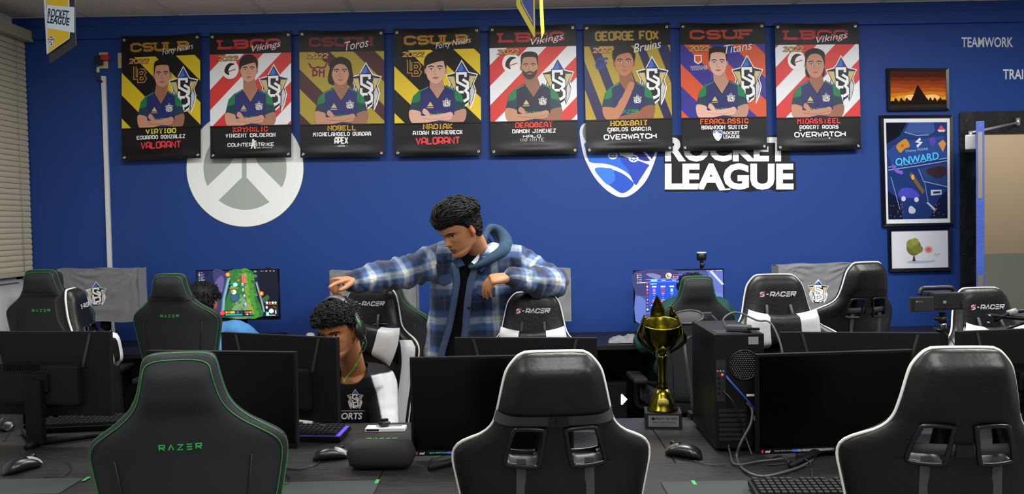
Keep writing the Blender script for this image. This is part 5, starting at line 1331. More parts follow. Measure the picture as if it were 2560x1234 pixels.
MB().tube(catmull([e + Vector((.025, 0, 0)), e + Vector((.05, .0, -.04)), P(1746, 836, yq), P(1720, 844, yq), P(1712, 870, yq - .06), Vector((c.x - .01, Y2 - .02, DESK + .02))], 8), .0065).build('gooseneck', m_cgrey, world=pf)
MB().box((c.x - .03, Y2 - .05, DESK), (c.x + .01, Y2 + .01, DESK + .025), bev=.004).build('clamp', m_blackp, world=pf)
# ---------------------------------------------------------------- webcam over the lit right monitor
c = P(1754, 671, 5.43); wc = thing('webcam', 'black webcam on a small mount above the lit blue monitor', 'webcam', c)
MB().cyl((0, 0, .001), (0, 0, .05), .011).ball((.008, -.004, .025), .013).build('mount', m_blackp, wc)
MB().lathe([(.0, .052), (.028, .054), (.033, .075), (.031, .1), (.028, .104), (0, .104)], seg=28).build('body', m_blackp, wc)
MB().lathe([(.0315, .1), (.0315, .108), (.026, .11), (0, .108)], seg=28).build('light_ring', mat('pale_ring', 'b9bcbe', .4), wc)
# ---------------------------------------------------------------- camcorder on its clamp stand
yc = 3.185; k = yc / F
st = P(2352, 870, yc); cs = thing('camera_stand', 'black clamp stand on the desk holding up the camcorder', 'camera stand', (st.x, yc, DESK))
top = P(2354, 779, yc).z - DESK
MB().box((-.03, -.04, 0), (.03, .05, .03), bev=.005).build('clamp', m_blackp, cs)
MB().box((-.026, -.016, .028), (.022, .016, P(2345, 818, yc).z - DESK), bev=.004).build('post', m_blackp, cs)
for i in range(5): z = .2 + .045 * i; MB().ball((-.026 + .01 * (i % 2), -.018, z), .009, seg=10, rings=6).build('knob', m_gloss, cs)
MB().cyl((.01, 0, P(2345, 819, yc).z - DESK), (.01, 0, P(2345, 805, yc).z - DESK), .011).build('chrome_stud', m_steel, cs)
MB().ball((.006, 0, P(2350, 797, yc).z - DESK), (.02, .02, .02)).cyl((.006, 0, P(2350, 800, yc).z - DESK), (.006, 0, top - .002), .012).build('ball_head', m_blackp, cs)
cc = P(2354, 777, yc); cm = thing('camcorder', 'black camcorder with its side screen folded out, on a stand before the open door', 'camcorder', cc, R(4))
def S(u, v): q = P(u, v, yc); return q.x - cc.x, q.z - cc.z
x0, z0 = S(2316, 775); x1, z1 = S(2392, 728)
MB().box((x0, -.05, z0 + .004), (x1, .05, z1), bev=.008).build('body', mat('camcorder_black', '161618', .38), cm)
x0, z0 = S(2252, 775); x1, z1 = S(2313, 738)
lc = MB().box((x0, -.056, z0), (x1, -.042, z1), bev=.004).build('side_screen', mat('camcorder_dark_grey', '232325', .4), cm)
p = Print(lambda x, y, h: Vector((x0 + (x1 - x0) * x, -.0565 - h, z1 - (z1 - z0) * y))); p.rect(.05, .1, .19, .92, '1c1c1e'); p.font('4K HD', .42, .3, .1, '8a8a8c', w=.2); p.ell(.27, .3, .03, .05, '9a9aa0', 10); p.build('screen_print', lc)
x0, z0 = S(2296, 736); x1, z1 = S(2386, 722)
MB().tube(catmull([(x0 - .0, 0, z0), (x0 + .012, 0, z1 + .004), (x0 + .05, 0, z1 + .006), (x1 - .01, 0, z1 + .004), (x1, 0, z0)], 5), .0085).build('top_handle', m_blackp, cm)
x0, z0 = S(2374, 772); x1, z1 = S(2399, 732)
MB().box((x0, -.046, z0), (x1, .046, z1), bev=.01).build('battery', mat('camcorder_dark_grey', '232325', .4), cm)
x0, z0 = S(2330, 760)
for i in range(5): MB().box((x0 + i * .011, -.052, z0), (x0 + i * .011 + .007, -.0495, z0 + .006)).build('side_button', m_port, cm)
MB().box((x0 + .012, -.052, z0 + .008), (x0 + .024, -.0495, z0 + .018)).build('side_button', mat('pale_grey_button', '85878a', .4), cm)
MB().tube(catmull([P(2394, 738, yc - .04), P(2406, 760, yc - .05), P(2410, 800, yc - .06), P(2402, 838, yc - .06), P(2389, 861, yc - .06), P(2376, 845, yc - .05), P(2363, 830, yc - .03)], 8), .0018, seg=6).build('camera_cable', m_cab, world=cm)
# ---------------------------------------------------------------- microphone boom arm
yb = 3.3; ba = thing('microphone_arm', 'black microphone boom arm reaching in from the right edge', 'microphone arm', (P(2650, 800, yb).x, 3.2, DESK))
MB().tube([P(2476, 788, yb), P(2665, 806, yb)], .008).build('arm_bar', m_steelb, world=ba)
MB().tube([P(2474, 806, yb), P(2530, 780, yb), P(2665, 764, yb)], .008).build('arm_bar', m_steelb, world=ba)
MB().tube([P(2490, 830, yb + .02), P(2665, 772, yb + .02)], .006).build('arm_bar', m_steelb, world=ba)
j = P(2474, 797, yb); MB().box((j.x - .012, yb - .012, j.z - .03), (j.x + .01, yb + .012, j.z + .02), bev=.004).build('arm_joint', m_blackp, world=ba)
for q in ((2475, 789), (2472, 806)): e = P(q[0], q[1], yb - .013); MB().cyl(e, e + Vector((0, .004, 0)), .005).build('joint_bolt', m_steel, world=ba)
e = P(2528, 780, yb); MB().tube([e - Vector((.012, 0, .004)), e + Vector((.02, 0, .004))], .013).build('arm_sleeve', mat('grey_sleeve', '85878a', .5), world=ba)
q = P(2662, 785, yb); MB().tube([(q.x, yb, q.z + .04), (q.x, 3.2, DESK + .02)], .012).build('arm_post', m_steelb, world=ba)
MB().box((q.x - .03, 3.15, DESK), (q.x + .03, 3.24, DESK + .03), bev=.004).build('clamp', m_blackp, world=ba)
# ---------------------------------------------------------------- grey cloth on the wall desk
c = on(1556, 856); cl_ = MB()
def crum(a, b):
    x, y = (a - .5) * .21 * (1 - .25 * b), (b - .5) * .17
    e = min(a, 1 - a, b, 1 - b)
    h = .012 + .05 * abs(noise.noise(Vector((x * 18, y * 16, 2.3)))) * min(1, e * 7) + .028 * math.exp(-((x - .05) / .05) ** 2 - (y / .06) ** 2)
    return Vector((x + .012 * noise.noise(Vector((b * 5, 1, 0))), y + .014 * noise.noise(Vector((a * 6, 4, 0))), h if e > .001 else .003))
cl_.grid(crum, 44, 36); o = cl_.build('cloth', m_cover); o.location = (c.x + .01, c.y + .04, DESK + .001)
tag(o, 'crumpled grey cloth on the wall desk left of the trophy', 'cloth')
# ---------------------------------------------------------------- computer under the wall desk with a lit arrow
yu = 5.2; a_ = P(1560, 998, yu); pu = thing('computer_tower', 'dark computer under the wall desk with a lit white arrow', 'computer', (a_.x, yu, 0))
MB().box((-.2, .01, 0), (.02, .46, .5), bev=.006).build('case', m_case, pu)
MB().prism([(P(u, v, yu).x - a_.x, .009, P(u, v, yu).z) for u, v in ((1553, 986), (1556, 985), (1568, 997), (1568, 999), (1556, 1012), (1553, 1011))], (0, -.004, 0)).build('lit_arrow', mat('lit_white_arrow', 'f4f4ff', .4, emit=1.6), pu, fixn=True)
# ---------------------------------------------------------------- people
m_skin = attr_mat('skin', rough=.5, spec=.35, bump=(220, .06))
m_hair = mat('black_hair', '080707', .62, bump=(160, .3), spec=.3)
def hexv(h): return Vector(rgb(h)[:3])
def remesh(mb, voxel, smooth=2):
    me = mb.mesh('tmp', [m_skin]); b = bmesh.new(); b.from_mesh(me); bmesh.ops.recalc_face_normals(b, faces=b.faces[:]); b.to_mesh(me); b.free()
    o = bpy.data.objects.new('tmp', me); COL.objects.link(o)
    r = o.modifiers.new('r', 'REMESH'); r.mode = 'VOXEL'; r.voxel_size = voxel; r.use_smooth_shade = True
    if smooth:
        s = o.modifiers.new('s', 'SMOOTH'); s.factor = .5; s.iterations = smooth
    dg = bpy.context.evaluated_depsgraph_get(); ev = o.evaluated_get(dg)
    out = bpy.data.meshes.new_from_object(ev)
    bpy.data.objects.remove(o); bpy.data.meshes.remove(me)
    return out
def limb(mb, pts, rs, ref=None, seg=20, n=5, flat=1.0):
    """closed tapering tube through pts with rounded ends; flat squashes along the second frame axis"""
    q = [(Vector(p), r) for p, r in zip(pts, rs)]
    P4 = catmull([p for p, _ in q], n); R4 = catmull([(r, 0, 0) for _, r in q], n); R4 = [v.x for v in R4]
    d0 = (P4[0] - P4[1]).normalized(); d1 = (P4[-1] - P4[-2]).normalized()
    pre = [(P4[0] + d0 * R4[0] * math.sin(a), R4[0] * math.cos(a)) for a in (1.35, .9, .45)]
    post = [(P4[-1] + d1 * R4[-1] * math.sin(a), R4[-1] * math.cos(a)) for a in (.45, .9, 1.35)]
    allp = pre + list(zip(P4, R4)) + post; rings = []; a = Vector(ref) if ref is not None else None
    for i, (p, r) in enumerate(allp):
        t = allp[min(i + 1, len(allp) - 1)][0] - allp[max(i - 1, 0)][0]
        a, b = frame_from(t, a)
        rings.append([p + a * r * math.cos(2 * PI * k / seg) + b * r * flat * math.sin(2 * PI * k / seg) for k in range(seg)])
    mb.loft(rings); return mb
def ellring(c, ax, ay, a, b, seg=32, e=1.0):
    return [c + ax * a * math.copysign(abs(math.cos(t)) ** e, math.cos(t)) + ay * b * math.copysign(abs(math.sin(t)) ** e, math.sin(t)) for t in [2 * PI * k / seg for k in range(seg)]]
HEAD = [(0.0, .066, .026, .020), (.006, .082, .006, .030), (.02, .087, -.014, .042), (.034, .081, -.036, .050), (.048, .086, -.056, .056), (.062, .086, -.07, .061), (.08, .083, -.082, .066), (.1, .082, -.092, .070), (.115, .079, -.098, .072), (.13, .089, -.101, .074), (.15, .09, -.103, .076), (.175, .083, -.100, .076), (.195, .068, -.091, .069), (.212, .046, -.072, .055), (.224, .02, -.044, .035), (.23, -.005, -.02, .012)]
def head_mesh(mb, M, k=1.0):
    """M takes head space (x = own left, y = forward, z = up, origin under the chin) to the world"""
    zs = np.linspace(0, .23, 60); H = np.array(HEAD)
    yf, yb, w = (np.interp(zs, H[:, 0], H[:, c]) for c in (1, 2, 3))
    g = lambda x, c, s: math.exp(-((x - c) / s) ** 2)
    rings = []
    for z, f, b, ww in zip(zs, yf, yb, w):
        r = []
        cy = -.005 if f > .03 and b < -.03 else (f + b) / 2
        for j in range(72):
            t = 2 * PI * j / 72; c, s = math.cos(t), math.sin(t)
            x = ww * math.copysign(abs(c) ** .85, c)
            y = cy + (f - cy) * abs(s) ** (.72 if f > .06 else .9) if s > 0 else cy - (cy - b) * abs(s) ** .95
            if s > 0:
                d = 0
                d += .024 * g(x, 0, .0085 + .16 * max(0, .1 - z) * .3) * g(z, .083, .011) + .014 * g(x, 0, .0075) * g(z, .1, .014) + .004 * g(x, 0, .008) * g(z, .118, .012)
                d += .008 * (g(x, .012, .006) + g(x, -.012, .006)) * g(z, .079, .007)
                d += .0055 * g(x, 0, .019) * g(z, .055, .0055) + .0065 * g(x, 0, .016) * g(z, .043, .005) - .003 * g(x, 0, .02) * g(z, .0492, .0025)
                d -= .0105 * (g(x, .033, .016) + g(x, -.033, .016)) * g(z, .114, .0105)
                d += .0055 * (g(x, .033, .0115) + g(x, -.033, .0115)) * g(z, .1135, .0068)
                d += .004 * (g(x, .03, .02) + g(x, -.03, .02)) * g(z, .129, .006)
                d += .004 * (g(x, .045, .016) + g(x, -.045, .016)) * g(z, .092, .014) + .004 * g(x, 0, .018) * g(z, .014, .01)
                y += d
            r.append(M @ (Vector((x, y, z)) * k))
        rings.append(r)
    mb.loft(rings)
    for sg in (-1, 1):  # ears
        Me = (M.to_3x3() @ Matrix.Rotation(R(sg * -22), 3, 'Z') @ Matrix.Rotation(R(10), 3, 'X'))
        mb.ball(M @ (Vector((sg * .076, -.012, .103)) * k), (.009 * k, .019 * k, .031 * k), M=Me)
        mb.ball(M @ (Vector((sg * .073, -.004, .078)) * k), (.008 * k, .010 * k, .011 * k), M=Me)
def head_tint(q, skin, brow='17110e', lip=None, beard=0):
    """colour of the skin at head-space point q"""
    c = skin.copy(); x, y, z = q; ax = abs(x)
    if y > .04:
        bx = (ax - .034) / .021; bz = z - (.1305 - .004 * bx * bx + .001 * bx)
        if abs(bx) < 1 and abs(bz) < .0036 * (1.15 - .5 * max(0, bx)): return hexv(brow)
        ex, ez = (ax - .033) / .0135, (z - .1135) / .0048
        if ex * ex + ez * ez < 1:
            if ez > .55: return hexv('120d0b')
            return hexv('140e0c') if abs(ex) < .45 else hexv('b9aea4')
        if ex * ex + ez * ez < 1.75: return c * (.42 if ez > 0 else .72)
        if ax < .024 and abs(z - .0488) < .0105 * (1 - (ax / .026) ** 2):
            l = hexv(lip) if lip else Vector((c.x * .72, c.y * .46, c.z * .46))
            return l * .5 if abs(z - .0492) < .0016 else l
        if beard and z < .062 and ax < .04: c = c * (1 - beard)
        if ax < .016 and z < .082 and z > .07: c = Vector((c.x * .95, c.y * .82, c.z * .8))
        c = Vector((c.x * (1 + .06 * math.exp(-((ax - .045) / .02) ** 2 - ((z - .09) / .02) ** 2)), c.y, c.z))
    if ax > .068 and .07 < z < .135 and -.04 < y < .02: c = Vector((c.x * 1.05, c.y * .78, c.z * .72))
    return c
def frame(pos, fwd, up, roll=0):
    f = Vector(fwd).normalized(); u = Vector(up); u = (u - f * u.dot(f)).normalized(); x = f.cross(u).normalized()  # own left is -x_right
    l = u.cross(f).normalized()
    return Matrix.Translation(pos) @ Matrix((l, f, u)).transposed().to_4x4()
def hand(mb, wrist, d, n, t, curls, k=1.0, thumb=(.5, .6, -.3), spread=.06, tcurl=.3):
    """d = wrist to knuckles, n = out of the back of the hand, t = towards the thumb; curls = bend (radians) of the three joints of index, middle, ring, little finger"""
    d = Vector(d).normalized(); n = Vector(n); n = (n - d * n.dot(d)).normalized(); t0 = d.cross(n); t = t0 if t0.dot(Vector(t)) > 0 else -t0
    W = Vector(wrist); rings = []
    for s, a, b, o in ((-.02, .024, .018, 0), (0, .026, .0185, 0), (.03, .036, .0175, 0), (.06, .041, .0155, .002), (.08, .041, .0135, .003), (.092, .037, .011, .002)):
        rings.append(ellring(W + d * s * k + n * o * k, t, n, a * k, b * k, 24, .85))
    mb.loft(rings)
    for i, (off, L, r) in enumerate(((.029, (.043, .026, .021), .0088), (.0095, (.047, .030, .022), .009), (-.0105, (.043, .028, .021), .0086), (-.029, (.034, .021, .019), .0076))):
        base = W + (d * (.084 - .004 * abs(off - .005) / .03) + t * off) * k; dd = (d + t * off * spread * 30 * .3).normalized(); nn = n.copy(); pts = [base - dd * .012 * k, base]; p = base
        for j in range(3):
            a = curls[i][j]; dd, nn = (dd * math.cos(a) - nn * math.sin(a)), (nn * math.cos(a) + dd * math.sin(a))
            p = p + dd * L[j] * k; pts.append(p)
        limb(mb, pts, [r * k * q for q in (1.08, 1.1, 1.0, .95, .8)], seg=12, n=4)
    b = W + (d * .022 + t * .026 - n * .004) * k; td = (d * thumb[0] + t * thumb[1] + n * thumb[2]).normalized(); p1 = b + td * .042 * k
    td2 = (td * math.cos(tcurl) + (d * .75 - t * .65) * math.sin(tcurl)).normalized(); p2 = p1 + td2 * .032 * k; p3 = p2 + (td2 + (d * .6 - t * .6) * tcurl).normalized() * .026 * k
    limb(mb, [W + (d * .005 + t * .012) * k, b, p1, p2, p3], [.014 * k, .0155 * k, .0115 * k, .0105 * k, .0085 * k], seg=12, n=4)
def finish_body(mb, root, Mh, kh, skin, voxel, brow='17110e', beard=0, nailpts=()):
    me = remesh(mb, voxel, 2); Mi = Mh.inverted()
    at = me.color_attributes.new('tint', 'FLOAT_COLOR', 'POINT'); sk = hexv(skin); buf = []
    for v in me.vertices:
        q = (Mi @ v.co) / kh
        c = head_tint(q, sk, brow, None, beard) if (abs(q.x) < .12 and abs(q.y) < .14 and -.01 < q.z < .25) else sk
        nz = 1 + .06 * noise.noise(v.co * 28); buf += [c.x * nz, c.y * nz, c.z * nz, 1]
    at.data.foreach_set('color', buf)
    me.transform(inv(root)); me.materials.clear(); me.materials.append(m_skin); me.name = 'body'
    o = bpy.data.objects.new('body', me); COL.objects.link(o); o.parent = root; return o
def scalp(Mh, kh, line, rnd, n, length, rad, curl, sweep, seg=6, grow=.006, cap=True, name='hair', mat_=None):
    """hair: a close cap plus many tapering curved locks. line(theta)-> hairline height; sweep(q)->direction of growth in head space"""
    mb = MB(); H = np.array(HEAD)
    def surf(z, t, g):
        f, b, w = (float(np.interp(z, H[:, 0], H[:, c])) for c in (1, 2, 3)); cy = -.005 if f > .03 else (f + b) / 2
        c, s = math.cos(t), math.sin(t)
        x = w * math.copysign(abs(c) ** .85, c); y = cy + (f - cy) * abs(s) ** .72 if s > 0 else cy - (cy - b) * abs(s) ** .95
        p = Vector((x, y, z)); nrm = Vector((x / .0058 * .001, (y + .01) / .009 * .001, (z - .125) / .0085 * .001 if z > .12 else (z - .125) * .02)).normalized()
        return p + nrm * g, nrm
    if cap:
        rings = []; N = 40
        for i in range(19):
            r = []
            for j in range(N):
                t = 2 * PI * j / N; z0 = line(t); z = z0 + (.2295 - z0) * (i / 18) ** .8
                p, _ = surf(z, t, grow * (.5 + .5 * min(1, i / 3)) * (1 + .5 * noise.noise(Vector((math.cos(t) * 4, math.sin(t) * 4, z * 40)))))
                r.append(Mh @ (p * kh))
            rings.append(r)
        mb.loft(rings)
    for _ in range(n):
        t = rnd.random() * 2 * PI; z0 = line(t); z = z0 + (.2285 - z0) * rnd.random() ** .7
        p, nr = surf(z, t, grow * .75); sw = sweep(p); tg = (sw - nr * sw.dot(nr)).normalized(); sd = nr.cross(tg)
        L = length(p) * (.7 + .6 * rnd.random()); rr = rad * (.7 + .6 * rnd.random())
        if curl > 1:   # springy ring curls
            a1 = (tg * rnd.uniform(-1, 1) + sd * rnd.uniform(-1, 1)).normalized(); a2 = (nr * rnd.uniform(.3, 1) + a1.cross(nr) * rnd.uniform(-1, 1)).normalized()
            c = p + nr * (L * .25 * rnd.random() + .002); q0 = rnd.random() * 6; rc = .0055 + .0045 * rnd.random()
            pts = [c + (a1 * math.cos(q0 + q * .75) + a2 * math.sin(q0 + q * .75)) * rc * (1 + .06 * q) + nr * .0006 * q for q in range(9)]
            mb.tube([Mh @ (q * kh) for q in pts], [rr * kh * w for w in (.5, .9, 1, 1, 1, 1, .9, .7, .3)], seg=seg)
            continue
        lift = L * (.2 + .25 * rnd.random()); ph = rnd.random() * 6; pts = []
        for q in range(7):
            u_ = q / 6
            pts.append(p + tg * L * u_ + nr * (lift * math.sin(PI * min(1, u_ * .85)) - .003 - (L * u_) ** 2 / .19) + sd * curl * L * .3 * math.sin(ph + u_ * 4))
        mb.tube([Mh @ (q * kh) for q in pts], [rr * kh * w for w in (.7, 1, 1.1, 1.05, .9, .65, .15)], seg=seg)
    return mb
def cloth_finish(mb, root, name, mat_, voxel, colour, smooth=3, cut=None, disp=None, label=None, thick=0):
    """remeshed garment, coloured per vertex by colour(world point) and cut where cut(point) is true"""
    me = remesh(mb, voxel, smooth)
    if disp:
        no = [v.normal.copy() for v in me.vertices]
        for v, n_ in zip(me.vertices, no): v.co += n_ * disp(v.co)
    if cut:
        b = bmesh.new(); b.from_mesh(me); bmesh.ops.delete(b, geom=[v for v in b.verts if cut(v.co)], context='VERTS')
        nb = {}
        for e in b.edges:
            if len(e.link_faces) == 1:
                for p_, q_ in (e.verts, reversed(e.verts)): nb.setdefault(p_, []).append(q_)
        for _ in range(10):
            new = {v: v.co * .4 + sum((w.co for w in l), Vector()) / len(l) * .6 for v, l in nb.items()}
            for v, c_ in new.items(): v.co = c_
        b.to_mesh(me); b.free()
    at = me.color_attributes.new('tint', 'FLOAT_COLOR', 'POINT'); buf = []
    for v in me.vertices: c = colour(v.co); buf += [c.x, c.y, c.z, 1]
    at.data.foreach_set('color', buf)
    me.transform(inv(root)); me.materials.clear(); me.materials.append(mat_); me.name = name
    for p in me.polygons: p.use_smooth = True
    o = bpy.data.objects.new(name, me); COL.objects.link(o); o.parent = root
    if thick:
        s = o.modifiers.new('thick', 'SOLIDIFY'); s.thickness = thick; s.offset = -1
    if label: o['label'] = label
    return o
def legs(mb, hip, sit, rz, sp=.05):
    """trousers: two legs from the hips, standing or seated facing rz (0 = +Y)"""
    M = Matrix.Rotation(rz, 3, 'Z')
    for sg in (-1, 1):
        h = hip + M @ Vector((sg * .09, 0, 0))
        if sit: pts = [h, h + M @ Vector((sg * sp * .5, .22, .0)), h + M @ Vector((sg * sp, .44, .0)), h + M @ Vector((sg * sp, .46, -.2)), Vector((h.x, h.y, .05)) + M @ Vector((sg * sp, .42, 0))]
        else: pts = [h, Vector((h.x, h.y, h.z * .76)), Vector((h.x, h.y, h.z * .52)), Vector((h.x, h.y - .01, h.z * .3)), Vector((h.x, h.y + .01, .06))]
        limb(mb, pts, [.095, .088, .068, .062, .045], n=4)
def feet(mb, hip, sit, rz):
    M = Matrix.Rotation(rz, 3, 'Z')
    for sg in (-1, 1):
        h = hip + M @ Vector((sg * .09, 0, 0)); a = Vector((h.x, h.y, .05)) + M @ Vector((sg * .05 if sit else 0, .42 if sit else 0, 0))
        limb(mb, [a + M @ Vector((0, -.04, -.005)), a + M @ Vector((0, .08, -.012)), a + M @ Vector((0, .18, -.02))], [.045, .042, .03], n=4)
m_plaid = attr_mat('plaid_flannel', rough=.85, bump=(420, .35), sheen=.25, spec=.2)
m_jersey = attr_mat('jersey_cloth', rough=.7, bump=(600, .15), spec=.25)
m_hood = attr_mat('hoodie_fleece', rough=.9, bump=(500, .3), spec=.15)
m_trouser = mat('dark_trouser_cloth', '14161c', .85, bump=(300, .2)); m_shoe = mat('dark_shoe', '101012', .6)
V = Vector
# ================================================================ the standing man
def man():
    hipw = P(1158, 905, 4.04)
    root = thing('person', 'standing person in open blue plaid jacket, leaning over and pointing to the left', 'person', (hipw.x, hipw.y + .02, 0), 0)
    f = V((-.66, -.56, -.50)); chin = P(1147, 646, 3.80); kh = 1.03
    Mh = frame(chin - f.normalized() * .075 * kh, f, (-.02, .02, 1))
    neck0 = P(1200, 645, 3.95)
    mb = MB(); head_mesh(mb, Mh, kh)
    limb(mb, [neck0 + V((.01, .03, -.08)), neck0, Mh @ V((0, -.035, .05)), Mh @ V((0, -.03, .1))], [.07, .058, .056, .055], n=4)
    limb(mb, [hipw, P(1180, 800, 4.02), P(1196, 700, 3.99), neck0 + V((0, .02, -.05))], [.13, .125, .14, .09], n=5, flat=.8)
    rs, re_, rw = P(1112, 648, 3.95), P(988, 686, 3.78), P(884, 703, 3.63)
    ls, le, lw = P(1290, 660, 3.98), P(1382, 706, 3.88), P(1282, 694, 3.68)
    limb(mb, [rs, (rs + re_) / 2, re_, (re_ + rw) / 2, rw], [.06, .052, .046, .04, .028]); limb(mb, [ls, (ls + le) / 2, le, (le + lw) / 2, lw], [.06, .052, .046, .04, .028])
    # pointing hand: index out, the rest folded
    hand(mb, P(876, 699, 3.615), P(832, 704, 3.52) - P(872, 699, 3.612), (-.12, -.25, 1), (0, -1, 0), ((.08, .15, .12), (1.1, 1.2, .7), (1.2, 1.25, .7), (1.25, 1.25, .7)), k=1.02, thumb=(.85, .25, -.3), tcurl=.25)
    # hand hanging from the resting arm
    hand(mb, P(1276, 692, 3.665), V((-.93, -.16, -.12)), (-.12, -.45, .9), (0, 1, 0), ((.75, .5, .25), (.85, .45, .25), (.95, .4, .25), (1.0, .45, .3)), k=1.0, thumb=(.7, .3, -.5), tcurl=.4, spread=.08)
    legs(mb, hipw, False, PI); feet(mb, hipw, False, PI)
    finish_body(mb, root, Mh, kh, 'a8744f', .0034, '15100e')
    # trousers and shoes
    t = MB(); legs2 = MB()
    tb = MB()
    for sg in (-1, 1):
        h = hipw + V((sg * .09, 0, 0)); limb(tb, [h + V((0, 0, .06)), V((h.x, h.y, h.z * .76)), V((h.x, h.y, h.z * .5)), V((h.x, h.y, .1))], [.112, .102, .085, .075], n=4)
    me = remesh(tb, .012, 3); me.transform(inv(root)); me.materials.clear(); me.materials.append(m_trouser); o = bpy.data.objects.new('trousers', me); COL.objects.link(o); o.parent = root
    for sg in (-1, 1):
        h = hipw + V((sg * .09, 0, 0)); s_ = MB(); limb(s_, [V((h.x, h.y + .05, .05)), V((h.x, h.y - .08, .045)), V((h.x, h.y - .2, .038))], [.05, .048, .036], n=4); s_.build('shoe', m_shoe, world=root)
    # inner hooded sweatshirt
    levels = [(1200, 622, 3.95, .085, .075), (1197, 640, 3.965, .15, .1), (1196, 672, 3.985, .185, .118), (1193, 730, 4.0, .19, .128), (1184, 800, 4.02, .185, .128), (1172, 860, 4.03, .18, .128), (1160, 930, 4.04, .175, .128)]
    ax, ay = V((1, .08, 0)), V((-.08, 1, 0))
    def torso(grow, lv=levels):
        r_ = []
        for u, v, Y, a, b in lv: r_.append(ellring(P(u, v, Y), ax, ay, a + grow, b + grow, 40, .85))
        return r_
    inner = MB().loft(torso(.006)); black = hexv('0b0c10')
    cloth_finish(inner, root, 'sweatshirt', m_hood, .008, lambda q: black, label='black sweatshirt front')
    hd = MB()
    nb = P(1222, 622, 4.0)
    loop = [P(1172, 668, 3.815), P(1192, 642, 3.865), P(1207, 606, 3.98), P(1222, 572, 4.06), P(1246, 574, 4.08), P(1264, 602, 4.04), P(1260, 626, 3.93), P(1234, 642, 3.865), P(1202, 660, 3.825)]
    lw_ = [.007, .010, .016, .018, .024, .034, .034, .026, .016]
    lp = catmull(loop, 6, True); lr = [v.x for v in catmull([(r_, 0, 0) for r_ in lw_], 6, True)]
    hd.tube(lp, lr, closed=True, seg=14)
    limb(hd, [P(1226, 568, 4.12), P(1250, 590, 4.13), P(1262, 618, 4.10), P(1248, 645, 4.06)], [.02, .036, .046, .04], n=5)
    limb(hd, [P(1214, 600, 4.12), P(1222, 625, 4.1), P(1205, 648, 4.06)], [.02, .036, .045], n=5)
    navy = hexv('2c4054')
    cloth_finish(hd, root, 'hood', m_hood, .006, lambda q: navy * (1 + .2 * noise.noise(q * 30)), smooth=3, label='slate blue hood')
    col = MB()
    col.tube(catmull([P(1170, 655, 3.80), P(1186, 647, 3.82), P(1199, 637, 3.86), P(1204, 628, 3.9)], 5), [.006] * 16, seg=8); 
    # jacket
    jk = MB()
    rings = torso(.018, [(1201, 618, 3.955, .07, .07), (1199, 632, 3.965, .14, .092)] + [(u, v, Y, a + .018, b) for u, v, Y, a, b in levels[2:]] + [(1156, 965, 4.04, .19, .126)])
    jk.loft(rings)
    limb(jk, [P(1160, 640, 3.97), rs, P(1050, 667, 3.87), re_, P(935, 694, 3.70), rw + V((-.004, 0, 0))], [.075, .088, .078, .074, .066, .05], n=6)
    limb(jk, [P(1240, 645, 3.98), ls, P(1340, 684, 3.94), le, P(1335, 703, 3.78), lw + V((.002, 0, 0))], [.075, .09, .08, .078, .066, .048], n=6)
    # centre line of the opening, by height
    oz = [P(1165, 645, 3.85).z, P(1160, 700, 3.85).z, P(1152, 760, 3.86).z, P(1142, 820, 3.87).z, P(1128, 880, 3.88).z, P(1120, 960, 3.9).z]
    oc = [P(1166, 645, 3.85).x, P(1160, 700, 3.85).x, P(1151, 760, 3.86).x, P(1143, 820, 3.87).x, P(1130, 880, 3.88).x, P(1122, 960, 3.9).x]
    ow = [.045, .02, .02, .027, .036, .04]
    zz = oz[::-1]
    def off(q): return q.x - float(np.interp(q.z, zz, oc[::-1])), float(np.interp(q.z, zz, ow[::-1]))
    def cut(q):
        if q.z < P(1156, 940, 4.0).z: return True
        if q.y < 3.93 and oz[-1] < q.z < oz[0] + .02:
            d, w = off(q); return abs(d) < w
        if (q - P(878, 706, 3.62)).length < .045 or (q - P(1278, 693, 3.66)).length < .045: return True
        return (q - P(1180, 618, 3.9)).length < .075
    chains = []
    for pts in ([rs, P(1050, 667, 3.87), re_, P(935, 694, 3.70), rw], [ls, P(1340, 684, 3.94), le, P(1335, 703, 3.78), lw]):
        acc = 0; L = []
        for a, b in zip(pts[:-1], pts[1:]): L.append((a, b, acc)); acc += (b - a).length
        chains.append(L)
    blues = [hexv(h) for h in ('16284e', '31568f', 'b9bab6', '5a7199', '101b36')]
    def band(s):  # one plaid repeat: dark navy, blue, cream, blue, dark; soft edges
        s = (s / .168) % 1
        return float(np.interp(s, (0, .3, .38, .5, .56, .68, .74, .84, .92, 1), (0, 0, 1, 1, 2, 2, 1, 1, 0, 0)))
    def thin(s): return .17 < ((s / .168) % 1) < .2 or .585 < ((s / .168) % 1) < .61
    TAB = {k: hexv(h) for k, h in {(0, 0): '142036', (0, 1): '2a426a', (0, 2): '727e90', (1, 0): '25395c', (1, 1): '4a6892', (1, 2): '93a2b6', (2, 0): '76828f', (2, 1): '94a4b8', (2, 2): 'd8d5ca'}.items()}
    def colour(q):
        best = None
        for L in chains:
            for a, b, acc in L:
                d = b - a; t = (q - a).dot(d) / d.length_squared; tt = max(0, min(1, t)); w = (q - (a + d * tt)); dist = w.length
                if best is None or dist < best[0]:
                    e1, e2 = frame_from(d, V((0, 0, 1))); ang = math.atan2(w.dot(e2), w.dot(e1)); best = (dist, acc + tt * d.length, ang * .07, t)
        insleeve = best[0] < .098 and (q.x < P(1096, 650, 3.95).x or q.x > P(1304, 650, 3.95).x or q.y < 3.83)
        if insleeve: u, v = best[2] + .04, best[1]
        else: u, v = (q.x + .02 * (q.z - 1.3)) + .02, q.z * 1.0 + .04
        u += .004 * noise.noise(q * 20); v += .006 * noise.noise(q * 14)
        a, b = band(u), band(v)
        i, j = min(1, int(a)), min(1, int(b)); fa, fb = a - i, b - j
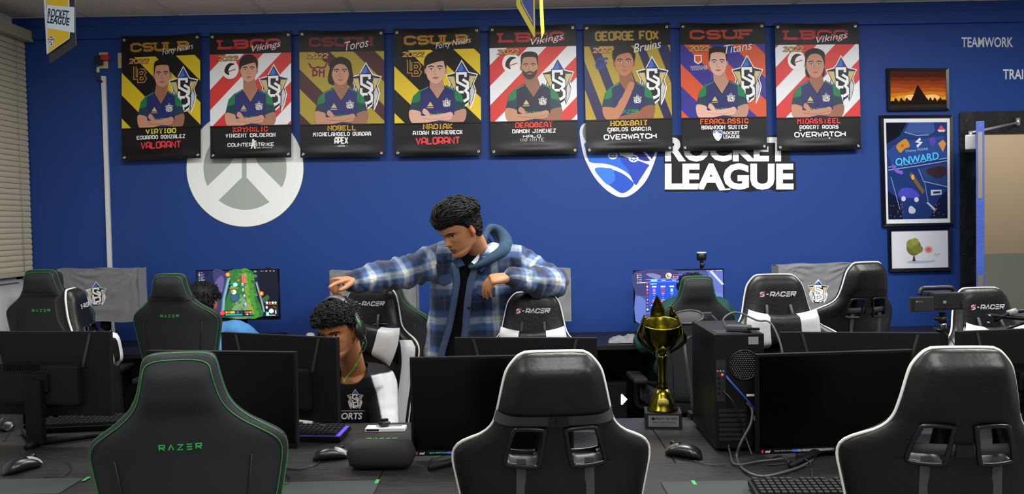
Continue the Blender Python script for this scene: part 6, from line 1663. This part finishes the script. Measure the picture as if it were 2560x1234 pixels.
        c = (TAB[i, j] * (1 - fa) + TAB[i + 1, j] * fa) * (1 - fb) + (TAB[i, j + 1] * (1 - fa) + TAB[i + 1, j + 1] * fa) * fb
        if thin(u) or thin(v): c = c * .6 + hexv('3c4a66') * .4
        return c * (1 + .18 * noise.noise(q * 160))
    def disp(q):
        sl = q.x < P(1080, 650, 3.95).x or q.x > P(1312, 650, 3.95).x
        f_ = noise.noise(V((q.x * (34 if sl else 9), q.y * 16, q.z * (16 if sl else 7)))); g_ = noise.noise(q * 26)
        return (.013 if sl else .010) * f_ + .004 * g_
    cloth_finish(jk, root, 'jacket', m_plaid, .0055, colour, smooth=3, cut=cut, disp=disp, label='open blue and cream plaid flannel jacket', thick=.004)
    # jacket details: front plackets, collar flaps, chest pockets, cuffs, buttons
    m_pl = mat('blue_flannel_trim', '2c4264', .85, bump=(420, .3)); m_lp = mat('pale_flannel_trim', '3d4f70', .85, bump=(420, .3))
    def surf_y(x, z):   # front of the jacket at x,z
        best = None
        for (u, v, Y, a, b), (u2, v2, Y2_, a2, b2) in zip(levels[1:-1], levels[2:]):
            c1, c2 = P(u, v, Y), P(u2, v2, Y2_)
            if c2.z <= z <= c1.z:
                t = (c1.z - z) / (c1.z - c2.z); c = c1.lerp(c2, t); aa = a + (a2 - a) * t + .036; bb = b + (b2 - b) * t + .018
                s = max(-.98, min(.98, (x - c.x) / aa)); return c.y - bb * (1 - abs(s) ** 2.35) ** .43 + .08 * (x - c.x)
        return 3.86
    for sg, name in ((-1, 'placket'), (1, 'placket')):
        m = MB(); L = []
        for z in np.linspace(oz[0] - .02, oz[-1] + .07, 22):
            c = float(np.interp(z, zz, oc[::-1])); w = float(np.interp(z, zz, ow[::-1])) + .004
            row = []
            for kx in (-.008, .004, .015, .025): x = c + sg * (w + kx); row.append(V((x, surf_y(x, z) - .007 - .004 * math.sin(max(0, kx) / .026 * PI) + .003 * noise.noise(V((x * 20, 0, z * 20))), z)))
            L.append(row)
        vs = [p for r_ in L for p in r_]; fs = [(i * 4 + j, i * 4 + j + 1, i * 4 + j + 5, i * 4 + j + 4) for i in range(21) for j in range(3)]
        m.add(vs, fs, 0, True); o = m.build(name, m_lp, world=root); s = o.modifiers.new('t', 'SOLIDIFY'); s.thickness = .003
    for (u, v) in ((1172, 768), (1158, 862)): 
        q = P(u, v, 3.85); q.y = surf_y(q.x, q.z) - .014; MB().cyl(q, q + V((0, .006, 0)), .0075).build('button', m_gloss, world=root)
    for pts in ([(1092, 690), (1128, 684), (1126, 706), (1108, 712), (1090, 704)], [(1192, 712), (1238, 718), (1238, 738), (1216, 745), (1192, 734)]):
        q3 = []
        for u, v in pts:
            q = P(u, v, 3.87); y = surf_y(q.x, q.z) - .012; q = P(u, v, y); q3.append(q)
        MB().prism(q3, (0, .008, 0)).build('pocket_flap', m_pl, world=root, fixn=True)
        lo = P(pts[0][0] - 2, pts[0][1] + 8, 3.87); L = []
    for pts in ([(1124, 622), (1150, 640), (1162, 662), (1146, 668), (1128, 650)], [(1176, 662), (1204, 640), (1236, 628), (1226, 652), (1204, 680), (1190, 668)]):
        q3 = [P(u, v, 3.83 if i not in (0, 2 if len(pts) == 6 else 9) else 3.9) for i, (u, v) in enumerate(pts)]
        MB().prism(q3, (.001, .005, -.002)).build('collar_flap', m_pl, world=root, fixn=True)
    MB().prism([P(1178, 655, 3.815), P(1200, 632, 3.86), P(1204, 612, 3.9), P(1208, 620, 3.9), P(1202, 645, 3.86), P(1186, 660, 3.82)], (0, .008, 0)).build('shirt_collar', mat('pale_shirt_collar', 'b4b6ba', .8), world=root, fixn=True)
    for c, d, r_ in ((P(884, 705, 3.635), P(935, 694, 3.70) - rw, .049), (P(1284, 694, 3.685), P(1335, 703, 3.78) - lw, .047)):
        d = d.normalized(); m = MB(); rr = []
        for s, q in ((0, .9), (.003, 1.0), (.02, 1.06), (.045, 1.1), (.05, 1.02)): a_, b_ = frame_from(d, V((0, 0, 1))); rr.append(ellring(c + d * s, a_, b_, r_ * q, r_ * q * .92, 24))
        m.loft(rr, caps=False); o = m.build('cuff', mat('blue_flannel_cuff', '40587f', .85, bump=(420, .3)), world=root); s = o.modifiers.new('t', 'SOLIDIFY'); s.thickness = .004
    # hair: wavy, swept back from the brow
    rnd = random.Random(4)
    def line(t):
        s = math.sin(t); c = abs(math.cos(t))
        if s > .35: return .168 - .012 * (1 - c)
        if s > -.1: return .168 - (.35 - s) / .45 * .075
        return .093 - .05 * min(1, (-.1 - s) / .5)
    hb = scalp(Mh, kh, line, rnd, 3000, lambda p: .022 + .03 * sstep(.165, .2, p.z) + .012 * sstep(.02, .08, p.y) * sstep(.15, .17, p.z), .002, .6, lambda p: V((.3 * math.copysign(1, p.x) * (1 if p.z > .17 else .1) + .25, -.9, .25 if p.y > .03 and p.z > .155 else -.5)), grow=.013)
    o = hb.build('hair', m_hair, world=root)
    return root
man()
# ================================================================ the seated boy
def boy():
    hip = P(900, 1130, 3.86); hip.z = .53
    root = thing('person', 'seated person with curly black hair and black jersey with white sleeves, behind the angled monitor', 'person', (hip.x, hip.y, 0), 0)
    f = V((-.36, -.90, -.24)); chin = P(838, 901, 3.41); kh = .96
    Mh = frame(chin - f.normalized() * .075 * kh, f, (-.10, 0, 1))
    neck0 = P(884, 925, 3.62)
    mb = MB(); head_mesh(mb, Mh, kh)
    limb(mb, [neck0 + V((0, .03, -.08)), neck0, Mh @ V((0, -.035, .04)), Mh @ V((0, -.03, .09))], [.07, .054, .052, .052], n=4)
    limb(mb, [hip, P(890, 1060, 3.80), P(882, 990, 3.72), neck0 + V((0, .02, -.05))], [.125, .12, .125, .08], n=5, flat=.78)
    rs, re_, rw = P(805, 955, 3.66), P(775, 1062, 3.58), P(790, 1070, 3.2)
    ls, le, lw = P(950, 952, 3.68), P(962, 1062, 3.60), P(900, 1072, 3.2)
    re_.z = le.z = .63; rw = V((hip.x - .07, 3.46, .65)); lw = V((hip.x + .09, 3.46, .65))
    for a, b, c in ((rs, re_, rw), (ls, le, lw)): limb(mb, [a, (a + b) / 2, b, (b + c) / 2, c], [.056, .048, .042, .036, .026])
    hand(mb, rw, (.15, -1, -.05), (0, 0, 1), (1, 0, 0), ((.35, .4, .3),) * 4, k=.95); hand(mb, lw, (-.15, -1, -.05), (0, 0, 1), (-1, 0, 0), ((.35, .4, .3),) * 4, k=.95)
    legs(mb, hip, True, PI); feet(mb, hip, True, PI)
    finish_body(mb, root, Mh, kh, 'a06a44', .0036, '100c0a')
    tb = MB(); legs(tb, hip + V((0, 0, .0)), True, PI)
    for v in range(len(tb.v)): pass
    tb2 = MB()
    Mz = Matrix.Rotation(PI, 3, 'Z')
    for sg in (-1, 1):
        h = hip + Mz @ V((sg * .09, 0, 0)); limb(tb2, [h, h + Mz @ V((sg * .03, .22, 0)), h + Mz @ V((sg * .05, .44, 0)), h + Mz @ V((sg * .05, .46, -.2)), V((h.x, h.y, .1)) + Mz @ V((sg * .05, .42, 0))], [.11, .102, .082, .074, .06], n=4)
    me = remesh(tb2, .012, 3); me.transform(inv(root)); me.materials.clear(); me.materials.append(m_trouser); o = bpy.data.objects.new('trousers', me); COL.objects.link(o); o.parent = root
    # jersey
    ax, ay = V((1, .05, 0)), V((-.05, 1, 0))
    lv = [(886, 918, 3.63, .075, .065), (886, 935, 3.64, .125, .085), (885, 960, 3.665, .165, .105), (884, 1010, 3.72, .17, .118), (888, 1060, 3.78, .17, .142), (895, 1110, 3.83, .17, .15), (900, 1145, 3.85, .17, .15)]
    jm = MB().loft([ellring(P(u, v, Y), ax, ay, a, b, 40, .85) for u, v, Y, a, b in lv])
    limb(jm, [P(855, 950, 3.65), rs, (rs + re_) / 2, re_ + V((0, 0, .02))], [.07, .074, .068, .06], n=5); limb(jm, [P(915, 946, 3.65), ls, (ls + le) / 2, le + V((0, 0, .0))], [.07, .072, .066, .06], n=5)
    blk, wht = hexv('0e0f11'), hexv('d6d8dc')
    def col(q):
        s = q.x - P(938, 950, 3.66).x - .25 * (q.z - P(938, 935, 3.66).z) * -1
        s2 = P(822, 950, 3.66).x - q.x + .25 * (q.z - P(822, 935, 3.66).z)
        m_ = max(min(s, P(938, 930, 3.66).z - q.z), s2); w_ = sstep(-.004, .004, m_); return wht * w_ + blk * (1 - w_)
    jo = cloth_finish(jm, root, 'jersey', m_jersey, .0042, col, smooth=3, cut=lambda q: (q - P(872, 915, 3.56)).length < .078 or (q - neck0 - V((0, 0, .02))).length < .06, disp=lambda q: .005 * noise.noise(q * 11) + .002 * noise.noise(q * 30), label='black jersey with white sleeves', thick=.003)
    from mathutils.bvhtree import BVHTree
    tree = BVHTree.FromPolygons([v.co + root.location for v in jo.data.vertices], [tuple(f_.vertices) for f_ in jo.data.polygons])
    def front(u, v):
        d = ray(u, v).normalized(); hit = tree.ray_cast(CAMLOC, d); return (hit[0] if hit[0] else P(u, v, 3.58)) - d * .005
    p = Print(lambda x, y, h: front(x, y) + V((0, -h, 0)), step=.0001)
    emblem(p, 888, 997, 21, 1.15); p.font('ESPORTS', 864, 1039, 17, 'd8dade', w=84, bold=.03, shear=.15); p.stroke([(830 + 82 * i / 12, 1026) for i in range(13)], 2.2, '8a8f9c')
    p.build('jersey_print', world=root)
    rnd = random.Random(9)
    def line(t):
        s = math.sin(t)
        if s > .35: return .158
        if s > -.1: return .158 - (.35 - s) / .45 * .06
        return .098 - .05 * min(1, (-.1 - s) / .5)
    hb = scalp(Mh, kh, line, rnd, 2300, lambda p: .004 + .022 * sstep(.12, .19, p.z), .0026, 1.6, lambda p: V((0, .25, -.35)), grow=.007)
    hb.build('hair', m_hair, world=root)
    # headset over the hair
    hs = thing('headset', 'black headset with green cable on the curly haired boy', 'headset', Mh @ V((0, -.02, .25)), 0)
    arc = [Mh @ (V((.1 * math.cos(a), -.02, .105 + .154 * math.sin(a))) * kh) for a in [PI * i / 24 for i in range(25)]]
    m_hs = mat('black_headset_plastic', '131314', .35)
    m = MB(); d = Mh.to_3x3() @ V((0, 1, 0)); rr = []
    for i, q in enumerate(arc):
        o_ = (q - (Mh @ (V((0, -.02, .105)) * kh))).normalized(); rr.append([q + d * .016 * math.cos(t) + o_ * .006 * math.sin(t) for t in [2 * PI * k / 12 for k in range(12)]])
    m.loft(rr).build('headband', mat('grey_headband', '4a4b4d', .4), world=hs, fixn=True)
    for sg in (-1, 1):
        c = Mh @ (V((sg * .098, -.02, .098)) * kh); x = Mh.to_3x3() @ V((sg, 0, 0))
        e = MB().ball(c, (.016, .036, .045), M=Mh.to_3x3()).build('ear_cup', m_hs, world=hs)
        if sg == -1: pass
    side = 1 if (Mh.to_3x3() @ V((1, 0, 0))).x > 0 else -1
    c = Mh @ (V((side * .108, -.02, .075)) * kh)
    MB().tube(catmull([c, c + V((.014, -.02, -.03)), c + V((.006, -.045, -.06)), c + V((-.01, -.06, -.07))], 5), .003, seg=6).build('microphone', m_hs, world=hs)
    m_gc = mat('green_headset_cable', '3fae3a', .45)
    MB().tube(catmull([Mh @ (V((side * .104, -.004, .165)) * kh), Mh @ (V((side * .118, .006, .145)) * kh), Mh @ (V((side * .118, 0, .12)) * kh)], 5), .0026, seg=6).build('green_accent', m_gc, world=hs)
    MB().tube(catmull([c + V((0, -.01, -.03)), P(897, 893, 3.5), P(886, 918, 3.5), P(868, 940, 3.5), P(858, 955, 3.49)], 6), .0024, seg=6).build('green_cable', m_gc, world=hs)
boy()
# ================================================================ two seated people facing the wall
def seated(hip, chin, f, up, skin, shirt, label, hairf, arms, shoulders, long_hair=False, n=420):
    root = thing('person', label, 'person', (hip.x, hip.y, 0), 0); kh = 1.0
    Mh = frame(chin - Vector(f).normalized() * .075, f, up)
    sc = (shoulders[0] + shoulders[1]) / 2; neck0 = sc + V((0, 0, .07))
    mb = MB(); head_mesh(mb, Mh, kh)
    limb(mb, [sc, neck0, Mh @ V((0, -.035, .05)), Mh @ V((0, -.03, .09))], [.06, .054, .052, .05], n=4)
    limb(mb, [hip, hip.lerp(sc, .4), hip.lerp(sc, .8), sc], [.125, .115, .12, .08], n=5, flat=.78)
    for s, (e, w, dd) in zip(shoulders, arms):
        limb(mb, [s, (s + e) / 2, e, (e + w) / 2, w], [.055, .047, .042, .036, .026]); hand(mb, w, dd, (0, 0, 1), (sc - s), ((.35, .4, .3),) * 4, k=.92)
    legs(mb, hip, True, 0); feet(mb, hip, True, 0)
    finish_body(mb, root, Mh, kh, skin, .0042)
    col = hexv(shirt); jm = MB(); xax = (shoulders[1] - shoulders[0]).normalized(); yax = V((0, 0, 1)).cross(xax)
    jm.loft([ellring(c, xax, yax, a, b, 32, .85) for c, a, b in ((neck0 - V((0, 0, .03)), .07, .065), (sc + V((0, 0, .01)), .15, .085), (hip.lerp(sc, .8), .17, .12), (hip.lerp(sc, .4), .165, .13), (hip, .165, .135))])
    for s, (e, w, dd) in zip(shoulders, arms): limb(jm, [sc.lerp(s, .5), s, (s + e) / 2, e, e.lerp(w, .7) if long_hair else e.lerp(w, .05)], [.07, .076, .068, .06, .046], n=5)
    cloth_finish(jm, root, 'shirt', m_jersey, .008, lambda q: col, smooth=3, disp=lambda q: .006 * noise.noise(q * 13) + .003 * noise.noise(q * 30), cut=lambda q: (q - neck0 - V((0, 0, .02))).length < .055)
    tb = MB()
    for sg in (-1, 1):
        h = hip + V((sg * .09, 0, 0)); limb(tb, [h, h + V((sg * .03, .22, 0)), h + V((sg * .05, .44, 0)), h + V((sg * .05, .46, -.2)), V((h.x, h.y, .1)) + V((sg * .05, .42, 0))], [.11, .102, .082, .074, .06], n=4)
    me = remesh(tb, .012, 3); me.transform(inv(root)); me.materials.clear(); me.materials.append(m_trouser if not long_hair else mat('teal_trouser_cloth', '1c3a3c', .85)); o = bpy.data.objects.new('trousers', me); COL.objects.link(o); o.parent = root
    rnd = random.Random(n)
    scalp(Mh, kh, hairf, rnd, n, lambda p: .02 + .012 * sstep(.15, .2, p.z), .0036, .25, lambda p: V((0, .2 if p.z > .18 else 0, .1 if p.z > .19 else -.8)), grow=.009).build('hair', m_hair, world=root)
    return root, Mh
def sline(t):
    s = math.sin(t)
    if s > .35: return .165
    if s > -.1: return .165 - (.35 - s) / .45 * .05
    return .115 - .075 * min(1, (-.1 - s) / .3)
sh = (P(455, 830, 4.93), P(596, 832, 4.95))
seated(V((P(520, 900, 4.86).x, 4.86, .55)), P(522, 806, 5.02), (.12, .97, -.16), (0, 0, 1), 'a06c52', '4a86bc', 'seated person with short black hair in a light blue shirt, facing the game screen', sline,
       ((P(430, 862, 5.03), PZ(452, 850, DESK + .08), (.1, 1, 0)), (P(640, 860, 5.04), V((P(690, 836, 5.32).x - .02, 5.22, DESK + .07)), (.12, 1, .02))), sh, n=420)
sh = (P(1682, 838, 4.98), P(1800, 836, 4.98))
sh[0].z = sh[1].z = .98
_, Mh2 = seated(V((P(1742, 900, 4.98).x, 4.985, .6)), P(1728, 782, 5.14), (.05, .98, -.18), (0, 0, 1), 'a87a5e', '163a3a', 'seated person in dark teal behind the trophy, hidden by the green-stitched chair', sline,
       ((P(1606, 858, 4.95), PZ(1640, 846, DESK + .075), (.1, 1, 0)), (P(1840, 858, 4.94), PZ(1790, 848, DESK + .075), (-.1, 1, 0))), sh, long_hair=True, n=360)
# ---------------------------------------------------------------- light and camera
def area(loc, sx, sy, power, col=(1, .985, .97)):
    l = bpy.data.lights.new('ceiling_or_fill_lamp', 'AREA'); l.shape = 'RECTANGLE'; l.size = sx; l.size_y = sy; l.energy = power; l.color = col
    o = bpy.data.objects.new('ceiling_or_fill_lamp', l); COL.objects.link(o); o.location = loc
    return o
for (x, y, w) in ((-1.6, 3.9, 26), (.55, 3.9, 62), (2.7, 3.9, 50), (-1.6, 1.3, 24), (.55, 1.3, 40), (2.7, 1.3, 40), (.5, -1.0, 40)):
    area((x, y, CEIL - .02), 1.15, .58, w)
for (x, y) in ((-1.6, 3.9), (.55, 3.9), (2.7, 3.9)):
    o = area((x, y, CEIL - .3), 1.15, .4, 7 if x > -1 else 9); o.rotation_euler = (PI, 0, 0)  # uplights added only to brighten the ceiling, not real fittings
area((XD0 + 1.6, 7.1, CEIL - .02), 1.2, .6, 28, (1, .93, .84))  # unseen lamp added to light the hallway
w = bpy.data.worlds.new('World'); scene.world = w; w.use_nodes = True
w.node_tree.nodes['Background'].inputs[0].default_value = (.02, .022, .03, 1)
cam = bpy.data.cameras.new('camera'); co = bpy.data.objects.new('camera', cam); COL.objects.link(co)
cam.sensor_width = 36; cam.sensor_fit = 'HORIZONTAL'; cam.lens = F / 2560 * 36; cam.clip_start = .05
M3 = Matrix((_rt, _up, -_fw)).transposed()
co.matrix_world = Matrix.Translation(CAMLOC) @ M3.to_4x4()
scene.camera = co
vs = scene.view_settings; vs.view_transform = 'Standard'; vs.look = 'None'; vs.gamma = 1; vs.use_curve_mapping = False; vs.exposure = .45
cy_ = scene.cycles; cy_.use_denoising = True; cy_.max_bounces = 6; cy_.diffuse_bounces = 4; cy_.glossy_bounces = 3; cy_.transmission_bounces = 4
cy_.sample_clamp_indirect = 6; cy_.caustics_reflective = False; cy_.caustics_refractive = False
